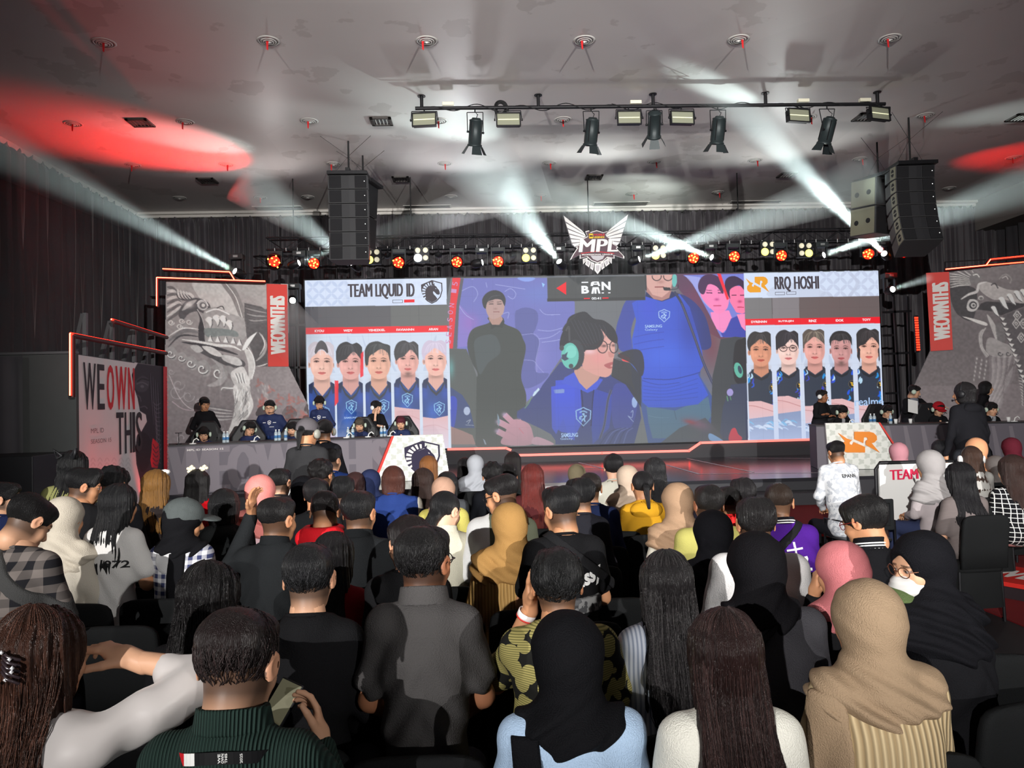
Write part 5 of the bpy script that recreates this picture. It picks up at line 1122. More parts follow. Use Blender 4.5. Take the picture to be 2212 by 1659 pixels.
g.line(PA((600, 1105), (620, 1080), (700, 1085), (860, 1060)), 3, (232, 230, 228), taper=True)
# beard
g.poly(PA((720, 1060), (860, 1050), (880, 1140), (905, 1250), (850, 1370), (760, 1480), (650, 1560), (700, 1400), (730, 1250)), (196, 194, 193), .95, sm=True)
rr = random.Random(2)
for k in range(46):
    x = rr.uniform(730, 870); y = rr.uniform(1060, 1320); g.line(PA((x, y), (x+rr.uniform(-14, 14), y+40), (x-20*rr.random()-(y-1060)*.12, y+90)), rr.uniform(1, 2.6), rr.choice([(236, 235, 233), (128, 126, 128), (160, 158, 158)]), .8, taper=True)
for k in range(8): g.line(PA((460, 1250+k*16), (590, 1270+k*16), (710, 1290+k*12)), 3, (186, 184, 184) if k % 2 else (112, 108, 112), .8, taper=True)
# faint scrolls and blossom pattern in the lower part
for cx_, cy_, r_ in ((200, 1050, 60), (180, 1120, 80), (390, 1210, 42), (290, 1160, 60), (130, 930, 30), (230, 1560, 60), (560, 1460, 60)):
    g.line([(CA(cx_, cy_)[0]+(r_-r_*.11*a)/4.365*math.cos(a), CA(cx_, cy_)[1]+(r_-r_*.11*a)/4.365*math.sin(a)) for a in np.linspace(0, 6.6, 22)], 1.5, (168, 162, 166), .8)
g.line(PA((110, 960), (200, 1160), (300, 1270), (420, 1300)), 1.6, (196, 188, 192), .8); g.line(PA((140, 1210), (240, 1280), (380, 1300)), 2, (176, 160, 168), .8)
for k in range(26):
    x, y = rr.uniform(930, 1390), rr.uniform(1000, 1440)
    if x-900 < (y-900)*1.6:
        for q in range(3): g.ell(*CA(x+24*math.cos(q*2.1), y+24*math.sin(q*2.1)), 6, 2.6, (168, 92, 84), .38, q*120+30)
for k in range(12): g.blob(*CA(960+rr.uniform(-10, 90), 1050+k*14), 2.0, 5, (176, 172, 172), .6, -15)
g.line(PA((930, 880), (990, 870), (1040, 850)), 2.5, (200, 198, 197), taper=True); g.line(PA((960, 560), (1020, 660), (1000, 760), (930, 830)), 6, (170, 168, 168), .9, taper=True); g.line(PA((985, 580), (1010, 680), (960, 780)), 2, (226, 225, 223), taper=True)
g.noise(0.12, 3, 3)
OL = [(358, 605), (576, 611.8), (622, 613), (623.6, 791.6), (666, 876), (671, 958), (672, 1010), (352, 1020)]
wall = thing('printed_wall', 'tall grey printed wall with a fanged carved dragon mask, left of the big screen', 'banner', ML.translation)
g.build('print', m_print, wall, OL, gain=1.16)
def backing(M, outline, depth, parent, m=m_stside):
    n = M.to_3x3() @ Vector((0, 0, 1)); MB().prism([atplane(x, y, M.translation, n)-n*0.01 for x, y in outline], -n*depth).build('panel', m, parent)
backing(ML, OL, 0.12, wall)
def strip(M, outline, parent_lab, tx, w3, d=0.05):
    n = M.to_3x3() @ Vector((0, 0, 1)); P = [atplane(x, y, M.translation+n*d, n) for x, y in outline]
    t = thing('title_strip', parent_lab, 'sign', P[3])
    MB().prism(P, -n*(d-0.005)).build('panel', m_redp, t)
    Mt = Matrix.Translation(n*(d+0.006)) @ M @ Matrix.Rotation(R(90), 4, 'Z'); Mi = Mt.inverted()
    a = Mi @ atplane(*tx[0], M.translation+n*(d+0.006), n); b = Mi @ atplane(*tx[1], M.translation+n*(d+0.006), n)
    text('WEOWNTHIS', abs(b.y-a.y), abs(b.x-a.x), m_whp, Mt @ Matrix.Translation((min(a.x, b.x), min(a.y, b.y), 0)), t, fat=0.02, ext=0)
strip(ML, [(576, 613), (620, 614.7), (623.6, 791.6), (579.4, 791.6)], 'coral red title strip on the left printed wall', ((617, 766), (583, 638)), 0)
# right printed wall
MR, wr = vplane(1925, 17.45, 2290, 15.9, ZS)
CB = lambda x, y: (1980+x/4.608, 560+y/4.608)
def PB(*a): return [CB(*p) for p in a]
g = Canvas(MR, wr, 4.4, 78)
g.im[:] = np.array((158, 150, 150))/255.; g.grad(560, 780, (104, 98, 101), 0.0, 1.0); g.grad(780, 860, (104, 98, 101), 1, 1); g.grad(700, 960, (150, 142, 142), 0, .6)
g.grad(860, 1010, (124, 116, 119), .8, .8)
g.poly(PB((340, 230), (500, 260), (600, 330), (560, 600), (420, 560), (345, 420)), (74, 72, 75), .9, sm=True)
for k in range(12): g.line(PB((330, 130+k*14), (430, 150+k*10), (540, 200+k*5)), 3.4, (196, 192, 190) if k % 2 else (110, 107, 108), .9, taper=True)
for k in range(5): g.line(PB((390+k*40, 110), (470+k*26, 150), (540+k*18, 180)), 3, (112, 108, 110) if k % 2 else (190, 186, 185), .9, taper=True)
g.poly(PB((525, 190), (560, 140), (620, 140), (640, 190), (600, 240), (540, 235)), (126, 122, 123), sm=True); g.line(PB((560, 160), (600, 150), (625, 180)), 2.4, (206, 203, 201))
g.poly(PB((620, 240), (700, 225), (800, 260), (900, 300), (1069, 330), (1069, 440), (960, 420), (860, 400), (760, 400), (640, 320)), (176, 170, 169), sm=True)
g.line(PB((440, 400), (520, 350), (600, 320), (620, 250), (700, 225)), 6, (200, 196, 195), taper=True); g.line(PB((740, 260), (780, 240), (810, 290)), 2.6, (88, 85, 88)); g.line(PB((820, 200), (880, 150), (940, 190), (930, 240)), 3, (150, 144, 144)); g.line(PB((850, 190), (890, 170), (910, 200)), 2, (196, 190, 189))
g.poly(PB((500, 460), (530, 400), (600, 410), (620, 470), (570, 520), (510, 510)), (190, 187, 186), sm=True); g.ell(*CB(562, 458), 8.5, 8.5, (66, 64, 68)); g.ell(*CB(565, 458), 5.5, 5.5, (184, 181, 180)); g.ell(*CB(567, 459), 2.6, 2.6, (90, 88, 90)); g.ell(*CB(640, 385), 6, 5, (186, 183, 181)); g.ell(*CB(642, 390), 4, 3.2, (120, 117, 118))
g.poly(PB((600, 500), (760, 520), (840, 560), (1069, 470), (1069, 440), (880, 430), (700, 420), (640, 440)), (72, 70, 73), .95, sm=False)
for x, y, s_, a in ((760, 520, 1, 0), (840, 440, 1.2, 0), (920, 400, 1.1, 0), (990, 370, 1.1, 0), (1050, 350, 1, 0)):
    g.poly(PB((x-20*s_, y-40*s_), (x+20*s_, y-50*s_), (x+50*s_, y+20*s_), (x+60*s_, y+50*s_), (x+20*s_, y+30*s_)), (222, 219, 217), sm=True); g.line(PB((x-16*s_, y-30*s_), (x+20*s_, y+26*s_), (x+56*s_, y+50*s_)), 1.5, (84, 82, 84))
g.poly(PB((455, 570), (560, 590), (690, 630), (700, 660), (640, 650), (520, 600)), (206, 203, 201), sm=True)
g.poly(PB((700, 550), (750, 600), (800, 700), (800, 830), (770, 760), (730, 650)), (176, 172, 171), sm=True); g.poly(PB((790, 640), (860, 660), (880, 800), (840, 860), (800, 780)), (120, 117, 118), .9, sm=True)
for k in range(4): g.line(PB((690-k*14, 680+k*8), (650-k*10, 760), (660-k*8, 880), (720-k*8, 960+k*6)), 2.0, (168, 163, 163) if k % 2 else (190, 186, 185), .9)
g.poly(PB((720, 780), (860, 830), (970, 880), (960, 960), (860, 980), (740, 960), (690, 900)), (162, 157, 157), .9, sm=True)
for cx_ in (830, 910): g.line([(CB(cx_, 940)[0]+(6-.8*a)*math.cos(a), CB(cx_, 940)[1]+(6-.8*a)*math.sin(a)) for a in np.linspace(0, 6, 16)], 2.2, (90, 87, 90))
g.poly(PB((860, 560), (1069, 480), (1069, 1400), (1040, 1250), (980, 950), (900, 700)), (98, 94, 97), .9, sm=False)
for k in range(13):
    x = 850+k*18; y = 575+k*52; g.poly(PB((x-26, y), (x+34, y+10), (x+8, y+42)), (212, 208, 206), sm=False); g.line(PB((x-24, y+4), (x+8, y+40), (x+34, y+12)), 1.3, (70, 68, 72))
for k, (x, y) in enumerate(((1000, 560), (990, 640), (1040, 780), (1060, 640))): g.line(PB((x, y-50), (x+40, y), (x, y+50), (x-34, y), (x, y-50)), 3.0, (190, 186, 185), sm=False); g.line(PB((x, y-20), (x+14, y), (x, y+20), (x-12, y), (x, y-20)), 2, (206, 203, 200), sm=False)
for k in range(11):
    g.poly(PB((720+k*28, 980), (750+k*28, 985), (790+k*20-k*k, 1200), (720+k*14, 1460), (650+k*16, 1450), (720+k*24, 1200)), (182, 176, 177) if k % 2 else (138, 131, 134), .55, sm=True)
for k in range(16): x, y = 600+(k % 3)*50-k*2, 990+k*14; g.blob(*CB(x, y), 1.8, 3.2, (204, 200, 199), .8)
for k in range(10): g.line(PB((1010+k*5, 1180+k*28), (1050, 1190+k*28), (1060, 1210+k*28)), 2.5, (196, 192, 190), .8, taper=True)
g.noise(0.12, 9, 3)
OR = [(2052, 587), (2129, 578), (2290, 559), (2300, 1010), (1930, 1010), (1940, 905), (2008.5, 757.5), (2009, 590)]
wall = thing('printed_wall', 'tall grey printed wall with a toothed serpent head, at the right edge of the photo', 'banner', MR.translation)
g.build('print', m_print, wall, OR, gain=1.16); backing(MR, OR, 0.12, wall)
strip(MR, [(2000.5, 589.5), (2050, 587), (2058.5, 755.5), (2010.5, 758.5)], 'coral red title strip on the right printed wall', ((2053, 734), (2013, 611)), 0)
# low printed wing wall at the left, running toward the camera
MW, ww = vplane(162, 9.7, 361, 13.1, 0.0)
CC = lambda x, y: (130+x/3.948, 660+y/3.948)
def PC(*a): return [CC(*p) for p in a]
g = Canvas(MW, ww, 2.75, 90)
g.im[:] = np.array((206, 200, 202))/255.
for s_ in range(3):
    for k in range(6): g.line(PC((260+k*60, 1330+s_*40), (280+k*60, 1300+s_*40), (300+k*60, 1330+s_*40)), 2, (186, 178, 182), .8)
g.poly(PC((660, 490), (610, 590), (630, 700), (660, 790), (680, 900), (730, 930), (740, 990), (690, 1080), (640, 1200), (650, 1350), (680, 1480), (690, 1700), (900, 1700), (890, 520)), (44, 43, 50), sm=False)
g.poly(PC((630, 660), (700, 600), (760, 640), (740, 720), (690, 740), (650, 720)), (62, 61, 68), sm=True); g.line(PC((650, 670), (700, 655), (750, 680)), 2.4, (92, 90, 98)); g.ell(*CC(700, 690), 4, 3, (96, 94, 102)); g.line(PC((655, 650), (700, 625), (760, 640)), 2.6, (28, 28, 34))
g.line(PC((680, 870), (720, 860), (745, 880)), 2.2, (84, 82, 90)); g.line(PC((650, 760), (680, 780), (690, 820)), 2, (80, 78, 86))
for k in range(9): g.line(PC((760+k*10, 560+k*14), (770+k*10, 760+k*20), (790+k*8, 1000+k*24)), 2.2, (78, 76, 86) if k % 2 else (30, 30, 36), .9, taper=True)
for k in range(14): g.line(PC((790+k*6, 820+k*30), (820, 850+k*34), (860, 830+k*40)), 2.0, (110, 106, 116), .7, taper=True)
g.poly(PC((790, 1130), (840, 1180), (850, 1290), (830, 1390), (780, 1380), (765, 1290)), (196, 40, 52), .9, sm=False)
for k in range(5): g.line(PC((790, 1180+k*40), (815, 1220+k*36), (835, 1200+k*40)), 2, (80, 40, 52), .9)
g.poly(PC((660, 1100), (730, 1090), (780, 1180), (760, 1350), (700, 1420), (660, 1330), (650, 1200)), (32, 30, 36), .9, sm=True)
OW = [(163.5, 764), (360.5, 792.5), (362, 1180), (160, 1300)]
wing = thing('printed_wall', 'low white printed wing wall with slogan and dark figures, far left', 'banner', MW.translation)
g.build('print', m_print, wing, OW); backing(MW, OW, 0.1, wing)
m_ink = mat('black_ink', rgb(40, 38, 42), rough=0.6); m_rink = mat('red_ink', rgb(186, 36, 44), rough=0.6); m_gink = mat('grey_ink', rgb(120, 112, 116), rough=0.6)
W_ = lambda s, a, b, m, **k: pxtext(s, *CC(*a), *CC(*b), MW, m, wing, **k)
def vtext(s, xL, xR, yb, yt, m, bold=0.03):
    """letters one by one so that each follows the wall's perspective rows: (x, y bottom, y top) interpolated"""
    wts = [{'I': .38, 'W': 1.45, 'M': 1.4}.get(c, .9) for c in s]; tot = sum(wts); u = 0
    n = MW.to_3x3() @ Vector((0, 0, 1)); Mi = MW.inverted()
    a = Mi @ atplane(*CC(xL, yb[0]), MW.translation, n); b = Mi @ atplane(*CC(xR, yb[1]), MW.translation, n)
    t = Mi @ atplane(*CC(xL, yt), MW.translation, n); Wd = b.x-a.x
    for c, w_ in zip(s, wts):
        text(c, t.y-a.y, Wd*w_/tot*.88, m, MW @ Matrix.Translation((a.x+Wd*(u+w_*.06)/tot, a.y, 0.012)), wing, fat=Wd*.012, ext=0); u += w_
vtext('WE', 184, 378, (888, 880), 482, m_ink); vtext('OWN', 388, 634, (888, 888), 504, m_rink); vtext('THIS', 470, 700, (1275, 1265), 912, m_ink)
W_('MPL ID', (256, 1090), (366, 1042), m_gink); W_('SEASON 15', (256, 1180), (430, 1125), m_gink)
Pn = [atplane(x, y, MW.translation+MW.to_3x3() @ Vector((0, 0, .02)), MW.to_3x3() @ Vector((0, 0, 1))) for x, y in ((353, 791.5), (360.5, 792.5), (361.5, 1100), (354, 1100))]
MB().prism(Pn, (0.0, 0.01, 0)).build('edge_band', mat('band_red', rgb(190, 24, 36), rough=0.5), wing)
for s_, y0, y1 in (('MPL ID SEASON 15', 921, 812), ('SEASON 15', 1015, 938)):
    Mt = MW @ Matrix.Rotation(R(90), 4, 'Z'); n = MW.to_3x3() @ Vector((0, 0, 1)); a = Mt.inverted() @ atplane(359.6, y0, MW.translation, n); b = Mt.inverted() @ atplane(355.0, y1, MW.translation, n)
    text(s_, abs(b.y-a.y), abs(b.x-a.x), mat('pale_band_ink', rgb(230, 150, 150), rough=.6), Mt @ Matrix.Translation((min(a.x, b.x), min(a.y, b.y), 0.04)), wing, ext=0)
# red uplights at the foot of the wing wall
for x, Y, pw in ((186, 9.75, 50), (248, 10.6, 60), (320, 12.0, 60)):
    q = at(x, 1040, Y); nn = MW.to_3x3() @ Vector((0, 0, 1)); c = Vector((q.x, q.y, 0.12))+nn*0.22
    t = thing('floor_uplight', 'small red uplight on the floor at the foot of the wing wall, %s' % {186: 'nearest', 248: 'middle', 320: 'farthest'}[x], 'stage light', (c.x, c.y, 0), 'uplights below the wing wall')
    MB().tube((c.x, c.y, 0), (c.x, c.y, 0.1), 0.07, 0.08, n=14).build('can', m_blk, t); MB().tube((c.x, c.y, 0.1), (c.x, c.y, 0.105), 0.068, n=14).build('lens', m_redlens, t)
    spot('red_uplight_lamp', (c.x, c.y, 0.13), Vector((q.x, q.y, 1.3))-nn*0.05, pw, rgb(255, 30, 30), 60, 0.7, 0.04)

def neon(pts, Ys, lab, m=m_neon, r=0.016, grp='red light tubes on the wings'):
    P = [at(x, y, Y) for (x, y), Y in zip(pts, Ys)]; t = thing('light_tube', lab, 'light tube', P[0], grp)
    b = MB()
    for p, q in zip(P, P[1:]): b.tube(p, q, r, n=8)
    b.build('tube', m, t)
    b = MB()
    for p, q in zip(P, P[1:]): b.tube(p-Vector((0, r*.6, 0)), q-Vector((0, r*.6, 0)), r*.5, n=6)
    b.build('bright_core', m_hot, t)
    b = MB()
    for p, q in zip(P, P[1:]): b.tube(p+Vector((0, .05, -.02)), q+Vector((0, .05, -.02)), r*2.0, n=8)
    b.build('channel', m_neonc, t); return t
neon([(351.3, 580.6), (496, 587.4), (507, 605)], (16.1, 16.7, 16.7), 'upper red light tube above the left dragon wall')
neon([(338.6, 661), (338.6, 599.4), (573, 607.5)], (15.9, 15.9, 16.7), 'angled red light tube framing the corner of the left dragon wall')
neon([(152.3, 854.4), (152.3, 720.5), (356.7, 760.3)], (9.4, 9.4, 13.1), 'angled red light tube above the wing wall')
neon([(241, 689.8), (357.8, 726)], (11.0, 13.3), 'short red light tube higher above the wing wall')
neon([(2042, 581.7), (2129.7, 573), (2260, 562)], (16.9, 16.6, 16.0), 'lower red light tube above the right serpent wall')
neon([(2129.7, 573), (2139.5, 560), (2260, 548)], (16.6, 16.6, 16.0), 'upper red light tube above the right serpent wall')
# steel frames behind the wing wall and side frames
m_tr = mat('grey_truss', rgb(92, 92, 94), rough=0.5, metal=0.4)
def frame_thing(lab, segs, m=m_tr, nm='support_frame', w=0.05):
    P = [(at(*a), at(*b)) for a, b in segs]; t = thing(nm, lab, 'frame', P[0][0], 'steel support frames')
    b = MB()
    for p, q in P:
        d = (q-p); Rm = d.to_track_quat('Z', 'Y').to_matrix(); b.box((p+q)/2, (w, w, d.length), Rm)
    b.build('bar', m, t)
for i, (x, yt, Y) in enumerate(((178, 676, 10.4), (236, 692, 11.4), (284, 710, 12.4), (325, 722, 13.2))):
    frame_thing('grey steel A-frame standing behind the wing wall, %s from the camera' % ordn[i], [((x+6, yt, Y), (x+6, 1250-(i*35), Y)), ((x+2, yt+2, Y), (x-22, 785+i*6, Y+.02))])
frame_thing('black ladder frame between the left dragon wall and the screen', [((640, 618, 17.6), (650, 970, 17.6)), ((618, 620, 17.6), (640, 620, 17.6)), ((625, 702, 17.6), (660, 702, 17.6)), ((627, 794, 17.6), (660, 794, 17.6))], m_blk)
frame_thing('black ladder frame between the screen and the right serpent wall', [((1930, 640, 17.6), (1950, 985, 17.6)), ((1960, 640, 17.6), (1972, 985, 17.6)), ((1905, 675, 17.6), (1968, 672, 17.6)), ((1906, 725, 17.6), (1930, 724, 17.6)), ((1908, 765, 17.6), (1962, 762, 17.6)), ((1912, 850, 17.6), (1938, 849, 17.6))], m_blk)
frame_thing('thin black pipe frame above the right serpent wall', [((2041, 566, 16.9), (2041, 584, 16.9)), ((2041, 566, 16.9), (2130, 561, 16.7))], m_blk, w=0.02)
frame_thing('thin black pipe frame above the left dragon wall', [((365, 584, 16.2), (365, 603, 16.2)), ((480, 588, 16.7), (476, 604, 16.7)), ((508, 589, 16.9), (565, 592, 16.9)), ((565, 590, 16.9), (567, 612, 16.9))], m_blk, w=0.02)
# dark partition left of the wing wall
m_part = mat('dark_partition', rgb(64, 66, 66), rough=0.8, var=0.1)
pt = at(161, 764, 9.62); p0_ = at(62, 765, 9.62)
t = thing('partition', 'dark grey plain partition left of the wing wall', 'partition', (pt.x-1, 9.66, 0))
MB().box(((pt.x-8.9)/2, 9.68, pt.z/2), (pt.x+8.9, 0.06, pt.z)).build('panel', m_part, t); MB().box(((pt.x-8.9)/2, 9.68, pt.z+0.02), (pt.x+8.9, 0.08, 0.03)).build('edge_rail', m_tr, t)
q = at(60, 985, 9.0); t = thing('equipment_box', 'low black box against the partition at the left edge', 'box', ((q.x-8.6)/2, 9.15, 0))
MB().box(((q.x+0.2-8.8)/2, 9.15, (at(60, 985, 8.75).z)/2), (q.x+0.2+8.8, 0.8, at(60, 985, 8.75).z)).build('case', m_blk, t, bevel=0.01)
curt_o = curtain('fabric_drape', (-8.95, 9.5, 0), (p0_.x, 9.5, 0), 0.05, p0_.z-0.03, m_curts, amp=0.03, pitch=0.5, seed=12, kind='thing', ruffle=False)
tag(curt_o, 'dark grey fabric drape hung on the partition at the left edge', 'drape')

# ---------------------------------------------------------------- desks
m_desk = mat('desk_print', rgb(104, 99, 108), rough=0.6); m_deskL = mat('desk_print_letters', rgb(124, 118, 126), rough=0.6); m_top = mat('desk_top', rgb(46, 46, 50), rough=0.5)
HD = 0.86
def desk(name, lab, xa_, Ya, xb_, Yb, sgn):
    a = at(xa_, 950, Ya); b = at(xb_, 950, Yb); a.z = b.z = ZS; u = (b-a).normalized(); n = u.cross(Vector((0, 0, 1)))
    M = frame(a, b-a, (0, 0, 1)); t = thing(name, lab, 'desk', (a+b)/2)
    Ln = (b-a).length; Mx = M.to_3x3()
    MB().box(M @ Vector((Ln/2, HD/2-0.01, -0.02)), (Ln, HD-0.03, 0.04), Mx).build('front_panel', m_desk, t)
    MB().box(M @ Vector((0.02, HD/2-0.01, -0.4)), (0.04, HD-0.03, 0.76), Mx).box(M @ Vector((Ln-0.02, HD/2-0.01, -0.4)), (0.04, HD-0.03, 0.76), Mx).build('side_panel', m_desk, t)
    MB().box(M @ Vector((Ln/2, HD-0.012, -0.42)), (Ln+0.02, 0.025, 0.86), Mx).build('desktop', m_top, t, bevel=0.004)
    return t, M
dl, MD = desk('caster_desk', 'long grey desk on the left with huge faded slogan letters', 361, 13.3, 850, 14.65, 1)
dr, MDR = desk('caster_desk', 'long grey desk on the right before the serpent wall', 1764, 14.75, 2300, 13.7, 1)
def biglet(s, x0, x1, yb0, yt0, M, par, m):
    n = M.to_3x3() @ Vector((0, 0, 1)); Mi = M.inverted(); a = Mi @ atplane(x0, yb0, M.translation, n); b = Mi @ atplane(x1, yt0, M.translation, n)
    return text(s, HD*0.93, b.x-a.x, m, M @ Matrix.Translation((a.x, 0.02, 0.004)), par, fat=0.05, ext=0)
biglet('WEOWNTHIS', 362, 838, 1050, 960, MD, dl, m_deskL)
pxtext('MPL ID SEASON 15', 404, 974.5, 482.5, 967.2, MD, m_whp, dl, d=.01, bold=0.01)
sl_ = MB(); nD = MDR.to_3x3() @ Vector((0, 0, 1))
for k in range(9):
    x = 1925+k*38; P = [atplane(*q, MDR.translation+nD*.004, nD) for q in ((x, 1000), (x+14, 1000), (x-4, 920), (x-12, 920))]; sl_.add(P, [(0, 1, 2, 3)])
sl_.build('stripe_print', m_deskL, dr)
def emblem_board(lab, outline, M, d, edge, fn):
    n = M.to_3x3() @ Vector((0, 0, 1)); p0 = M.translation+n*d; M2 = Matrix.Translation(n*d) @ M
    P = [atplane(x, y, p0, n) for x, y in outline]; low = min(p.z for p in P)
    for p in P:
        if p.z < ZS+.3: p.z = ZS+0.005
    t = thing('emblem_board', lab, 'sign', (P[2]+P[3])/2)
    MB().prism([p-n*.006 for p in P], -n*(d-0.015)).build('board', m_whp, t)
    us = [(M2.inverted() @ p) for p in P]; x0 = min(u.x for u in us); x1 = max(u.x for u in us); y0 = min(u.y for u in us); y1 = max(u.y for u in us)
    g = Canvas(M2 @ Matrix.Translation((x0, y0, 0)), x1-x0, y1-y0, 130); g.im[:] = np.array((240, 242, 236))/255.
    k = 0
    for yy in np.arange(outline[0][1]-6, outline[2][1]+30, 12.5):
        for xx in np.arange(min(o[0] for o in outline)-10+(k % 2)*12.5, max(o[0] for o in outline)+10, 25): 
            for r in (40, 140): g.ell(xx, yy+r*.02, 7.5, 3.2, (212, 216, 208), 1, r)
        k += 1
    g.build('print', m_print, t, [(pix(p)) for p in P])
    a, b = atplane(*edge[0], p0, n), atplane(*edge[1], p0, n)
    if b.z < ZS+.3: b = a+(b-a)*((a.z-ZS-.03)/(a.z-b.z))
    MB().prism([a+n*.01, b+n*.01, b+n*.01+(M.to_3x3() @ Vector((edge[2], 0, 0))), a+n*.01+(M.to_3x3() @ Vector((edge[2], 0, 0)))], -n*.07).build('red_edge', m_redp, t)
    fn(M2, t); return t
m_navy = mat('navy_emblem', rgb(44, 38, 66), rough=0.5); m_orange = mat('orange_emblem', rgb(246, 140, 22), rough=0.45)
emblem_board('white board with dark horse shield, at the right end of the left desk', [(850, 941.5), (956, 938), (972, 1045), (810, 1045)], MD, 0.10, ((851, 942), (812, 1040), -0.045),
             lambda M, t: shield(M, lambda u, v: (873+u*.262, 952+v*.225+(150-u)*.006), m_navy, m_whp, t, 0.004, 0.0))
def mono_(M, t):
    o = pxshape('monogram', [[(1810.4+u*.247, 932.5+v*.189) for u, v in lp] for lp in MONO], M, m_orange, t, .002, .018, 'orange angular monogram')
emblem_board('white board with orange monogram, at the left end of the right desk', [(1783, 914), (1897, 912.5), (1958, 1004), (1791, 1006)], MDR, 0.10, ((1897, 912.5), (1962, 1009), 0.035), mono_)
# low white barrier tables before the stage and the TEAM sign board
m_white = mat('white_lamp_core', (1, 1, 1)); m_cloth = mat('white_table_cloth', rgb(228, 228, 226), rough=0.7)
def lowtable(x0, x1, y, Y, lab, h=None):
    a, b = at(x0, y, Y), at(x1, y, Y); z = (a.z+b.z)/2 if h is None else h
    t = thing('barrier_table', lab, 'table', ((a.x+b.x)/2, Y, 0), 'white tables before the stage')
    MB().box(((a.x+b.x)/2, Y+0.2, z-0.015), (b.x-a.x, 0.45, 0.03)).build('tabletop', m_cloth, t, bevel=0.006)
    MB().box(((a.x+b.x)/2, Y-0.01, z/2), (b.x-a.x-0.02, 0.02, z-0.04)).build('front_cloth', m_cloth, t)
lowtable(72, 140, 1058, 9.0, 'white table at the far left before the partition')
lowtable(596, 820, 1048, 10.6, 'white table behind the pink hijab, left of the emblem board')
lowtable(960, 1290, 1052, 10.6, 'white table in the centre before the stage')
m_teamr = mat('sign_pink_red', rgb(222, 40, 82), rough=0.6)
a, b = at(1899, 1004, 8.6), at(2062, 1000, 8.6); t = thing('sign_board', 'white sign board with red letters beside the grey hijab', 'sign', (a.x, 8.6, 0))
MB().box(((a.x+b.x)/2, 8.62, a.z-0.42), (b.x-a.x, 0.04, 0.84)).build('board', m_cloth, t, bevel=0.005)
MB().path([(a.x-.03, 8.62, 0), (a.x-.03, 8.62, a.z-.05), (a.x+.02, 8.62, a.z+.02), (b.x, 8.62, a.z+.02), (b.x, 8.62, 0)], 0.022, 8).build('frame_tube', m_blk, t)
text('TEAM', 0.115, 0.34, m_teamr, frame(at(1922, 1037, 8.59), (1, 0, 0.02), (0, 0, 1)), t, fat=0.006)
m_redbox = mat('red_bench_top', rgb(206, 46, 40), rough=0.5); m_redside = mat('bench_side', rgb(44, 34, 38), rough=0.6)
def redbench(cx, cy, yaw, L_, Wd, h, lab):
    c = Vector((cx, cy, h)); Rm = Matrix.Rotation(R(yaw), 3, 'Z'); t = thing('slogan_riser', lab, 'riser', (c.x, c.y, 0), 'red risers in the right aisle')
    MB().box((c.x, c.y, h-0.02), (L_, Wd, 0.04), Rm).build('top', m_redbox, t, bevel=0.004); MB().box((c.x, c.y, (h-.04)/2), (L_-.04, Wd-.04, h-.04), Rm).build('body', m_redside, t)
    X = Rm @ Vector((1, 0, 0)); Yv = Rm @ Vector((0, 1, 0)); o = c-X*(L_/2-.10)-Yv*(Wd*.24); text('WEOWNTHIS', Wd*.48, L_-.20, m_whp, frame(Vector((o.x, o.y, h+.001)), X, Yv), t, fat=0.012)
redbench(5.15, 6.40, -60, 1.7, 0.72, 0.16, 'low red riser with white slogan at the right edge of the photo')
q = atz(1850, 1150, .16); redbench(q.x, q.y, -60, 1.5, 0.72, 0.16, 'low red riser with white slogan behind the purple jacket')
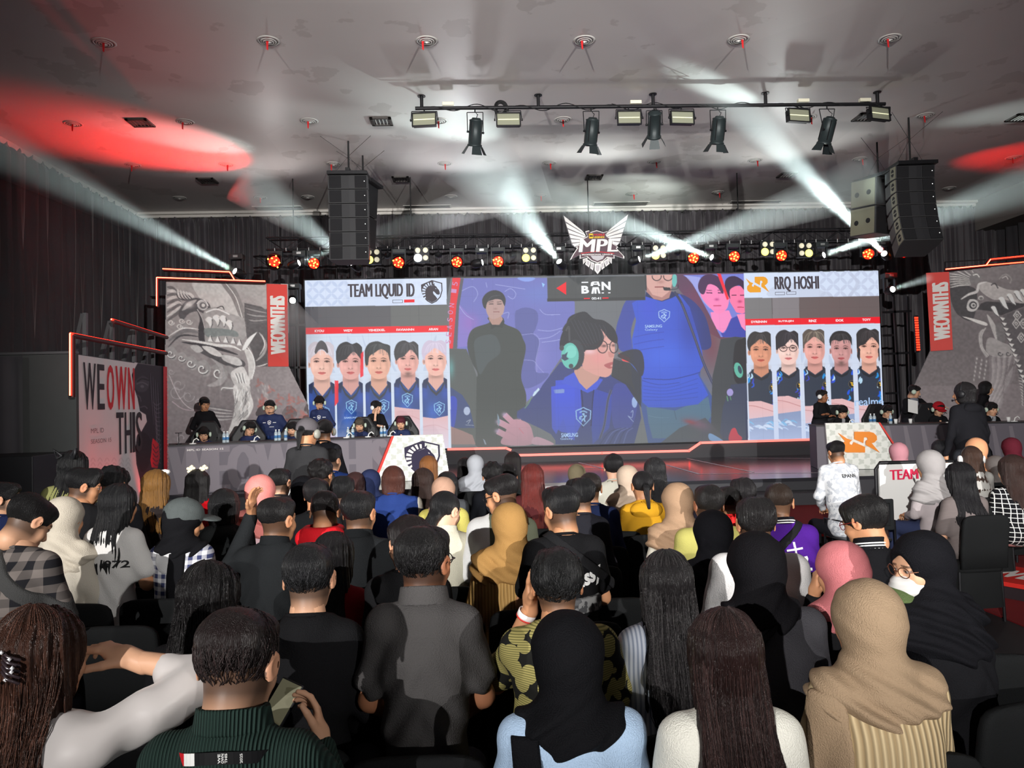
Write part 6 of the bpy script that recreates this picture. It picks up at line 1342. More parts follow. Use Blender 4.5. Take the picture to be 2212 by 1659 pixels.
# ================================================================ SMOOTH BODIES (distance fields -> surface)
def g_eval(fn, lo, hi, h):
    lo = np.array(lo, dtype=np.float32); n = np.ceil((np.array(hi)-lo)/h).astype(int)+1
    ax = [lo[i]+h*np.arange(n[i], dtype=np.float32) for i in range(3)]
    X, Y, Z = np.meshgrid(*ax, indexing='ij'); return fn(np.stack([X.ravel(), Y.ravel(), Z.ravel()], 1)).reshape(n), lo, h
def nets(fn, lo, hi, h):
    D, lo, h = g_eval(fn, lo, hi, h)
    D[0] = D[-1] = np.maximum(D[0], .01)[0] if 0 else np.abs(D[0])+.001; D[-1] = np.abs(D[-1])+.001
    D[:, 0] = np.abs(D[:, 0])+.001; D[:, -1] = np.abs(D[:, -1])+.001; D[:, :, 0] = np.abs(D[:, :, 0])+.001; D[:, :, -1] = np.abs(D[:, :, -1])+.001
    S = D < 0; c = [S[i:S.shape[0]-1+i, j:S.shape[1]-1+j, k:S.shape[2]-1+k] for i in (0, 1) for j in (0, 1) for k in (0, 1)]
    any_ = np.logical_or.reduce(c); all_ = np.logical_and.reduce(c); act = any_ & ~all_
    idx = -np.ones(act.shape, dtype=np.int64); I = np.argwhere(act); idx[act] = np.arange(len(I))
    if len(I) == 0: return np.zeros((0, 3)), np.zeros((0, 4), dtype=np.int64)
    acc = np.zeros((len(I), 3)); cnt = np.zeros(len(I))
    cor = [(i, j, k) for i in (0, 1) for j in (0, 1) for k in (0, 1)]
    for a in cor:
        for ax in range(3):
            if a[ax]: continue
            b = list(a); b[ax] = 1; va = D[I[:, 0]+a[0], I[:, 1]+a[1], I[:, 2]+a[2]]; vb = D[I[:, 0]+b[0], I[:, 1]+b[1], I[:, 2]+b[2]]
            m = (va < 0) != (vb < 0); t = np.where(m, va/np.where(m, va-vb, 1), 0)
            p = np.array(a, dtype=float)[None, :].repeat(len(I), 0); p[:, ax] += t; acc += p*m[:, None]; cnt += m
    V = lo + h*(I + acc/cnt[:, None]); F_ = []
    for ax in range(3):
        a1, a2 = (ax+1) % 3, (ax+2) % 3; sl0 = [slice(1, -1)]*3; sl0[ax] = slice(0, -1); sl1 = list(sl0); sl1[ax] = slice(1, None)
        A = S[tuple(sl0)]; B = S[tuple(sl1)]; E = np.argwhere(A != B); 
        if len(E) == 0: continue
        off = np.ones(3, dtype=int); off[ax] = 0; Ec = E+off; ins = S[Ec[:, 0], Ec[:, 1], Ec[:, 2]]
        q = []
        for d1, d2 in ((0, 0), (-1, 0), (-1, -1), (0, -1)):
            o = np.zeros(3, dtype=int); o[a1] = d1; o[a2] = d2; J = Ec+o; q.append(idx[J[:, 0], J[:, 1], J[:, 2]])
        q = np.stack(q, 1); q[~ins] = q[~ins][:, ::-1]; F_.append(q)
    F_ = np.concatenate(F_); F_ = F_[(F_ >= 0).all(1)]
    return V, F_[:, ::1]
def smin(a, b, k):
    if k <= 0: return np.minimum(a, b)
    h = np.clip(.5+.5*(b-a)/k, 0, 1); return b+(a-b)*h-k*h*(1-h)
def smax(a, b, k): return -smin(-a, -b, k)
def cap(a, b, r1, r2=None):
    a = np.array(a, dtype=np.float32); b = np.array(b, dtype=np.float32); r2 = r1 if r2 is None else r2; ab = b-a; L2 = float(ab @ ab) or 1e-9
    def f(P):
        t = np.clip(((P-a) @ ab)/L2, 0, 1); return np.sqrt(((P-a-t[:, None]*ab)**2).sum(1))-(r1+(r2-r1)*t)
    return f
def elp(c, r, Rm=None):
    c = np.array(c, dtype=np.float32); r = np.array(r, dtype=np.float32); Rn = None if Rm is None else np.array(Rm, dtype=np.float32)
    def f(P):
        q = P-c
        if Rn is not None: q = q @ Rn
        k0 = np.sqrt(((q/r)**2).sum(1)); k1 = np.sqrt(((q/(r*r))**2).sum(1))+1e-6; return k0*(k0-1)/k1
    return f
def uni(items):
    """items: (fn, k[, 's'])"""
    def f(P):
        d = None
        for it in items:
            v = it[0](P)
            d = v if d is None else (smax(d, -v, it[1]) if len(it) > 2 else smin(d, v, it[1]))
        return d
    return f
def wav(P, f, s=0):
    return (np.sin(P[:, 0]*f+1.3*np.sin(P[:, 2]*f*.6+s)+s)+np.sin(P[:, 1]*f*1.1+1.7*np.sin(P[:, 0]*f*.5+s*2)+s*3)+np.sin(P[:, 2]*f*.9+1.1*np.sin(P[:, 1]*f*.7+s)+s*5))/3

# ---- head prototype, local axes: x right, y forward, z up; origin between the ears
def head_fn(fat=1.0):
    it = [(elp((0, -.012, .030), (.073, .090, .082)), 0), (elp((0, .028, -.032), (.060*fat, .064, .082)), .03), (elp((0, .045, -.080), (.040*fat, .040, .034)), .03),
          (cap((-.034, .074, .022), (.034, .074, .022), .012), .02), (cap((0, .090, .004), (0, .106, -.028), .007, .0125), .012), (elp((.0, .098, -.034), (.018, .010, .009)), .008),
          (cap((0, -.02, -.05), (0, -.027, -.10), .052*min(fat, 1.1), .052*min(fat, 1.15)), .03), (elp((0, .082, -.062), (.024, .014, .011)), .012)]
    for s in (-1, 1):
        it += [(elp((s*.030, .097, .006), (.017, .013, .010)), .012, 's'), (elp((s*.030, .0765, .005), (.0125, .0125, .011)), .004), (elp((s*.040, .055, -.030), (.022, .024, .024)), .02)]
        er = Matrix.Rotation(R(-s*22), 3, 'Z') @ Matrix.Rotation(R(-12), 3, 'X')
        it += [(elp((s*.080, -.010, -.002), (.0075, .021, .032), er), .007), (elp((s*.088, -.004, .000), (.005, .012, .018), er), .006, 's')]
    return uni(it)
HEADS = {}
def head_mesh(res, fat):
    k = (res, fat)
    if k not in HEADS:
        V, Fq = nets(head_fn(fat), (-.12, -.14, -.17), (.12, .14, .135), res); HEADS[k] = (V, Fq)
    return HEADS[k]
def head_cols(V, skin, lips=None, beard=0.0, brow=(20, 15, 14), scalp=None):
    c = np.tile(np.array(skin, dtype=float), (len(V), 1)); x, y, z = V.T; fr = y > .05
    def put(m, col, a=1.0): c[m] = c[m]*(1-a)+np.array(col)*a
    lp = lips or (skin[0]*.75, skin[1]*.45, skin[2]*.45)
    put(fr & (((x/.026)**2+((z+.0625)/.010)**2) < 1), lp, .9)
    put(fr & (np.abs(z+.0628) < .0016) & (np.abs(x) < .026), (skin[0]*.25, skin[1]*.15, skin[2]*.15), .8)
    for s in (-1, 1):
        put(fr & ((((x-s*.031)/.016)**2+((z-.005)/.0068)**2) < 1), (.12, .08, .07), .85)
        put(fr & ((((x-s*.031)/.013)**2+((z-.0045)/.0045)**2) < 1), (.45, .42, .40), .5)
        put(fr & ((((x-s*.031)/.0058)**2+((z-.005)/.0058)**2) < 1), (.012, .009, .008), 1)
        put(fr & ((((x-s*.032)/.021)**2+((z-.024-.05*(.03-np.abs(x-s*.01)))/.0042)**2) < 1), lin([v/255 for v in brow]), .8)
        put(fr & ((((x-s*.009)/.005)**2+((z+.044)/.003)**2) < 1) & (y > .09), (skin[0]*.3, skin[1]*.2, skin[2]*.2), .8)
    put((np.abs(x) > .074) & (z > -.03), (skin[0]*.95, skin[1]*.7, skin[2]*.65), .35)
    if scalp is not None:
        a = np.clip((z+.105)/.055, 0, 1)*np.clip((.045-y)/.03, 0, 1)*(np.abs(x) < .0755); c = c*(1-a[:, None]*.85)+np.array(scalp)*a[:, None]*.85
    if beard: put(fr & (z < -.05) & (z > -.12), (.03, .025, .025), beard)
    return c
# ---- hand prototype: wrist at origin, fingers along +y, palm facing -z, thumb on +x
def hand_fn(curl, spread=.06):
    it = [(elp((0, .045, 0), (.038, .048, .014)), 0), (cap((0, -.03, 0), (0, .02, 0), .026, .026), .02), (elp((.018, .03, -.006), (.018, .03, .014)), .012)]
    for i, (x, L_) in enumerate(((.028, .070), (.010, .078), (-.009, .073), (-.027, .058))):
        a = np.array((x, .082, 0.)); ang = R(curl*(.55+.1*i)); sp = spread*(1.5-i); p = a; seg = (.45, .30, .25); r = (.0088, .0080, .0072) if i < 3 else (.0078, .007, .0064); t = ang
        for j in range(3):
            d = np.array((math.sin(sp)*math.cos(t), math.cos(t), -math.sin(t))); q = p+d*L_*seg[j]
            it.append((cap(p, q, r[j], r[j]*.92), .004 if j else .008)); p = q; t += ang*(1.1 if j == 0 else .8)
    th = R(curl*.5)
    p = np.array((.026, .018, -.004)); 
    for j, L_ in enumerate((.040, .030, .024)):
        a = .85-.22*j*(.4+curl/60); d = np.array((math.sin(a), math.cos(a), -math.sin(th+.15*j)*.8)); d /= np.linalg.norm(d); q = p+d*L_
        it.append((cap(p, q, .0125-.0018*j, .0108-.0015*j), .010 if j == 0 else .004)); p = q
    return uni(it)
HANDS = {}
def hand_mesh(curl, res):
    k = (curl, res)
    if k not in HANDS: HANDS[k] = nets(hand_fn(curl), (-.06, -.06, -.11), (.115, .19, .04), res)
    return HANDS[k]
def xf(V, M):
    A = np.array(M); return V @ A[:3, :3].T + A[:3, 3]

# ---- hair prototypes in the head's axes
def profile(rows):
    """stack of ellipses: rows of (z, halfwidth, halfdepth, y centre[, x centre])"""
    r = sorted(rows); z = np.array([q[0] for q in r]); w, t, yc = [np.array([q[i] for q in r]) for i in (1, 2, 3)]; xc = np.array([q[4] if len(q) > 4 else 0 for q in r])
    def f(P):
        W_, T_, Yc, Xc = [np.interp(P[:, 2], z, a) for a in (w, t, yc, xc)]
        d = (np.sqrt(((P[:, 0]-Xc)/W_)**2+((P[:, 1]-Yc)/T_)**2)-1)*np.minimum(W_, T_)*.9
        return np.maximum(d, np.maximum(P[:, 2]-z[-1], z[0]-P[:, 2]))
    return f
def strands(P, amp, f=500, s=0, zf=8):
    th = np.arctan2(P[:, 0], -(P[:, 1]-.02)); u = th*.09+P[:, 0]*.35
    return amp*(np.sin(u*f+2*np.sin(P[:, 2]*zf+s))+.7*np.sin(u*f*.47+1.6*np.sin(P[:, 2]*zf*1.7+s*2)+s)+.5*np.sin(u*f*.21+s*4+P[:, 2]*zf))/2
def hair_fn(style, seed=0):
    face = elp((0, .105, -.035), (.070, .062, .092)); sd = seed
    if style in ('short', 'fade', 'messy', 'curly', 'mop', 'quiff'):
        big = {'short': 1.0, 'fade': .97, 'messy': 1.06, 'curly': 1.07, 'mop': 1.06, 'quiff': 1.02}[style]
        up = .012 if style == 'quiff' else 0
        base = uni([(elp((0, -.016, .034), (.082*big, .101*big, .086*big)), 0), (elp((.0, .045, .075+up), (.060, .045, .034+up)), .03), (elp((0, -.06, .06), (.062, .05, .05)), .03)])
        drop = {'short': 0, 'fade': .012, 'messy': -.012, 'curly': -.005, 'mop': -.03, 'quiff': .010}[style]
        amp, fr = {'short': (.0022, 90), 'fade': (.0016, 90), 'messy': (.006, 75), 'curly': (.0085, 110), 'mop': (.003, 60), 'quiff': (.003, 80)}[style]
        def f(P):
            d = base(P)+amp*wav(P, fr, sd)+strands(P, amp*.55, 420, sd)
            if style != 'mop': d = d+np.clip((.01-P[:, 2])*.16, 0, .012)
            line = -.084+drop+.55*(P[:, 1]+.07); ear = np.exp(-((P[:, 1]+.012)/.022)**2)*.030
            if style in ('fade', 'quiff'): d = d+np.clip((.035-P[:, 2])*.10, 0, .012)
            d = smax(d, line+ear-P[:, 2], .006)
            if style == 'mop': return smax(d, -elp((0, .112, -.050), (.064, .055, .078))(P), .012)
            return smax(d, -face(P), .014)
        return f, ((-.11, -.14, -.12), (.11, .12, .16))
    if style == 'bob':
        g = uni([(elp((0, -.014, .032), (.090, .106, .092)), 0), (profile([(-.115, .078, .070, -.030), (-.09, .092, .086, -.02), (-.03, .096, .095, -.014), (.03, .09, .1, -.014)]), .02)])
        return (lambda P: smax(smax(g(P)+strands(P, .0022, 420, sd)+.002*wav(P, 40, sd), -elp((0, .115, -.045), (.062, .062, .098))(P), .014), -cap((0, -.01, -.13), (0, .02, -.09), .05)(P), .01)), ((-.12, -.14, -.13), (.12, .12, .15))
    if style in ('tail', 'bun', 'braid'):
        base = elp((0, -.014, .034), (.080, .100, .085)); it = [(base, 0)]
        if style == 'tail': it += [(elp((0, -.118, .0), (.026, .026, .024)), .02), (cap((0, -.13, -.01), (.01, -.15, -.15), .026, .012), .012)]
        elif style == 'bun': it += [(elp((0, -.115, .02), (.045, .038, .042)), .012)]
        else: it += [(cap((0, -.09, -.04), (-.02, -.11, -.12), .040, .030), .03), (elp((-.02, -.105, -.09), (.036, .03, .036)), .02), (elp((-.03, -.12, -.14), (.030, .026, .034)), .015)]
        g = uni(it)
        return (lambda P: smax(smax(g(P)+strands(P, .0014, 420, sd), -face(P), .014), np.where(P[:, 1] < -.075, -1, -.062+.5*(P[:, 1]+.06)+np.exp(-((P[:, 1]+.012)/.022)**2)*.030-P[:, 2]), .006)), ((-.11, -.19, -.2), (.11, .12, .15))
    # long styles: 'long:<length>:<wave>:<back>'
    _, L_, wv, bk = style.split(':'); L_ = float(L_); wv = float(wv); bk = float(bk)
    rows = [(.06, .078, .090, -.014), (.0, .089, .098, -.016), (-.06, .093, .080, -.034), (-.12, .094, .060, -.056-bk*.3), (-.19, .098, .050, -.075-bk*.6), (-.27, .108, .040, -.095-bk)]
    if L_ > .3: rows.append((-L_+.05, .105, .036, -.110-bk))
    rows.append((-L_, .075, .020, -.112-bk))
    g = uni([(elp((0, -.014, .032), (.087, .105, .090)), 0), (profile(rows), .02)])
    def f(P):
        q = P.copy(); low = np.clip(-(P[:, 2]+.05)*4, 0, 1)
        q[:, 0] += wv*.012*np.sin(P[:, 2]*34+sd+4*P[:, 0])*low; q[:, 1] += wv*.010*np.sin(P[:, 2]*30+sd*2+9*P[:, 0])*low
        d = g(q)+strands(q, .0030+wv*.002, 430, sd, 5)+.6*strands(q, .006, 110, sd+2, 4)*low
        d = d+low*.012*np.clip(np.sin(P[:, 0]*260+sd)+np.sin(P[:, 0]*97+sd*3)-.2, 0, 2)*np.clip(-(P[:, 2]+L_-.09)*12, 0, 1)
        return smax(d, -elp((0, .118, -.06), (.062, .066, .125))(P), .014)
    return f, ((-.16, -.21-bk, -L_-.02), (.16, .12, .15))
HAIRS = {}
def hair_data(style, seed, res):
    k = (style, seed, res)
    if k not in HAIRS:
        f, (lo, hi) = hair_fn(style, seed); V, Fq = nets(f, lo, hi, res); HAIRS[k] = rawmesh('hair', V, Fq, None, smooth=True); HAIRS[k].materials.append(None)
    return HAIRS[k]
def hairmat(c, gl=.38):
    n = 'hair_%02x%02x%02x' % tuple(c)
    if n in MATS: return MATS[n]
    m = mat(n, rgb(*c), rough=gl, spec=.24, bump=.75, bscale=60, bstretch=(9, 9, .6), var=.35, vscale=14)
    return m
# ---- generic lower body, seated
def loose_strands(root, M, style, seed, hc, gl):
    r = random.Random(seed+5); b_ = MB(); b2 = MB()
    if style.startswith('long'):
        _, L_, wv, bk = style.split(':'); L_ = float(L_); wv = float(wv); bk = float(bk)
        rows = [(.128, .010, .012, -.02), (.118, .038, .046, -.015), (.10, .062, .072, -.014), (.06, .081, .095, -.014), (.0, .091, .101, -.016), (-.06, .095, .083, -.034), (-.12, .096, .063, -.056-bk*.3), (-.19, .100, .053, -.075-bk*.6), (-.27, .110, .043, -.095-bk), (-L_+.03, .106, .036, -.110-bk), (-L_-.02, .082, .024, -.113-bk)]
        for k in range(330):
            th = r.uniform(-1.75, 1.75); j = r.uniform(-.6, .6); am = r.random()*.006+wv*.006; ph = r.random()*6; end = r.choice([len(rows), len(rows), len(rows)-1]); pts = []
            for i, (z, w_, t, yc) in enumerate(rows[:end]):
                a = th*(1-.06*i*(1 if abs(th) > 1 else 0))+.03*j*i; lo = max(0, i-3)/6
                pts.append((w_*math.sin(a)*1.005+am*math.sin(z*30+ph)*lo, yc-t*math.cos(a)*1.005-am*.6*abs(math.sin(z*24+ph))*lo, z+.004*j))
            (b_ if k % 3 else b2).path(catmull([q for q in pts], False, 2).tolist(), .0011, 4)
    else:
        big = {'messy': 1.06, 'curly': 1.07, 'mop': 1.06}.get(style, 1.0); cu = {'curly': .5, 'messy': .25}.get(style, .1)
        for k in range(420):
            u = Vector((r.gauss(0, 1), r.gauss(-.35, 1), r.gauss(.5, .8))).normalized(); pts = []; lift = r.uniform(.0, .03)
            for i in range(5):
                p = Vector((0, -.016, .034))+Vector((u.x*.082*big, u.y*.101*big, u.z*.086*big))*(1.0+lift*i/4)
                if (p.y > .045 and p.z < .055) or p.z < -.062: break
                pts.append(p); u = (u+Vector((cu*r.uniform(-1, 1), -.03+cu*r.uniform(-1, 1), -.20))).normalized()
            if len(pts) > 2: (b_ if k % 3 else b2).path(pts, .0011, 4)
    for bb_, c_ in ((b_, hc), (b2, tuple(min(255, int(v*1.5+10)) for v in hc))):
        o = bb_.build('loose_hair', hairmat(c_, gl), None); o.parent = root; o.matrix_local = M
def legs_fn(sp=.10, kn=.43, pl=0.0):
    it = [(elp((0, .03, .50), (.150, .12, .075)), 0)]
    for s in (-1, 1):
        it += [(cap((s*.085, .05, .52), (s*(sp+.02), kn, .505), .088+pl, .066+pl), .04), (cap((s*(sp+.02), kn, .50), (s*(sp+.01), kn+.02, .10), .062+pl, .047+pl), .03)]
    return uni(it)
PROTO = {}
def proto(key, fn, lo, hi, h, name):
    if key not in PROTO:
        V, Fq = nets(fn, lo, hi, h); me = rawmesh(name, V, Fq, None, smooth=True); me.materials.append(None); PROTO[key] = me
    return PROTO[key]
def inst(name, me, m, parent, M=None, label=None):
    o = link(name, me, parent, label); o.material_slots[0].link = 'OBJECT'; o.material_slots[0].material = m
    if M is not None: o.matrix_local = M
    return o
def shoes_fn():
    it = []
    for s in (-1, 1): it += [(elp((s*.11, .50, .045), (.045, .13, .045)), .0), (elp((s*.11, .43, .07), (.042, .06, .055)), .03)]
    u = uni(it); return lambda P: np.maximum(u(P), .004-P[:, 2])

def cloth(c, rough=.85, name=None, **k):
    n = name or 'cloth_%02x%02x%02x' % tuple(int(v) for v in c)
    kw = dict(sheen=.0, spec=.08, bump=.5, bscale=260); kw.update(k)
    return mat(n, rgb(*c), rough=rough, **kw)
def pattern_mat(name, kind, c1_, c2_, scale=20, c3=None):
    if name in MATS: return MATS[name]
    m = bpy.data.materials.new(name); m.use_nodes = True; nt = m.node_tree; N, L = nt.nodes, nt.links; b = N['Principled BSDF']
    b.inputs['Roughness'].default_value = .85; b.inputs['Specular IOR Level'].default_value = .15
    tc = N.new('ShaderNodeTexCoord'); A = rgb(*c1_); B = rgb(*c2_); C3 = rgb(*(c3 or c1_))
    def mathn(op, a, bb=None):
        n = N.new('ShaderNodeMath'); n.operation = op
        for i, v in enumerate((a, bb)):
            if v is None: continue
            if isinstance(v, (int, float)): n.inputs[i].default_value = v
            else: L.new(v, n.inputs[i])
        return n.outputs[0]
    def mixc(f, a, bb):
        n = N.new('ShaderNodeMix'); n.data_type = 'RGBA'; L.new(f, n.inputs['Factor'])
        for i, v in (('A', a), ('B', bb)):
            s_ = n.inputs[6 if i == 'A' else 7]
            if isinstance(v, tuple): s_.default_value = (*v, 1)
            else: L.new(v, s_)
        return n.outputs[2]
    sp = N.new('ShaderNodeSeparateXYZ'); L.new(tc.outputs['Object'], sp.inputs[0]); X, Yc, Z = sp.outputs
    if kind in ('plaid', 'grid'):
        fr = lambda v: mathn('FRACT', mathn('MULTIPLY', v, scale)); th = .5 if kind == 'plaid' else .86
        fx, fz = mathn('GREATER_THAN', fr(X), th), mathn('GREATER_THAN', fr(Z), th)
        if kind == 'plaid': s_ = mathn('MULTIPLY', mathn('ADD', fx, fz), .5)
        else: s_ = mathn('MAXIMUM', fx, fz)
        out = mixc(s_, A, B)
    elif kind == 'rib':
        w_ = mathn('SINE', mathn('MULTIPLY', X, scale*6.283)); s_ = mathn('MULTIPLY_ADD', w_, .5); s_.node.inputs[2].default_value = .5
        out = mixc(s_, A, B); bp = N.new('ShaderNodeBump'); bp.inputs['Strength'].default_value = .9; bp.inputs['Distance'].default_value = .006; L.new(s_, bp.inputs['Height']); L.new(bp.outputs[0], b.inputs['Normal'])
    elif kind == 'leaf':
        vo = N.new('ShaderNodeTexVoronoi'); vo.inputs['Scale'].default_value = scale; L.new(tc.outputs['Object'], vo.inputs['Vector'])
        wv = N.new('ShaderNodeTexWave'); wv.inputs['Scale'].default_value = scale*1.6; wv.inputs['Distortion'].default_value = 6; L.new(vo.outputs['Position'], wv.inputs['Vector'])
        ws = N.new('ShaderNodeTexWave'); ws.wave_type = 'RINGS'; ws.inputs['Scale'].default_value = scale*2.4; L.new(tc.outputs['Object'], ws.inputs['Vector'])
        bl_ = mathn('LESS_THAN', vo.outputs['Distance'], .60); st_ = mathn('GREATER_THAN', ws.outputs['Fac'], .35)
        out = mixc(mathn('MULTIPLY', bl_, 1.0), A, mixc(st_, C3, B))
    elif kind == 'stripe':
        s_ = mathn('GREATER_THAN', mathn('FRACT', mathn('MULTIPLY', X, scale)), .55); out = mixc(s_, A, B)
    elif kind == 'hstripe':
        s_ = mathn('GREATER_THAN', mathn('FRACT', mathn('MULTIPLY', Z, scale)), .6); out = mixc(s_, A, B)
    else:
        nz = N.new('ShaderNodeTexNoise'); nz.inputs['Scale'].default_value = scale; nz.inputs['Detail'].default_value = 4; L.new(tc.outputs['Object'], nz.inputs['Vector']); out = mixc(mathn('GREATER_THAN', nz.outputs['Fac'], .52), A, B)
    L.new(out, b.inputs['Base Color']); MATS[name] = m; return m
m_twht = mat('white_ink_flat', rgb(240, 240, 238), rough=.7)
m_skin = mat('skin', (1, 1, 1), rough=.5, spec=.35, vcol=True)
SKN = {'l': rgb(214, 164, 132), 'm': rgb(190, 136, 100), 'd': rgb(150, 100, 72), 'p': rgb(226, 178, 150)}
BLK = (24, 22, 23)

def person(label, x, y, Y, pose='sit', face=0, yaw=None, nod=4, roll=0, b=1.0, hs=1.05, skin='m', hair='short', hc=BLK, hjc=None, shirt=(40, 40, 44), sm=None, sleeve='long',
           pants=(34, 34, 40), lean=.05, arms=None, hang=0, near=False, roll_=.35, face_open=(.056, .075, .078), base=0.0, seed=None, group=None, headset=False, fat=1.0, collar=None, extras=None, drape=.20, skirt=None, beard=0, nolegs=False, name='person', hang_front=True, foldA=.0055, gl=.38, capc=None):
    seed = int(x*7+y) % 97 if seed is None else seed; rr = random.Random(seed)
    hs = hs*.96
    hp = at(x, y, Y); hz = (hp.z-base); yaw = face if yaw is None else yaw
    D = Y; hres = max(.0045, min(.010, D*.00085)); bres = max(.0085, min(.019, D*.0024)); hres = .0055 if base > 0 else hres
    zn = hz-.132*hs; hipz = .53 if pose == 'sit' else hz*.60; ny = lean; dz = zn-hipz
    Rf = Matrix.Rotation(R(face), 3, 'Z'); hl = Vector((0, ny+.035, 0)); hw_ = Rf @ hl
    root = thing(name, label, 'person', (hp.x-hw_.x, hp.y-hw_.y, base), group or ('people seated in the audience' if pose == 'sit' and base == 0 else None))
    Mf = Rf.to_4x4()
    Hm = Matrix.Translation(Rf @ Vector((0, ny+.035, hz))) @ Matrix.Rotation(R(yaw), 4, 'Z') @ Matrix.Rotation(R(-nod), 4, 'X') @ Matrix.Rotation(R(roll), 4, 'Y') @ Matrix.Scale(hs, 4)
    sw = .118*b; sh = [Vector((s*sw, ny-.005, zn-.052)) for s in (-1, 1)]
    if arms is None: arms = ('lap', 'lap')
    A = []
    for s, a in zip((-1, 1), arms):
        S = sh[0 if s < 0 else 1]
        if a == 'lap': e = Vector((s*(sw+.062), ny+.03, zn-.30)); w_ = Vector((s*.09, .30, max(.64, zn-.46))); d = Vector((-s*.4, .9, -.1)); cu = 38
        elif a == 'down': e = Vector((s*(sw+.085), ny-.01, zn-.33)); w_ = Vector((s*(sw+.10), ny+.06, zn-.57)); d = Vector((0, .1, -1)); cu = 30
        elif a == 'back': e = Vector((s*(sw+.12), ny-.10, zn-.30)); w_ = Vector((s*.05, -.17, zn-.42)); d = Vector((-s, 0, -.2)); cu = 30
        elif a == 'cross': e = Vector((s*(sw+.09), ny+.04, zn-.27)); w_ = Vector((-s*.03, ny+.19, zn-.25-.02*s)); d = Vector((-s, .0, .1)); cu = 25
        elif a == 'desk': e = Vector((s*(sw+.10), ny+.08, zn-.27)); w_ = Vector((s*.06, ny+.32, zn-.22)); d = Vector((-s*.5, .6, .2)); cu = 45
        elif a == 'cheek': e = Vector((s*(sw+.08), ny+.20, zn-.24)); w_ = Vector((s*.085, ny+.11, zn+.045)); d = Vector((s*.02, -.10, 1)); cu = 30
        elif a == 'chin': e = Vector((s*.10, ny+.20, zn-.26)); w_ = Vector((s*.06, ny+.16, zn-.0)); d = Vector((-s*.1, .0, 1)); cu = 50
        elif a == 'head': e = Vector((s*(sw+.13), ny+.10, zn-.02)); w_ = Vector((s*.175, ny+.12, zn+.16)); d = Vector((-s*.2, -.05, 1)); cu = 32
        elif a == 'phone': e = Vector((s*(sw+.09), ny+.10, zn-.26)); w_ = Vector((s*.13, ny+.34, zn-.17)); d = Vector((-s*.1, .5, .8)); cu = 38
        elif a == 'fold': e = Vector((s*(sw+.20), ny+.19, zn-.10)); w_ = Vector((s*.14, ny+.30, zn-.02)); d = Vector((-s*1, .25, .12)); cu = 40
        elif a == 'out': e = Vector((s*(sw+.16), ny+.06, zn-.20)); w_ = Vector((s*(sw+.30), ny+.22, zn-.17)); d = Vector((s*.7, .7, -.2)); cu = 20
        elif a == 'pocket': e = Vector((s*(sw+.12), ny-.02, zn-.30)); w_ = Vector((s*(sw+.03), ny+.10, zn-.47)); d = Vector((-s*.3, .3, -1)); cu = 30
        else: e, w_, d, cu = a
        A.append((S, Vector(e), Vector(w_), Vector(d).normalized(), cu))
    # --- garment field (in the facing frame)
    hip = (0, -.01, hipz+.03); chest = (0, ny*.75-.012, zn-.17); wst = (0, (ny)*.4-.0, hipz+dz*.40)
    bb = b*(1.06 if fat > 1.1 else 1)
    def torso(o=0.0, kk=.06):
        it = [(elp(hip, (.155*bb+o, .122*min(bb, 1.25)+o, .13+o)), 0), (elp(wst, (.138*bb*(1.08 if fat > 1.1 else .96)+o, .112*min(bb*fat, 1.6)+o, dz*.42+o)), kk), (elp(chest, (.146*b+o, .108*min(b, 1.15)+o, .165+o)), kk),
              (cap((-sw, ny-.010, zn-.055), (sw, ny-.010, zn-.055), .056+o), .05)]
        for s in (-1, 1): it.append((cap((s*sw*.75, ny-.012, zn-.035), (s*.02, ny-.012, zn+.012), .040+o, .045+o), .035))
        return it
    it = torso(.0)+[(elp((0, ny-.010, zn-.022), (.094*hs, .088*hs, .074)), .025)]
    tube = 'long' if sleeve == 'long' else sleeve
    for S, e, w_, d, cu in A:
        if tube == 'long': it += [(cap(S, e, .056, .048), .035), (cap(e, w_-(w_-e).normalized()*.015, .046, .036), .02)]
        elif tube == 'roll': it += [(cap(S, e, .058, .052), .035), (cap(e, e.lerp(w_, roll_), .049, .045), .02)]
        elif tube == 'short': it += [(cap(S, S.lerp(e, .68), .058, .066), .035)]
    if skirt: it.append((profile([(hipz+.05, .17*b, .14, 0), (hipz-skirt, .20*b, .17, .0)]), .03))
    tz = uni(it); fold = foldA*(1.35 if near else 1)
    neckr = .060*min(fat, 1.1)*hs
    if pose == 'stand': hem = hipz-.03 if not skirt else hipz-skirt
    else: hem = .47
    def shirt_fn(P):
        # diagonal and draped folds
        d = tz(P)+fold*((.45*wav(P, 58, seed+3) if near else 0)+wav(P, 26, seed)+.8*np.sin((P[:, 2]*1.0+np.abs(P[:, 0])*1.3)*42+3*np.sin(P[:, 0]*9+seed))*np.clip((zn-.08-P[:, 2])*5, 0, 1))
        d = smax(d, np.where(P[:, 0]**2+(P[:, 1]-ny)**2 < .0144, P[:, 2]-(zn+.030+(P[:, 1]-ny)*-.25), -1), .006)
        rN = np.sqrt((P[:, 0])**2+(P[:, 1]-ny+.008)**2); d = smax(d, np.where(P[:, 2] > zn-.02, neckr-.004-rN, -1), .004)
        return np.maximum(d, hem-P[:, 2]) if pose == 'stand' else d
    bx = sw+.30 if any(a in ('out', 'back', 'head', 'fold') or not isinstance(a, str) for a in arms) else sw+.20
    ylo, yhi = -.22*max(1, min(bb, 1.3)), max([.22*min(bb*fat, 1.5)+max(0, lean)]+[max(q[2].y, q[1].y)+.08 for q in A]); zlo = min([hem-.02 if pose == 'stand' else hipz-.13]+[q[2].z-.07 for q in A]); zhi = max([zn+.07]+[max(q[1].z, q[2].z)+.08 for q in A])
    V, Fq = nets(shirt_fn, (-bx, ylo, zlo), (bx, yhi, zhi), bres)
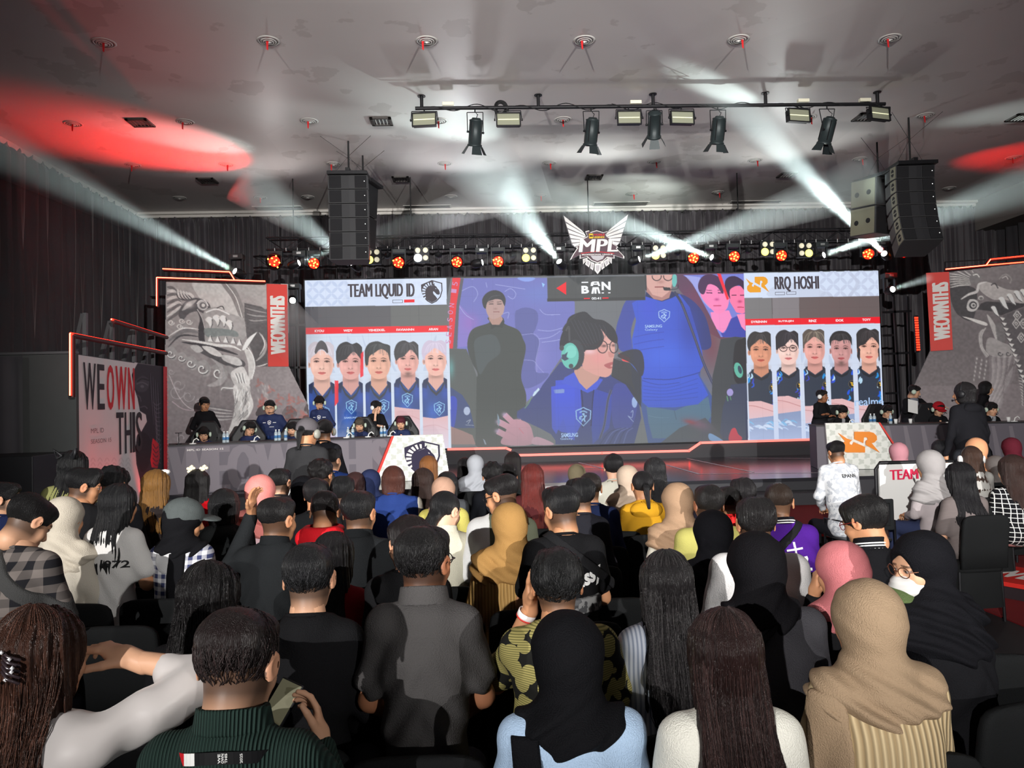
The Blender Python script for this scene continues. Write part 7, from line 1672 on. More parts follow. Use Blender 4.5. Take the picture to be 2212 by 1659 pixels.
    smt = sm or cloth(shirt, var=.06)
    me = rawmesh('shirt', V, Fq, smt, smooth=True); so = link('shirt', me, root); so.matrix_local = Mf
    if collar is None and hjc is None:
        nb = MB(); nr = neckr+.003; nb.path([(nr*math.cos(a), ny-.008+nr*math.sin(a), zn+.027-.25*nr*math.sin(a)) for a in np.linspace(0, 2*math.pi, 25)[:-1]], .0075, 6, closed=True)
        o = nb.build('neckband', smt, None); o.parent = root; o.matrix_local = Mf
    # --- skin: head + trunk + arms + hands in one mesh
    parts = []; sk = SKN[skin] if isinstance(skin, str) else skin
    hv, hf = head_mesh(hres, fat if fat > 1 else 1.0); parts.append((xf(hv, Hm), hf, head_cols(hv, sk, beard=beard, scalp=rgb(*hc) if (hjc is None and hair in ('short', 'fade', 'quiff', 'messy', 'curly')) else None)))
    core = [(elp(hip, (.13*b, .09, .10)), 0), (elp(wst, (.12*b, .08, dz*.4)), .06), (elp(chest, (.13*b, .085, .14)), .06), (cap((0, ny, zn-.09), (0, ny+.004, zn+.02), .06*hs, .055*min(fat, 1.1)*hs), .05)]
    nb_ = Mf.inverted() @ Hm @ Vector((0, -.024, -.085)); core.append((cap((0, ny+.004, zn+.0), tuple(nb_), .055*min(fat, 1.1)*hs, .0525*min(fat, 1.1)*hs), .02))
    for S, e, w_, d, cu in A: core += [(cap(S, e, .043, .036), .03), (cap(e, w_, .036, .0255), .02)]
    if pose == 'sit':
        for s in (-1, 1): core += [(cap((s*.085, .02, .535), (s*.12, .43, .505), .07, .052), .03), (cap((s*.12, .43, .5), (s*.11, .45, .10), .05, .038), .02)]
        lo_ = (-bx, -.17, .06)
    else:
        for s in (-1, 1): core += [(cap((s*.09, 0, hipz), (s*.10, .01, hipz*.52), .075, .052), .04), (cap((s*.10, .01, hipz*.52), (s*.10, -.02, .08), .052, .036), .02)]
        lo_ = (-bx, -.25, .04)
    cv_, cf = nets(uni(core), lo_, (bx, max(yhi, .55), zhi), max(bres*1.25, .013)); parts.append((xf(cv_, Mf), cf, np.tile(np.array(sk), (len(cv_), 1))))
    hres2 = .004 if near else .006
    for s, (S, e, w_, d, cu) in zip((-1, 1), A):
        hv_, hf_ = hand_mesh(cu, hres2); hv_ = hv_.copy()
        ref = Vector((0, 0, 1)) if abs(d.z) < .8 else Vector((0, -1 if d.z > 0 else 1, 0))
        if abs(d.z) >= .8: ref = Vector((s*1.0, .2, 0))
        xa = d.cross(ref).normalized(); za = xa.cross(d).normalized()
        flip = s > 0
        if flip: hv_[:, 0] *= -1; hf_ = hf_[:, ::-1]
        # thumb toward body midline
        Mh = Matrix((xa, d, za)).transposed().to_4x4(); Mh.translation = w_+d*.012; parts.append((xf(hv_, Mf @ Mh), hf_, np.tile(np.array(sk), (len(hv_), 1))))
    vo = 0; AV, AF, AC = [], [], []
    for v, f, c in parts: AV.append(v); AF.append(f+vo); AC.append(c); vo += len(v)
    me = rawmesh('body', np.concatenate(AV), np.concatenate(AF), m_skin, smooth=True, cols=np.concatenate(AC)); link('body', me, root)
    # --- legs
    pm = cloth(pants)
    if not nolegs:
        if pose == 'sit':
            inst('trousers', proto('legs', legs_fn(), (-.27, -.17, .04), (.27, .56, .66), .016, 'trousers'), pm, root, Mf)
            inst('shoes', proto('shoes', shoes_fn(), (-.17, .34, -.01), (.17, .66, .14), .010, 'shoes'), cloth((30, 30, 32)), root, Mf)
        else:
            lg = [(elp((0, 0, hipz+.02), (.160*b, .125*min(bb, 1.2), .12)), 0)]
            for s in (-1, 1): lg += [(cap((s*.085*b, 0, hipz-.02), (s*.10, .01, hipz*.52), .092*min(b, 1.25), .068), .04), (cap((s*.10, .01, hipz*.52), (s*.10, -.02, .09), .066, .052), .03)]
            v, f = nets(uni(lg), (-.3, -.2, .03), (.3, .2, hipz+.15), .018); o = link('trousers', rawmesh('trousers', v, f, pm, smooth=True), root); o.matrix_local = Mf
            inst('shoes', proto('shoes', shoes_fn(), (-.17, .34, -.01), (.17, .66, .14), .010, 'shoes'), cloth((30, 30, 32)), root, Mf @ Matrix.Translation((0, -.45, 0)))
    # --- hair or scarf
    if hjc is not None:
        Hi = Hm.inverted() @ Mf; Hin = np.array(Hi)
        hd = uni([(elp((0, -.012, .028), (.096, .110, .099)), 0), (elp((0, -.040, -.02), (.078, .080, .080)), .03), (cap((0, -.022, -.05), (0, -.030, -.15), .068, .070), .035)])
        fc = elp((0, .13, -.014), face_open); hm_ = cloth(hjc, rough=.8, var=.05) if not isinstance(hjc, bpy.types.Material) else hjc
        def hij(P):
            q = P @ Hin[:3, :3].T+Hin[:3, 3]; d = hd(q)*hs
            rN = np.sqrt((P[:, 0]/1.15)**2+((P[:, 1]-ny)/1.0)**2+((P[:, 2]-zn)/.95)**2)
            dr = smax(tz(P)-.014, rN-drape-.004*np.sin(np.arctan2(P[:, 0], P[:, 1])*4+seed), .008)
            d = smin(d, dr, .045)
            ph = (P[:, 2]*.9-P[:, 0]*.55*(1 if seed % 2 else -1)); lowz = np.clip((hz-.03-P[:, 2])*6, 0.12, 1)
            d = d+lowz*(1.3 if near else 1)*(.0075*np.sin(ph*70+2.2*np.sin(P[:, 0]*14+seed))+.0042*np.sin(ph*135+3*np.sin(P[:, 1]*17+seed)))
            return smax(d, -fc(q)*hs, .012)
        lim = drape*1.25+.02; v, f = nets(hij, (-max(lim, .15), -max(lim, .22)+ny*.3-.02, zn-drape-.05), (max(lim, .15), max(lim, .24)+ny, hz+.17), max(.0055, min(.012, D*.0013)))
        o = link('headscarf', rawmesh('headscarf', v, f, hm_, smooth=True), root); o.matrix_local = Mf
    elif hair:
        st_ = hair
        if hair.startswith('long'): HmY = Matrix.Translation(Hm.translation) @ Matrix.Rotation(R(yaw*.6+face*.4), 4, 'Z') @ Matrix.Rotation(R(-nod*.35), 4, 'X') @ Matrix.Scale(hs, 4)
        else: HmY = Hm
        if near: loose_strands(root, HmY, st_, seed, hc, gl)
        inst('hair', hair_data(st_, seed % 3, max(.0042, min(.0085, D*.00095)) if not near else .0042), hairmat(hc, gl), root, HmY)
    def hl_(fn, lo, hi, h, nm, m):
        v, f = nets(fn, lo, hi, h); o = link(nm, rawmesh(nm, v, f, m, smooth=True), root); o.matrix_local = Hm; return o
    if headset:
        hb = MB(); hb.path([(.092*math.cos(a), -.005, .02+.100*math.sin(a)) for a in np.linspace(-.1, math.pi+.1, 18)], .009, 8)
        o = hb.build('headphone_band', m_blk, None); o.parent = root; o.matrix_local = Hm
        for s in (-1, 1):
            o = MB().lathe((s*.083, -.004, -.008), [(0, 0), (.030, 0), (.040, .004), (.042, .018), (.036, .030), (.02, .036), (0, .037)], 16, Matrix.Rotation(R(s*90), 3, 'Y')).build('ear_cup', headset if headset is not True else mat('mint_plastic', rgb(196, 214, 196), rough=.35), None); o.parent = root; o.matrix_local = Hm
        o = MB().path([(-.10, .0, -.03), (-.085, .05, -.06), (-.04, .105, -.066), (-.01, .118, -.066)], .004, 6).lathe((-.005, .119, -.066), [(0, -.012), (.009, -.008), (.009, .008), (0, .012)], 8).build('microphone', m_blk, None); o.parent = root; o.matrix_local = Hm
    ctx = dict(root=root, Hm=Hm, Mf=Mf, shirt=so, tz=tz, zn=zn, ny=ny, hz=hz, sw=sw, bres=bres, A=A, hs=hs, hipz=hipz, b=b)
    for e in (extras or []): e(ctx)
    return ctx
# ---- things worn: each returns a function that adds a part
def on_shirt(nm, region, m, off=.008, res=None, label=None):
    """band or patch hugging the garment where region(P, ctx) < 0"""
    def f(c):
        g = lambda P: np.maximum(c['tz'](P)-off, region(P, c)); b_ = c['b']
        v, fq = nets(g, (-.30*b_, -.26, c['hipz']-.1), (.30*b_, .34, c['zn']+.12), res or max(.006, c['bres']*.75)); o = link(nm, rawmesh(nm, v, fq, m, smooth=True), c['root'], label); o.matrix_local = c['Mf']
    return f
def strap(m=None, side=1, w=.022, slope=1.15, x0=.07, label=None):
    n = np.array((side*1.0, 0, 1/slope)); n = n/np.linalg.norm(n)
    return on_shirt('bag_strap', lambda P, c: np.abs((P[:, 0]-side*-x0) * n[0]+(P[:, 2]-c['zn']+.03)*n[2])-w, m or cloth((30, 30, 32)), .009, label=label)
def collar(m, h=.035, r=.066, label=None):
    def f(c):
        def g(P):
            zc = c['zn']+.016+h*.45; rN = np.sqrt(P[:, 0]**2+((P[:, 1]-c['ny']+.006))**2); q = np.abs(rN-r-(.03-(P[:, 2]-c['zn']))*.18)-.006
            return np.maximum(q, np.abs(P[:, 2]-zc+(P[:, 1]-c['ny'])*.25)-h*.6)-.001
        v, fq = nets(g, (-.12, c['ny']-.13, c['zn']-.04), (.12, c['ny']+.12, c['zn']+.10), .005); o = link('collar', rawmesh('collar', v, fq, m, smooth=True), c['root'], label); o.matrix_local = c['Mf']
    return f
def collar_stripes(m, zs=(0.0, .014), r=.073):
    def f(c):
        b_ = MB()
        for z in zs: b_.path([(r*math.cos(a), c['ny']-.006+r*math.sin(a), c['zn']+.02+z-.25*r*math.sin(a)) for a in np.linspace(0, 2*math.pi, 26)[:-1]], .0036, 6, closed=True)
        o = b_.build('collar_stripe', m, None); o.parent = c['root']; o.matrix_local = c['Mf']
    return f
def hood(m, inner=None, label=None, up=0.0, big=1.0):
    def f(c):
        def g(P):
            q = (P-np.array((0, c['ny']-.075-up*.3, c['zn']-.035+up), dtype=np.float32))/big
            d = elp((0, 0, 0), (.125, .062, .070))(q); d = np.maximum(d, -elp((0, .025, .045), (.085, .045, .055))(q))
            d2 = elp((0, .06, .035), (.105, .085, .035))(q); d2 = np.maximum(d2, -elp((0, .065, .04), (.072, .07, .09))(q)); return smin(d, d2, .02)+.003*wav(P, 60, 2)
        v, fq = nets(g, (-.16, c['ny']-.17, c['zn']-.13), (.16, c['ny']+.11, c['zn']+.08), .007); o = link('hood', rawmesh('hood', v, fq, m, smooth=True), c['root'], label); o.matrix_local = c['Mf']
    return f
def ring_band(segs, r=.088, h=.026, dz=.012, tilt=.12):
    def f(c):
        for a0, a1, m, lab in segs:
            b_ = MB(); n = max(2, int(abs(a1-a0)/6)); pts = []
            for i in range(n+1):
                a = R(a0+(a1-a0)*i/n); pts.append((r*math.sin(a), c['ny']-.008-r*.92*math.cos(a), c['zn']+dz+tilt*r*math.cos(a)*-.4-.03*math.sin(a)**2))
            for p, q in zip(pts, pts[1:]):
                o = [Vector(p), Vector(q)]; d = Vector((0, 0, h)); nn = (o[1]-o[0]).cross(d).normalized()*.002
                b_.add([o[0], o[1], o[1]+d, o[0]+d, o[0]+nn, o[1]+nn, o[1]+d+nn, o[0]+d+nn], [(0, 1, 2, 3), (4, 7, 6, 5), (0, 4, 5, 1), (3, 2, 6, 7)])
            ob = b_.build('lanyard', m, None, lab); ob.parent = c['root']; ob.matrix_local = c['Mf']
        for s_, a, w_ in (('WE OWN THIS', 4, .022), ('2025', 26, .012)):
            t_ = R(a); rr = r+.0035; p = Vector((rr*math.sin(t_), c['ny']-.008-rr*.92*math.cos(t_), c['zn']+dz+tilt*r*math.cos(t_)*-.4-.03*math.sin(t_)**2)); X = Vector((math.cos(t_), math.sin(t_), 0))
            for k, wd in enumerate(s_.split()):
                ob = text(wd, .0055, .020, m_twht, frame(p+X*(.007*k)+Vector((0, 0, .003)), Vector((0, 0, 1)), -X), None, ext=.0, bold=.02); ob.parent = c['root']; ob.matrix_local = c['Mf']
    return f
def decal_text(s, w, h, m, z=-.13, x=0, rot=0, bold=.03, nm='print', front=False, shear=0):
    def f(c):
        n = -1 if not front else 1; o = text(s, h, w, m, Matrix.Identity(4), None, name=nm, bold=bold, ext=0, shear=shear); me = o.data
        bm = bmesh.new(); bm.from_mesh(me); bmesh.ops.triangulate(bm, faces=bm.faces[:]); 
        for _ in range(2): bmesh.ops.subdivide_edges(bm, edges=[e for e in bm.edges if e.calc_length() > .012], cuts=1)
        bm.to_mesh(me); bm.free(); conform(o, c, z, x, rot, w, h, n)
    return f
def conform(o, c, z, x, rot, w, h, n):
    me = o.data; co = np.empty(len(me.vertices)*3, dtype=np.float32); me.vertices.foreach_get('co', co); co = co.reshape(-1, 3); t = R(rot)
    u = co[:, 0]-w/2; v = co[:, 1]-h/2; X = (u*math.cos(t)-v*math.sin(t))*(1 if n < 0 else -1)+x; Zc = u*math.sin(t)+v*math.cos(t)+c['zn']+z
    from mathutils.bvhtree import BVHTree
    sh = c['shirt'].data; tree = c.get('bvh') or BVHTree.FromPolygons([q.co for q in sh.vertices], [p.vertices for p in sh.polygons]); c['bvh'] = tree
    out = []; last = n*.12
    for a, b_ in zip(X, Zc):
        hit = tree.ray_cast(Vector((a, n*1.0, b_)), Vector((0, -n, 0)))
        if hit[0] is not None: last = hit[0].y
        out.append((a, last+n*.003, b_))
    me.vertices.foreach_set('co', np.array(out, dtype=np.float32).ravel()); me.update(); o.parent = c['root']; o.matrix_local = c['Mf']
def decal_shape(loops, m, z, x=0, nm='print', front=False, label=None):
    """loops in metres around (0,0)"""
    def f(c):
        P = np.array([p for lp in loops for p in lp]); mn, mx = P.min(0), P.max(0)
        o = curve2d(nm, [[(p[0]-mn[0], p[1]-mn[1]) for p in lp] for lp in loops], m, Matrix.Identity(4)); 
        if label: o['label'] = label
        me = o.data; bm = bmesh.new(); bm.from_mesh(me); bmesh.ops.triangulate(bm, faces=bm.faces[:])
        for _ in range(2): bmesh.ops.subdivide_edges(bm, edges=[e for e in bm.edges if e.calc_length() > .012], cuts=1)
        bm.to_mesh(me); bm.free(); conform(o, c, z+(mn[1]+mx[1])/2, x+(mn[0]+mx[0])/2, 0, mx[0]-mn[0], mx[1]-mn[1], 1 if front else -1)
    return f
def glasses(m=None, temple=True):
    def f(c):
        b_ = MB(); k = .033
        for s in (-1, 1):
            b_.path([(s*k+.024*math.cos(a), .104-.010*abs(s*k+.024*math.cos(a))/.05, .004+.019*math.sin(a)) for a in np.linspace(0, 2*math.pi, 18)[:-1]], .0018, 6, closed=True)
            b_.path([(s*.057, .096, .008), (s*.076, .07, .010)]+([(s*.083, .0, .008), (s*.080, -.02, .0)] if temple else []), .0020, 6)
        b_.path([(-.010, .106, .008), (.010, .106, .008)], .002, 6)
        o = b_.build('glasses', m or m_blk, None); o.parent = c['root']; o.matrix_local = c['Hm']
    return f
def headpart(build, nm, m, label=None):
    def f(c):
        b_ = MB(); build(b_); o = b_.build(nm, m, None, label); o.parent = c['root']; o.matrix_local = c['Hm']
    return f
def headblob(fn, lo, hi, h, nm, m, label=None):
    def f(c):
        v, fq = nets(fn, lo, hi, h); o = link(nm, rawmesh(nm, v, fq, m, smooth=True), c['root'], label); o.matrix_local = c['Hm']
    return f
# ---- covered banquet chair
def make_chair():
    m = mat('chair_cover', rgb(28, 29, 30), rough=.88, spec=.08, sheen=.0, bump=.4, bscale=350, var=.12, vscale=5)
    t = thing('banquet_chair', 'x', 'chair', (0, 0, 0))
    W2, T_ = .20, .030; bm = MB()
    def slab(rows, n=20):
        vs = []; 
        for (z, w_, yc, th, rc) in rows:
            for i in range(n):
                a = 2*math.pi*i/n; ca, sa = math.cos(a), math.sin(a); e = .35; vs.append((w_*math.copysign(abs(ca)**e, ca), yc+th*math.copysign(abs(sa)**.6, sa)-.012*(ca*ca), z))
        return vs, [(j*n+i, j*n+(i+1) % n, (j+1)*n+(i+1) % n, (j+1)*n+i) for j in range(len(rows)-1) for i in range(n)]+[tuple(range(n))[::-1], tuple(range((len(rows)-1)*n, len(rows)*n))]
    rows = [(.44, W2, -.195, .030, 0), (.60, W2, -.205, .030, 0), (.74, W2, -.225, .030, 0), (.80, W2*.99, -.232, .030, 0), (.838, W2*.955, -.237, .028, 0), (.858, W2*.87, -.24, .024, 0), (.868, W2*.72, -.241, .016, 0), (.871, W2*.5, -.241, .006, 0)]
    v, f = slab(rows); bm.add(v, f, True); bm.build('backrest', m, t)
    b2 = MB(); v, f = slab([(.405, .215, .02, .215, 0), (.43, .225, .02, .225, 0), (.462, .225, .02, .225, 0), (.478, .215, .02, .21, 0)], 24); b2.add(v, f, True); b2.build('seat', m, t)
    b3 = MB(); v, f = slab([(.12, .222, .02, .222, 0), (.30, .214, .02, .214, 0), (.42, .212, .02, .212, 0)], 24); b3.add(v, f[:-2], True); b3.build('cover_skirt', m, t)
    for sx in (-1, 1):
        for sy in (-1, 1): MB().tube((sx*.19, .02+sy*.19, 0), (sx*.18, .02+sy*.18, .41), .012, n=8).build('leg', m_blk, t)
    return t
CH0 = make_chair(); CHUSED = [0]
def chair(xw, yw, rz, label):
    if CHUSED[0] == 0: r = CH0
    else:
        r = CH0.copy(); COL.objects.link(r)
        for ch in CH0.children: c = ch.copy(); COL.objects.link(c); c.parent = r
    CHUSED[0] += 1; r.location = (xw, yw, 0); r.rotation_euler = (0, 0, R(rz)); tag(r, label, 'chair', 'black covered chairs of the audience'); return r
def seated(label, clabel, x, y, Y, **k):
    ch = k.pop('chair', True); co = k.pop('choff', (0, 0)); c = person(label, x, y, Y, **k)
    if ch: p = c['root'].location; f = k.get('face', 0); o = Matrix.Rotation(R(f*.5), 3, 'Z') @ Vector((co[0], -.0+co[1], 0)); chair(p.x+o.x, p.y+o.y-.035, f*.5, clabel)
    return c
# ================================================================ AUDIENCE
WR = {'short': .178, 'fade': .176, 'quiff': .178, 'messy': .188, 'curly': .188, 'mop': .188, 'bob': .196, 'tail': .172, 'bun': .172, 'braid': .172}
def aud(who, x, y, w, look_, **k):
    """one seated listener; w = width of the head in the photo, look_ = hair style or headscarf colour"""
    if isinstance(look_, str): k['hair'] = look_; wr = WR.get(look_, .192)
    else: k['hjc'] = look_; wr = .196
    y += w*(.13 if not isinstance(look_, str) else (.17 if look_[:4] == 'long' else .24))
    Y = F*wr/w; Y = k.pop('Y', Y); clab = k.pop('ch_', None)
    return seated(who, 'black covered chair of the '+' '.join((clab or who.split(',')[0]).split()[:10]), x, y, Y, **k)
B_ = BLK; DKB = (44, 30, 24)
m_sheer = mat('sheer_blouse', rgb(206, 200, 198), rough=.35, spec=.4, sheen=.4, alpha=.93)
m_cord = pattern_mat('green_corduroy', 'rib', (30, 46, 42), (46, 66, 60), 130)
m_rib = pattern_mat('beige_rib_knit', 'rib', (158, 136, 102), (196, 176, 140), 52)
m_leaf = pattern_mat('leaf_print', 'leaf', (26, 26, 24), (158, 148, 92), 19, (104, 100, 58))
m_strp = pattern_mat('white_pinstripe', 'stripe', (206, 212, 224), (150, 160, 180), 75)
m_plgr = pattern_mat('grey_black_plaid', 'plaid', (118, 110, 106), (30, 30, 34), 14)
m_plbl = pattern_mat('white_blue_plaid', 'plaid', (226, 226, 230), (60, 66, 104), 22)
m_grid = pattern_mat('black_white_grid', 'grid', (20, 20, 24), (226, 226, 224), 24)
m_ribm = pattern_mat('mustard_rib_knit', 'rib', (150, 116, 66), (178, 142, 88), 60)
m_strg = pattern_mat('grey_stripe_tee', 'hstripe', (120, 110, 108), (96, 88, 88), 90)
m_jer = pattern_mat('white_jersey_print', 'noise', (214, 216, 220), (176, 180, 188), 26)
m_tblk = mat('black_ink_flat', rgb(26, 26, 28), rough=.7)
# ---- nearest row
clipm = mat('dark_clip', rgb(50, 40, 44), rough=.2, spec=.6); gemm = mat('clip_gems', rgb(240, 240, 244), rough=.15, spec=.9, metal=.3)
def claw(b_):
    for s in (-1, 1):
        for k in range(5): b_.path([(s*.012, -.118, .045-k*.010), (s*.040, -.135, .040-k*.011), (s*.052, -.115, .030-k*.012)], .0035, 6)
    b_.path([(0, -.128, .05), (0, -.135, .02), (0, -.128, -.01)], .008, 8)
def gems(b_):
    for k in range(12):
        a = k*.55; b_.lathe((.05*math.cos(a), -.133, .018+.034*math.sin(a)), [(0, -.005), (.005, 0), (0, .005)], 8)
aud('woman with long brown wavy hair and a claw clip in a sheer white blouse', 88, 1392, 190, 'long:.44:1.2:.03', hc=(58, 36, 28), sm=m_sheer, sleeve='roll', roll_=.58, near=True, skin='l', yaw=-12, Y=1.78, gl=.3,
    arms=('lap', ((.36, .20, 1.21), (.16, .22, 1.245), (-.9, .1, .35), 40)), extras=[headpart(claw, 'claw_clip', clipm), headpart(gems, 'clip_gems', gemm)], lean=.06, foldA=.011)
c = aud('man in green corduroy shirt with a lanyard, looking at his phone', 515, 1396, 168, 'fade', hc=(30, 22, 22), sm=m_cord, near=True, skin='l', nod=16, yaw=-8, Y=1.78, b=1.16, hs=1.12, lean=.02,
        arms=('lap', ((.23, .14, .86), (.125, .33, .955), (-.2, .45, .85), 42)), collar=1, foldA=.006,
        extras=[collar(m_cord, .045, .078), ring_band([(-80, -44, mat('lanyard_red', rgb(206, 28, 40), rough=.5), 'red end of the lanyard'), (-44, -26, m_twht, 'white square on the lanyard'), (-26, 85, mat('lanyard_black', rgb(24, 24, 26), rough=.5), None)], .112, .026, -.010)])
pw = c['root'].matrix_local.translation; ph = at(602, 1530, 2.15); Rm = Matrix.Rotation(R(-18), 3, 'Z') @ Matrix.Rotation(R(-38), 3, 'X') @ Matrix.Rotation(R(16), 3, 'Y')
t = thing('smartphone', 'smartphone held by the man in the green shirt', 'phone', ph)
MB().box(ph, (.078, .010, .155), Rm).build('case', m_blk, t, bevel=.004); MB().box(ph+Rm @ Vector((0, -.0058, 0)), (.070, .001, .145), Rm).build('screen', mat('phone_glow', rgb(110, 108, 92), emit=.12, ecol=rgb(160, 156, 120), rough=.2), t)
m_blue = cloth((168, 192, 220), rough=.8, name='pale_blue_cotton', var=.04)
aud('woman in black headscarf and pale blue shirt, front centre', 1226, 1402, 160, (16, 16, 19), sm=m_blue, near=True, drape=.125, Y=2.02, b=1.08, foldA=.006, seed=5,
    extras=[on_shirt('scarf_end', lambda P, c: np.maximum(np.abs(P[:, 0]+.125-(c['zn']-P[:, 2])*.06)-.035, P[:, 2]-c['zn']+.02)+np.where(P[:, 1] > .0, 1, 0), cloth((16, 16, 19), rough=.8, var=.05), .012, .007, 'scarf end down the left shoulder')])
aud('woman with long straight dark brown hair and white top', 1563, 1388, 172, 'long:.50:0.1:.035', hc=(34, 22, 21), shirt=(222, 220, 210), near=True, Y=1.93, b=1.0, foldA=.005, gl=.28, seed=3)
aud('woman in beige headscarf and ribbed beige sweater', 1872, 1328, 150, (150, 128, 104), sm=m_rib, near=True, drape=.165, Y=2.14, b=1.12, foldA=.003, seed=8, roll=2,
    extras=[on_shirt('scarf_end', lambda P, c: np.maximum(np.abs(P[:, 0]+.165)-.045, P[:, 2]-c['zn']+.02)+np.where(P[:, 1] > .03, 1, 0), cloth((150, 128, 104), rough=.8, var=.05), .012, .008, 'scarf end down the left arm')])
# ---- second row
aud('woman with long wavy black hair in black shirt, left', 455, 1272, 132, 'long:.46:1.5:.03', hc=(20, 18, 19), shirt=(26, 26, 28), near=True, Y=2.5, yaw=-14, seed=4, gl=.3)
aud('man with large ears in plain black tee, left of centre', 668, 1224, 112, 'short', hc=(24, 24, 26), shirt=(24, 24, 26), near=True, skin='l', Y=2.6, hs=1.06, nod=6, b=1.04)
aud('man in grey polo shirt and glasses, centre', 916, 1188, 116, 'short', hc=(18, 17, 18), shirt=(70, 68, 68), near=True, skin='d', Y=2.52, yaw=-22, b=1.04, hs=1.08, collar=1, foldA=.006, sleeve='short',
    extras=[collar(cloth((76, 74, 74)), .05, .075), glasses()])
m_band = mat('paper_wristband', rgb(236, 228, 226), rough=.5); m_bandr = mat('wristband_red', rgb(214, 60, 50), rough=.5)
c = aud('man in leaf print shirt with wristband, resting his cheek on a hand', 1203, 1236, 116, 'messy', hc=(18, 18, 19), sm=m_leaf, near=True, skin='m', Y=2.52, arms=('cheek', 'lap'), sleeve='short', b=1.08, hs=1.04, seed=5)
S, e, w_, d, cu = c['A'][0]; dd = (w_-e).normalized(); q = MB().lathe(w_-dd*.035, [(.030, -.013), (.033, -.013), (.033, .013), (.030, .013), (.030, -.013)], 18, dd.to_track_quat('Z', 'Y').to_matrix()).build('wristband', m_band, None); q.parent = c['root']
q = MB().lathe(w_-dd*.035, [(.0335, -.012), (.034, -.012), (.034, -.006), (.0335, -.006)], 18, dd.to_track_quat('Z', 'Y').to_matrix()).build('wristband_stripe', m_bandr, None); q.parent = c['root']
aud('woman with long straight black hair and white striped top', 1438, 1246, 118, 'long:.40:0.3:.03', hc=(26, 24, 25), sm=m_strp, near=True, Y=2.6, gl=.26, seed=7)
aud('woman in black headscarf and charcoal top with thin bag strap', 1633, 1212, 124, (17, 16, 19), shirt=(54, 53, 57), near=True, Y=2.6, drape=.12, b=1.3, nod=12, lean=.12, seed=9, extras=[strap(None, -1, .007, .75, .0)])
c = aud('woman in salmon pink headscarf and black top, hand at her chin', 1817, 1222, 104, (196, 116, 120), shirt=(26, 26, 28), near=True, Y=3.05, drape=.13, arms=('chin', 'lap'), nod=8, yaw=18, b=1.0, seed=11)
c = aud('woman in black headscarf with face mask and round glasses, turned left', 1990, 1208, 112, (20, 20, 24), shirt=(24, 24, 27), near=True, Y=2.75, face=24, yaw=98, drape=.24, b=1.25, skin='l', nod=10, seed=12, lean=.10, face_open=(.066, .085, .092),
        extras=[glasses(mat('bronze_wire', rgb(120, 80, 60), rough=.3, metal=.6), False), headblob(lambda P: np.maximum(uni([(elp((0, .062, -.060), (.064, .072, .056)), 0), (elp((0, .105, -.045), (.02, .022, .035)), .02)])(P)+.0015*np.sin(P[:, 2]*300), P[:, 2]+.012), (-.09, -.03, -.14), (.09, .16, .02), .0045, 'face_mask', mat('mask_white', rgb(198, 196, 194), rough=.8))])
aud('person in pink top behind the beige headscarf, nearly hidden', 1932, 1322, 86, (84, 100, 62), shirt=(196, 110, 118), Y=2.75, drape=.10, chair=False, hs=.95, base=0)
# ---- third row
aud('man in grey and black checked shirt with bag strap, head bowed', 62, 1108, 84, 'short', hc=(18, 17, 18), sm=m_plgr, nod=38, yaw=-30, face=-18, b=1.2, skin='l', lean=.16, Y=3.55, extras=[strap(cloth((70, 70, 70)), 1, .024, .9, .0)])
aud('woman in cream headscarf and cream dress', 140, 1112, 74, (206, 196, 180), shirt=(206, 198, 184), drape=.19, Y=4.3, face=-10, b=1.05, choff=(-.05, 0), skirt=None, seed=14)
aud('woman with long black hair in white tee numbered 1972', 258, 1078, 72, 'long:.36:0.5:.02', hc=(24, 24, 26), shirt=(214, 212, 210), sleeve='short', yaw=-14, face=-16, Y=4.4, extras=[decal_text('1972', .13, .042, m_tblk, z=-.17, x=.085, rot=-6)], seed=6)
def cap_b(b_):
    pass
capf = lambda P: np.maximum(np.abs(elp((0, -.012, .040), (.094, .112, .096))(P))-.004, .022+.22*(P[:, 1]+.02)*-1-P[:, 2])
capfn = uni([(lambda P: np.maximum(np.maximum(elp((0, -.012, .040), (.096, .114, .098))(P), .018-P[:, 2]), -elp((0, -.135, .026), (.042, .05, .030))(P)), 0), (lambda P: np.maximum(elp((0, .13, .030), (.075, .075, .012))(P), .06-P[:, 1]), .008), (elp((0, -.012, .139), (.009, .009, .005)), .003)])
def cap_(m, label=None): return headblob(capfn, (-.12, -.15, -.01), (.12, .23, .16), .006, 'cap', m, label)
aud('person in washed grey cap over black scarf and blue plaid shirt', 398, 1118, 66, (22, 22, 25), sm=m_plbl, drape=.12, yaw=-52, Y=4.45, nod=10, roll=8, seed=21,
    extras=[cap_(cloth((86, 92, 92), name='washed_grey_cotton', var=.2, vscale=30), 'washed grey cap'), on_shirt('scarf_end', lambda P, c: np.maximum(np.abs(P[:, 0]-.01)-.045, P[:, 2]-c['zn']+.02)+np.where(P[:, 1] > .0, 1, 0), cloth((22, 22, 25)), .011, .010), on_shirt('shirt_panel', lambda P, c: (np.sqrt((P[:, 0]+.05)**2+(P[:, 2]-c['zn']+.06)**2)-.07)+np.where(P[:, 1] > .0, 1, 0), cloth((212, 212, 214)), .006, .009, 'plain white back panel')])
aud('person with short black bob in black hoodie', 486, 1082, 60, 'bob', hc=(22, 22, 24), shirt=(34, 36, 37), Y=5.0, yaw=-8, extras=[hood(cloth((34, 36, 37)))], b=1.15)
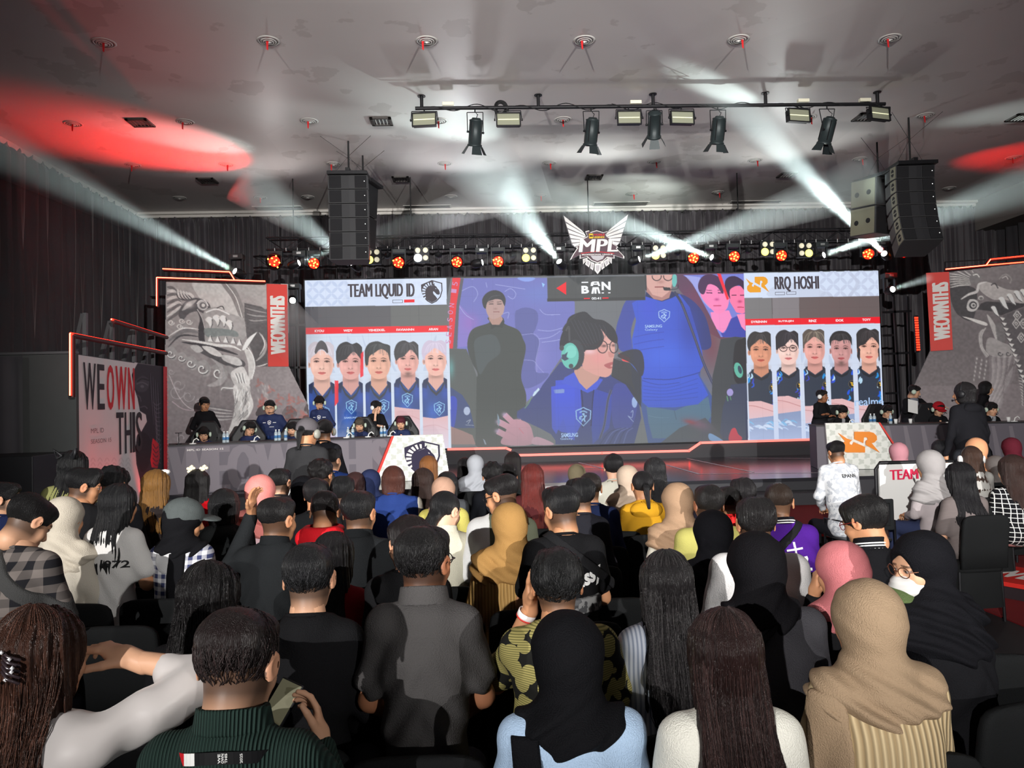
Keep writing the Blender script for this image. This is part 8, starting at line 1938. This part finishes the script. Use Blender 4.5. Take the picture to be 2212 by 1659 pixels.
aud('man in black bomber jacket raising his left hand', 600, 1106, 76, 'fade', hc=(20, 19, 20), shirt=(34, 36, 38), skin='m', yaw=-26, face=-8, arms=((( -.24, .06, 1.06), (-.165, .14, 1.30), (.1, -.05, 1), 30), 'lap'), Y=3.95, b=1.22, hs=1.06, collar=1, foldA=.008, extras=[collar(cloth((30, 32, 34)), .04, .068)])
aud('person with crumpled red hood on a black jacket', 702, 1094, 68, 'short', hc=(20, 18, 19), shirt=(34, 34, 37), Y=4.45, nod=38, extras=[hood(cloth((206, 30, 40), name='red_satin', rough=.5), label='red hood', up=.05, big=1.15), decal_text('KICKS', .24, .07, m_twht, z=-.19, rot=22)])
aud('man in black jacket seated centre left', 776, 1092, 74, 'short', hc=(20, 20, 22), shirt=(34, 36, 38), Y=4.15, yaw=-16, b=1.16, hs=1.1, collar=1, extras=[collar(cloth((30, 32, 34)), .04, .072)], foldA=.006)
aud('woman with long black hair in dark red shirt', 722, 1192, 84, 'long:.42:0.4:.02', hc=(22, 20, 22), shirt=(116, 18, 26), Y=3.45, yaw=-12, face=-10)
aud('man with dark hair almost hidden behind the grey polo man', 882, 1156, 84, 'messy', hc=(24, 18, 19), shirt=(30, 30, 32), Y=3.3, yaw=32, skin='l', nod=10)
aud('woman with low twisted black hair and cream shirt', 962, 1090, 62, 'braid', hc=(20, 20, 22), shirt=(200, 196, 178), skin='p', yaw=-38, Y=4.5, nod=14, hs=1.05, extras=[collar(cloth((200, 196, 178)), .035, .066)], collar=1)
aud('man in glasses and white and olive shirt, looking left', 1084, 1055, 66, 'fade', hc=(22, 20, 21), shirt=(96, 100, 84), skin='m', yaw=58, Y=4.4, b=1.15, nod=16, hs=1.05, extras=[glasses(), on_shirt('side_panel', lambda P, c: P[:, 0]+.075, cloth((222, 222, 222)), .006, .010, 'white left side')])
aud('woman in mustard headscarf and ribbed mustard sweater', 1100, 1128, 70, (160, 122, 72), sm=m_ribm, Y=4.0, yaw=12, drape=.20, b=1.12, seed=16, choff=(.08, 0))
aud('man in black tee with white script and grey shoulder bag', 1212, 1086, 78, 'quiff', hc=(20, 20, 22), shirt=(22, 22, 24), skin='m', yaw=30, face=8, Y=3.75, b=1.18, sleeve='short', nod=14, hs=1.05,
    extras=[decal_text('Stussy', .23, .10, m_twht, z=-.17, x=.06, rot=16, shear=.2, bold=.04), strap(None, 1, .022, .8, .0), on_shirt('bag', lambda P, c: np.maximum(np.abs(P[:, 2]-c['zn']+.285-P[:, 0]*.05)-.035, np.abs(P[:, 0]-.05)-.10)+np.where(P[:, 1] > .0, 1, 0), pattern_mat('grey_camo', 'noise', (130, 130, 130), (70, 70, 72), 30), .03, .010)])
aud('man with swept black hair behind the black script tee', 1252, 1060, 56, 'messy', hc=(20, 20, 22), shirt=(34, 34, 40), skin='m', yaw=30, Y=4.9)
aud('man with crown whorl in navy jacket', 1275, 1044, 52, 'short', hc=(34, 28, 26), shirt=(34, 44, 78), Y=5.5, yaw=-4, b=1.15)
aud('woman with low ponytail in mustard yellow jacket', 1388, 1040, 46, 'tail', hc=(22, 21, 23), shirt=(190, 140, 34), Y=5.9, hs=1.08, b=1.12, extras=[hood(cloth((190, 140, 34)), label=None), headpart(lambda b_: b_.lathe((0, -.128, -.01), [(.018, -.006), (.024, 0), (.018, .006)], 12), 'hair_tie', m_blk)])
aud('woman in tan headscarf and cream top', 1463, 1078, 70, (164, 134, 108), shirt=(206, 200, 186), Y=4.6, drape=.20, yaw=6, seed=18)
aud('man in pale yellow green shirt', 1531, 1076, 66, 'short', hc=(22, 20, 20), shirt=(178, 172, 98), skin='d', Y=4.35, b=1.3, hs=1.06)
aud('woman in black headscarf in front of the yellow green shirt', 1540, 1146, 80, (17, 17, 21), shirt=(22, 22, 25), Y=3.75, drape=.16, yaw=-4, seed=22)
aud('person in white jersey lettered SUPERSTAR', 1632, 1112, 84, 'messy', hc=(22, 20, 21), shirt=(208, 206, 206), skin='m', Y=3.4, face=-6, yaw=-4, b=1.3, lean=-.02, extras=[decal_text('SUPERSTAR', .30, .036, m_tblk, z=-.22, x=.08, bold=.02), on_shirt('back_number', lambda P, c: np.maximum(np.abs(P[:, 2]-c['zn']+.30)-.035, np.abs(P[:, 0]-.10)-.06)+np.where(P[:, 1] > .0, 1, 0), mat('jersey_red', rgb(170, 20, 40), rough=.6), .005, .007)])
def strokes(c):
    P = [[(-.05, .05), (.05, .06), (.05, .05), (-.05, .04)], [(-.005, .09), (.008, .09), (.010, -.06), (-.003, -.06)], [(-.07, .0), (.07, .01), (.075, -.005), (-.07, -.015)], [(.02, .02), (.06, -.05), (.10, -.06), (.10, -.075), (.05, -.07), (.01, .0)], [(-.03, -.02), (-.08, -.08), (-.07, -.09), (-.01, -.035)]]
    decal_shape(P, m_twht, -.16, .02)(c)
aud('man in purple varsity jacket with white characters and black strap', 1682, 1072, 62, 'fade', hc=(40, 30, 24), shirt=(72, 30, 128), skin='m', yaw=-16, Y=4.55, b=1.3, hs=1.08, collar=1, extras=[collar(cloth((26, 24, 30)), .035, .068), collar_stripes(m_twht), strokes, strap(None, -1, .022, .8, .02)])
aud('man in black varsity jacket with white collar stripes, turned left', 1868, 1108, 84, 'mop', hc=(20, 19, 20), shirt=(22, 22, 25), skin='m', yaw=30, nod=18, Y=3.6, b=1.0, hs=1.08, collar=1, extras=[collar(cloth((24, 24, 27)), .05, .070), collar_stripes(m_twht, (-.004, .010, .022)), glasses(mat('red_wire', rgb(120, 30, 30), rough=.3))])
aud('person with dark hair behind the white jersey', 1604, 1060, 46, 'messy', hc=(26, 24, 26), shirt=(36, 34, 38), Y=5.2)
aud('person in bright red top glimpsed beside the yellow green shirt', 1572, 1074, 40, 'short', hc=(22, 20, 20), shirt=(226, 44, 44), Y=5.0, hs=.9, b=.8)
# ---- far rows
aud('man in black vest over olive shirt, looking right', 182, 1038, 58, 'quiff', hc=(18, 18, 20), shirt=(28, 28, 30), skin='m', yaw=-58, face=-12, Y=5.1, b=1.25, nod=14, hs=1.06)
bw = lambda s: (lambda b_: b_.path([(s*.03, -.10, .085), (s*.075, -.12, .125), (s*.055, -.115, .065), (s*.03, -.10, .085)], .012, 6))
aud('woman with black bow and wavy ponytail in olive shirt', 160, 1002, 50, 'long:.34:1.6:.03', hc=(16, 16, 18), shirt=(140, 140, 90), Y=5.7, b=1.25, seed=2, hs=1.1, extras=[headpart(bw(-1), 'hair_bow', m_blk), headpart(bw(1), 'hair_bow', m_blk)])
aud('man with tousled black hair, seated before the wing wall', 246, 1034, 54, 'curly', hc=(18, 18, 20), shirt=(34, 34, 38), Y=5.5, b=1.2, nod=18, yaw=-20)
aud('woman with long blonde brown hair', 338, 1042, 56, 'long:.34:1.4:.02', hc=(122, 86, 42), shirt=(40, 34, 34), Y=5.7, b=1.1, hs=1.1, gl=.4, extras=[headpart(lambda b_: b_.lathe((.045, .03, .10), [(0, -.02), (.03, -.012), (.035, 0), (.03, .014), (0, .02)], 12), 'hair_pad', m_twht)])
flo = lambda b_: [b_.lathe((s*.05+dx, -.02+dy, .12+dz), [(0, -.014), (.014, -.006), (.014, .006), (0, .014)], 8) for s in (-1, 1) for dx, dy, dz in ((0, 0, 0), (.022, 0, .008), (-.022, 0, .006), (.01, -.01, .022), (-.012, -.01, -.018), (.0, .0, .018))]
aud('woman in red top with cream flower clips in black hair', 428, 1038, 48, 'long:.36:0.3:.02', hc=(22, 20, 21), shirt=(178, 14, 24), Y=6.2, b=1.1, sleeve='short', extras=[headpart(flo, 'flower_clip', mat('cream_flower', rgb(226, 216, 190), rough=.7))])
aud('man cut off by the left edge, looking right', 10, 1068, 46, 'short', hc=(18, 18, 20), shirt=(34, 42, 78), skin='l', yaw=-70, Y=5.3, chair=False)
aud('woman in coral pink headscarf and pale pink top', 563, 1058, 66, (226, 138, 132), shirt=(232, 196, 204), Y=5.3, drape=.20, seed=20, hs=1.1)
aud('man with short hair right of the coral headscarf', 606, 1032, 44, 'short', hc=(20, 19, 20), shirt=(54, 50, 54), skin='l', yaw=-14, Y=6.4)
aud('person in black headscarf beside the black jackets', 656, 1056, 48, (18, 18, 22), shirt=(22, 22, 26), Y=6.0, drape=.18)
aud('person with curly black hair before the left desk', 694, 1014, 48, 'curly', hc=(20, 18, 19), shirt=(30, 30, 40), skin='m', Y=6.6, yaw=-14, hs=1.15)
aud('man in royal blue shirt before the left desk', 718, 986, 38, 'quiff', hc=(22, 20, 22), shirt=(36, 58, 116), skin='l', yaw=-30, Y=7.8, b=1.2, hs=1.1)
aud('person with glossy black hair in front of the curly head', 684, 1058, 56, 'mop', hc=(22, 22, 24), shirt=(30, 32, 34), Y=5.35, yaw=-6)
aud('person with wavy black hair, left of the brown haired head', 741, 1052, 54, 'messy', hc=(20, 20, 22), shirt=(32, 32, 34), Y=5.5)
aud('person with reddish brown hair beside the navy headscarf', 768, 1040, 38, 'bob', hc=(58, 34, 34), shirt=(30, 30, 34), Y=6.9)
aud('woman in navy headscarf', 800, 1038, 42, (38, 46, 78), shirt=(38, 44, 70), Y=7.0, drape=.20)
aud('person with glossy brown bob in blue jacket with cream sleeves', 850, 1026, 52, 'bob', hc=(74, 42, 34), shirt=(38, 58, 116), Y=6.0, b=1.35, hs=1.0, gl=.25, extras=[on_shirt('sleeve_panel', lambda P, c: .19-P[:, 0], cloth((206, 200, 186)), .004, .012, 'cream right sleeve')])
aud('woman with ginger brown straight hair before the horse shield', 926, 1004, 38, 'long:.36:0.1:.02', hc=(128, 82, 44), shirt=(60, 54, 60), Y=7.9, hs=1.1)
aud('woman with long dark brown straight hair before the horse shield', 914, 1034, 46, 'long:.40:0.2:.02', hc=(48, 34, 30), shirt=(50, 46, 50), Y=6.4)
aud('woman with black hair and glasses pushed up, in grey top', 966, 1038, 44, 'bob', hc=(26, 25, 27), shirt=(70, 72, 76), Y=6.7, b=1.1)
aud('child in pink beige cap before the twisted hair', 958, 1058, 44, (176, 140, 120), shirt=(190, 180, 96), Y=5.6, hs=.95, drape=.1)
aud('woman in light grey headscarf and grey cloak', 1027, 1002, 34, (160, 163, 170), shirt=(128, 122, 120), Y=9.0, drape=.22, hs=1.1, b=1.15)
aud('woman with black hair left of the grey headscarf', 1004, 1004, 30, 'long:.36:0.4:.02', hc=(24, 22, 24), shirt=(44, 44, 48), Y=9.3)
aud('person with wavy black hair right of the grey headscarf', 1064, 1018, 48, 'curly', hc=(22, 21, 22), shirt=(34, 36, 42), Y=6.5)
aud('person with black hair left of the dark red hair', 1098, 1020, 38, 'messy', hc=(24, 22, 23), shirt=(40, 44, 44), Y=7.0)
aud('woman with long dark hair and green shirt in the front rows', 1108, 994, 34, 'long:.34:0.2:.02', hc=(30, 26, 26), shirt=(54, 74, 72), Y=8.6, hs=1.1, yaw=-20)
aud('woman with long dark red hair', 1150, 1026, 50, 'long:.40:0.5:.02', hc=(96, 38, 34), shirt=(70, 30, 32), Y=6.3, b=1.0, hs=1.1, gl=.3)
aud('person in olive headscarf before the stage', 1246, 1024, 34, (132, 122, 98), shirt=(110, 104, 90), Y=8.0)
aud('man with neat black hair in cream tee before the stage', 1325, 1000, 43, 'mop', hc=(22, 21, 23), shirt=(214, 212, 198), skin='p', Y=7.0, b=1.05, yaw=-6, hs=1.1)
aud('woman in beige headscarf beside the cream tee', 1356, 1030, 44, (184, 164, 146), shirt=(180, 164, 150), Y=6.6, drape=.22, yaw=-14)
aud('woman with very long straight black hair before the stage', 1414, 1010, 46, 'long:.46:0.1:.02', hc=(34, 34, 36), shirt=(40, 40, 44), Y=6.8, hs=1.1, gl=.25)
# ---- right aisle group
m_plas = mat('dark_plastic', rgb(46, 48, 50), rough=.35)
def plastic_chair(xw, yw, rz, label):
    t = thing('plastic_chair', label, 'chair', (xw, yw, 0)); Rm = Matrix.Rotation(R(rz), 3, 'Z'); L = lambda x, y, z: Vector((xw, yw, 0))+Rm @ Vector((x, y, z))
    MB().box(L(0, .02, .45), (.46, .44, .03), Rm).build('seat', m_plas, t, bevel=.012); MB().box(L(0, -.23, .70), (.46, .03, .30), Rm).build('backrest', m_plas, t, bevel=.02)
    b_ = MB()
    for k in range(3): b_.path([L(-.18+.02*k, -.249, .60+.02*k), L(.18-.02*k, -.249, .60+.02*k), L(.18-.02*k, -.249, .81-.02*k), L(-.18+.02*k, -.249, .81-.02*k)], .004, 6, closed=True)
    b_.build('back_rib', m_blk, t)
    for sx in (-1, 1):
        MB().path([L(sx*.24, .2, 0), L(sx*.24, .2, .62), L(sx*.24, -.22, .64), L(sx*.24, -.24, 0)], .012, 8).build('leg', m_blk, t)
c = aud('man in white printed jersey lettered EPANN', 1806, 970, 34, 'quiff', hc=(20, 18, 19), sm=m_jer, skin='m', yaw=8, Y=7.6, nod=22, b=1.15, hs=1.0, lean=.12, chair=False, foldA=.006, extras=[decal_text('EPANN', .15, .035, m_tblk, z=-.09, x=.04, bold=.03)])
p = c['root'].location; plastic_chair(p.x+.10, p.y-.05, 4, 'dark plastic chair with ribbed back under the white jersey man')
aud('woman in dusty pink headscarf and pale pink coat', 1940, 974, 44, (186, 130, 140), shirt=(222, 182, 172), Y=9.2, drape=.17, b=1.1, hs=1.15)
aud('woman in pale grey headscarf and long white cloak', 2008, 998, 58, (160, 156, 156), shirt=(176, 166, 168), Y=7.3, face=14, yaw=10, drape=.26, b=1.2, hs=1.28, pants=(56, 64, 96), seed=26)
aud('woman with loose black hair in grey striped tee', 2072, 1024, 62, 'long:.34:1.3:.03', hc=(22, 21, 24), sm=m_strg, sleeve='short', skin='l', Y=6.3, face=8, yaw=-6, arms=('down', 'lap'), b=1.2, hs=1.25, pants=(196, 186, 160), choff=(-.06, 0))
aud('woman in peach headscarf and peach coat', 2108, 966, 46, (222, 160, 120), shirt=(220, 158, 118), Y=8.4, drape=.22, b=1.2, hs=1.15)
aud('woman with brown hair and white headphones', 2098, 984, 42, 'long:.34:0.5:.02', hc=(64, 46, 38), shirt=(180, 178, 174), Y=7.3, yaw=-16, headset=m_twht)
aud('person with black hair between the two grey headscarves', 2030, 966, 34, 'long:.30:0.2:.02', hc=(22, 22, 26), shirt=(40, 40, 44), Y=8.8, yaw=-30)
aud('woman in maroon headscarf', 2184, 964, 42, (86, 28, 40), shirt=(90, 40, 50), Y=8.3, yaw=-10, drape=.2)
aud('person in grey hooded top behind the grid shirt', 2150, 1004, 44, (104, 98, 96), shirt=(104, 98, 96), Y=8.2, hs=1.1)
aud('woman in black and white grid shirt and pink skirt', 2186, 1006, 64, 'long:.26:0.3:.02', hc=(52, 36, 32), sm=m_grid, Y=6.9, face=-4, yaw=4, pants=(206, 150, 148), b=1.3, hs=1.3, choff=(-.66, -.05), sleeve='long', skin='l')
aud('person cut off by the bottom right corner in a pale top', 2215, 1690, 150, 'short', hc=(20, 20, 22), shirt=(200, 200, 196), Y=1.9, hs=.9) if 0 else None
# ---- standing crew
person('crew member standing in dark jacket, grey cap and headphones, before the left desk', 665, 936, 7.3, pose='stand', hair='tail', hc=(20, 20, 22), shirt=(48, 48, 50), arms=('down', 'down'), headset=mat('cup_grey', rgb(150, 150, 140), rough=.4), hs=1.12, yaw=-20, nod=8, b=1.12,
       pants=(112, 108, 100), extras=[cap_(cloth((96, 92, 96)), 'grey cap')])
person('second crew member in black with headphones, half hidden by the first', 700, 932, 7.9, pose='stand', hair='short', shirt=(26, 26, 30), arms=('down', 'down'), hs=1.05, yaw=30, headset=mat('cup_grey', (0, 0, 0)), pants=(26, 26, 30))
person('crew member standing with her back turned in black hoodie and dark jeans', 2082, 850, 8.7, pose='stand', hair='bob', hc=(22, 20, 22), shirt=(26, 26, 30), arms=('down', 'down'), hs=1.14, yaw=38, face=14, b=1.45, pants=(50, 52, 58), headset=m_blk, extras=[hood(cloth((26, 26, 30)))])
# ---- empty chairs the photo shows
def empty_chair(px, py, rz, lab): q = atz(px, py, .871); chair(q.x, q.y+.24, rz, lab)
empty_chair(288, 1268, -4, 'empty black covered chair in front of another, left of the wavy black hair')
empty_chair(255, 1352, -2, 'empty black covered chair nearest the camera on the left')
empty_chair(1330, 1148, 0, 'empty black covered chair right of the black script tee')
empty_chair(1325, 1292, 0, 'empty black covered chair beside the leaf print shirt')
empty_chair(2150, 1412, -6, 'black covered chair back at the lower right behind the mask wearer')
empty_chair(870, 1108, 0, 'black covered chair behind the blue jacket with cream sleeves')
empty_chair(505, 1165, 0, 'black covered chair behind the black hoodie')
empty_chair(1180, 1090, 0, 'black covered chair right of the mustard headscarf')
empty_chair(1965, 1628, 0, 'black covered chair back at the bottom edge on the right')
# ================================================================ ON THE STAGE
m_mint = mat('mint_plastic', rgb(196, 214, 196), rough=.35)
def game_chair(xw, yw, rz, base, lab):
    t = thing('gaming_chair', lab, 'chair', (xw, yw, base), 'black gaming chairs behind the desks'); Rm = Matrix.Rotation(R(rz), 3, 'Z'); L = lambda x, y, z: Vector((xw, yw, base))+Rm @ Vector((x, y, z))
    o = [(-.22, .45), (-.26, .62), (-.33, .80), (-.33, .92), (-.20, 1.12), (-.13, 1.24), (.13, 1.24), (.20, 1.12), (.33, .92), (.33, .80), (.26, .62), (.22, .45)]
    MB().prism([L(x, -.26-(z-.45)*.10, z) for x, z in o], Rm @ Vector((0, -.09, 0))).build('backrest', m_gch, t, bevel=.03)
    MB().box(L(0, .02, .40), (.50, .50, .11), Rm).build('seat', m_gch, t, bevel=.03)
    MB().tube(L(0, 0, .06), L(0, 0, .36), .03, n=10).build('gas_lift', m_blk, t)
    for k in range(5): a = k*1.2566; MB().path([L(0, 0, .09), L(.30*math.cos(a), .30*math.sin(a), .05)], .018, 8).build('leg', m_blk, t)
m_gch = mat('gaming_chair_leather', rgb(30, 30, 33), rough=.5, spec=.3)
m_jn = cloth((32, 44, 84), rough=.6, name='navy_jersey', spec=.3)
crestD = [decal_shape([[(-.035, .03), (0, .045), (.035, .03), (.03, -.02), (0, -.045), (-.03, -.02)], [(-.025, .024), (0, .034), (.025, .024), (.021, -.015), (0, -.033), (-.021, -.015)]], m_twht, -.15, 0, front=True),
          decal_shape([[(-.008, .014), (.010, .016), (.012, -.014), (-.012, -.012)]], m_twht, -.15, 0, front=True), decal_text('SAMSUNG', .085, .014, m_twht, z=-.235, x=-.05, front=True, bold=.02),
          decal_shape([[(-.03, .006), (.03, .006), (.03, -.006), (-.03, -.006)]], m_twht, -.15, .10, front=True), decal_shape([[(-.03, .006), (.03, .006), (.03, -.006), (-.03, -.006)]], m_twht, -.15, -.10, front=True)]
def pl(lab, x, y, Y, ch=None, **k):
    k.setdefault('hs', 1.2); k.setdefault('skin', 'l')
    c = person(lab, x, y, Y, base=ZS, group=None, **k)
    if ch: p = c['root'].location; game_chair(p.x, p.y-.0, k.get('face', 180), ZS, ch)
    return c
A0_ = 165
pl('man in plain black shirt standing at the left end of the left desk', 442, 873, 15.2, pose='stand', hair='mop', face=195, yaw=215, arms=('back', 'back'), shirt=(28, 27, 30), b=1.05, nod=12, collar=1, skin='m')
pl('player in headset, leftmost at the left desk', 440, 938, 14.6, ch='gaming chair behind the leftmost player of the left desk', hair='mop', face=190, yaw=198, nod=16, arms=('desk', 'desk'), sm=m_jn, headset=m_mint)
pl('player in sunglasses tilting right, second at the left desk', 540, 926, 14.9, ch='gaming chair behind the second player of the left desk', hair='mop', face=200, yaw=215, nod=14, arms=('desk', 'desk'), sm=m_jn, headset=m_mint, roll=-12, extras=[glasses()])
pl('large man in navy jersey standing with hands behind his back', 583, 880, 15.6, pose='stand', hair='short', face=184, yaw=184, nod=14, arms=('back', 'back'), sm=m_jn, sleeve='short', b=1.65, fat=1.3, hs=1.25, headset=m_mint, pants=(40, 60, 110), extras=[glasses()]+crestD)
pl('player half hidden by the crew cap, third at the left desk', 632, 927, 15.1, ch='gaming chair behind the third player of the left desk', hair='mop', face=185, yaw=170, nod=14, arms=('desk', 'desk'), sm=m_jn, headset=m_mint)
pl('man in navy hoodie and headset standing, looking down', 690, 870, 15.9, pose='stand', hair='mop', face=178, yaw=188, nod=24, arms=('back', 'back'), sm=m_jn, b=1.12, headset=m_mint, extras=[glasses()]+crestD)
pl('player with streaked hair, fourth at the left desk', 777, 918, 15.4, ch='gaming chair behind the fourth player of the left desk', hair='mop', hc=(84, 76, 66), face=180, yaw=182, nod=18, arms=('desk', 'desk'), sm=m_jn, headset=m_mint)
pl('man in black shirt standing with a hand to his chin', 813, 880, 16.1, pose='stand', hair='mop', face=205, yaw=232, nod=10, arms=('cross', 'chin'), sleeve='roll', shirt=(28, 27, 30), b=1.0, headset=m_twht, skin='p')
pl('player with dark red hair, fifth at the left desk', 866, 914, 15.5, ch='gaming chair behind the fifth player of the left desk', hair='mop', hc=(92, 36, 48), face=180, yaw=182, nod=12, arms=('desk', 'desk'), sm=m_jn, headset=m_mint)
pl('man in black standing with arms crossed at the right desk', 1776, 856, 16.0, pose='stand', hair='short', face=205, yaw=222, nod=4, arms=('cross', 'cross'), shirt=(26, 26, 29), b=1.15, headset=m_twht, skin='d')
pl('player looking down, first at the right desk', 1820, 890, 15.8, ch='gaming chair behind the first player of the right desk', hair='mop', face=176, yaw=178, nod=24, arms=('desk', 'desk'), shirt=(26, 26, 29), headset=m_mint, extras=[on_shirt('undershirt', lambda P, c: np.abs(P[:, 0])-.035+np.where(P[:, 1] < .0, 1, 0), cloth((150, 150, 154)), .004, .012)])
pl('player in glasses, second at the right desk', 1916, 889, 15.6, ch='gaming chair behind the second player of the right desk', hair='mop', face=180, yaw=182, nod=16, arms=('desk', 'desk'), shirt=(26, 26, 29), headset=m_mint, extras=[glasses(), on_shirt('undershirt', lambda P, c: np.abs(P[:, 0])-.035+np.where(P[:, 1] < .0, 1, 0), cloth((190, 190, 190)), .004, .012)])
c = pl('man in open black jacket and grey tee holding papers', 1975, 846, 15.9, pose='stand', hair='short', face=190, yaw=240, nod=18, arms=('out', 'desk'), shirt=(26, 26, 29), b=1.5, fat=1.2, headset=m_mint, extras=[on_shirt('undershirt', lambda P, c: np.abs(P[:, 0]-.02)-.085+np.where(P[:, 1] < .0, 1, 0), cloth((120, 124, 136)), .005, .012, 'grey tee under the jacket')])
q = at(1972, 878, 15.45); t = thing('paper_sheet', 'white paper held by the man in the open jacket', 'paper', q); MB().box(q, (.21, .006, .29), Matrix.Rotation(R(14), 3, 'Y') @ Matrix.Rotation(R(-20), 3, 'X')).build('sheet', m_twht, t)
pl('player in red cap half hidden behind the black hoodie', 2028, 884, 15.1, ch='gaming chair behind the third player of the right desk', hair='mop', face=178, yaw=170, nod=20, arms=('desk', 'desk'), shirt=(26, 26, 29), headset=m_mint, extras=[cap_(cloth((170, 30, 40)), 'red cap')])
pl('person in black with hair tucked back, standing before the serpent wall', 2130, 838, 15.0, pose='stand', hair='bob', face=228, yaw=240, nod=4, arms=('back', 'back'), shirt=(28, 27, 30), b=.95)
pl('player looking at the camera, fourth at the right desk', 2142, 884, 14.6, ch='gaming chair behind the fourth player of the right desk', hair='mop', face=182, yaw=184, nod=10, arms=('desk', 'desk'), shirt=(26, 26, 29), headset=m_mint, extras=[on_shirt('undershirt', lambda P, c: np.abs(P[:, 0])-.06+np.where(P[:, 1] < .0, 1, 0), cloth((170, 172, 178)), .004, .012)])
# ---- on the desks
m_btl = mat('clear_bottle', rgb(200, 216, 224), rough=.08, spec=.6, alpha=.65); m_blb = mat('blue_label', rgb(70, 120, 170), rough=.5)
def ondesk(M, px, py, d):
    n = M.to_3x3() @ Vector((0, 0, 1)); q = atplane(px, py, M.translation-n*d, n); q.z = ZS+HD+.0005; return q
def bottle(M, px, d, lab):
    q = ondesk(M, px, 940, d); t = thing('water_bottle', lab, 'bottle', q, 'water bottles on the desks')
    MB().lathe(q, [(0, 0), (.030, 0), (.032, .01), (.032, .13), (.026, .155), (.012, .175), (.012, .19)], 12).build('bottle_body', m_btl, t); MB().lathe(q, [(.0325, .05), (.033, .05), (.033, .10), (.0325, .10)], 12).build('label_band', m_blb, t); MB().lathe(q, [(0, .205), (.014, .205), (.014, .185), (0, .185)], 10).build('bottle_cap', m_twht, t)
def stand(M, px, d, lab):
    q = ondesk(M, px, 940, d); t = thing('phone_stand', lab, 'stand', q, 'thin stands on the desks')
    MB().tube(q, q+Vector((0, 0, .012)), .05, n=14).tube(q, q+Vector((0, 0, .20)), .006, n=6).build('pole', m_blk, t); MB().tube(q+Vector((-.06, 0, .20)), q+Vector((.06, 0, .20)), .006, n=6).build('crossbar', m_blk, t)
def cup(M, px, d, lab):
    q = ondesk(M, px, 940, d); t = thing('paper_cup', lab, 'cup', q, 'white cups on the desks'); MB().lathe(q, [(0, 0), (.026, 0), (.036, .09), (.033, .09), (.024, .006), (0, .006)], 14).build('cup_body', m_twht, t)
def gripst(M, px, d, lab):
    q = ondesk(M, px, 940, d); t = thing('phone_mount', lab, 'phone mount', q, 'white curved phone mounts'); MB().lathe(q, [(0, 0), (.06, 0), (.06, .015), (0, .018)], 16).build('base', m_twht, t); MB().path([q+Vector((0, 0, .01)), q+Vector((.02, 0, .07)), q+Vector((.07, .0, .10)), q+Vector((.11, .0, .06))], .010, 8).build('arm', m_twht, t)
for x, d, l in ((484, .2, 'left bottle of the pair between the first two left players'), (491, .25, 'right bottle of the pair between the first two left players'), (596, .2, 'left bottle of the pair before the large man'), (603, .24, 'right bottle of the pair before the large man'),
                (617, .2, 'bottle right of the large man'), (752, .2, 'bottle left of the fourth left player'), (762, .3, 'second bottle left of the fourth left player'), (824, .2, 'left bottle of the pair before the chin hand man'), (831, .26, 'right bottle of the pair before the chin hand man')): bottle(MD, x, d, l)
for x, l in ((386, 'thin stand at the left end of the left desk'), (811, 'thin stand in front of the chin hand man'), (919, 'thin stand above the horse shield board')): stand(MD, min(x, 845), .3, l)
for x, l in ((416, 'white mount before the leftmost left player'), (548, 'white mount before the second left player'), (748, 'white mount before the fourth left player'), (795, 'white mount right of the fourth left player'), (842, 'white mount before the fifth left player')): gripst(MD, x, .18, l)
for x, l in ((1882, 'bottle left of the glasses player, right desk'), (1890, 'second bottle left of the glasses player, right desk'), (2113, 'bottle left of the fourth right player'), (1925, 'bottle before the glasses player, right desk')): bottle(MDR, x, .2, l)
for x, l in ((1936, 'white cup right of the glasses player'), (1968, 'white cup below the papers'), (2180, 'white cup near the right edge')): cup(MDR, x, .2, l)
for x, l in ((1835, 'white mount before the first right player'), (2052, 'white mount before the red cap'), (2192, 'white mount at the right edge of the desk')): gripst(MDR, x, .18, l)
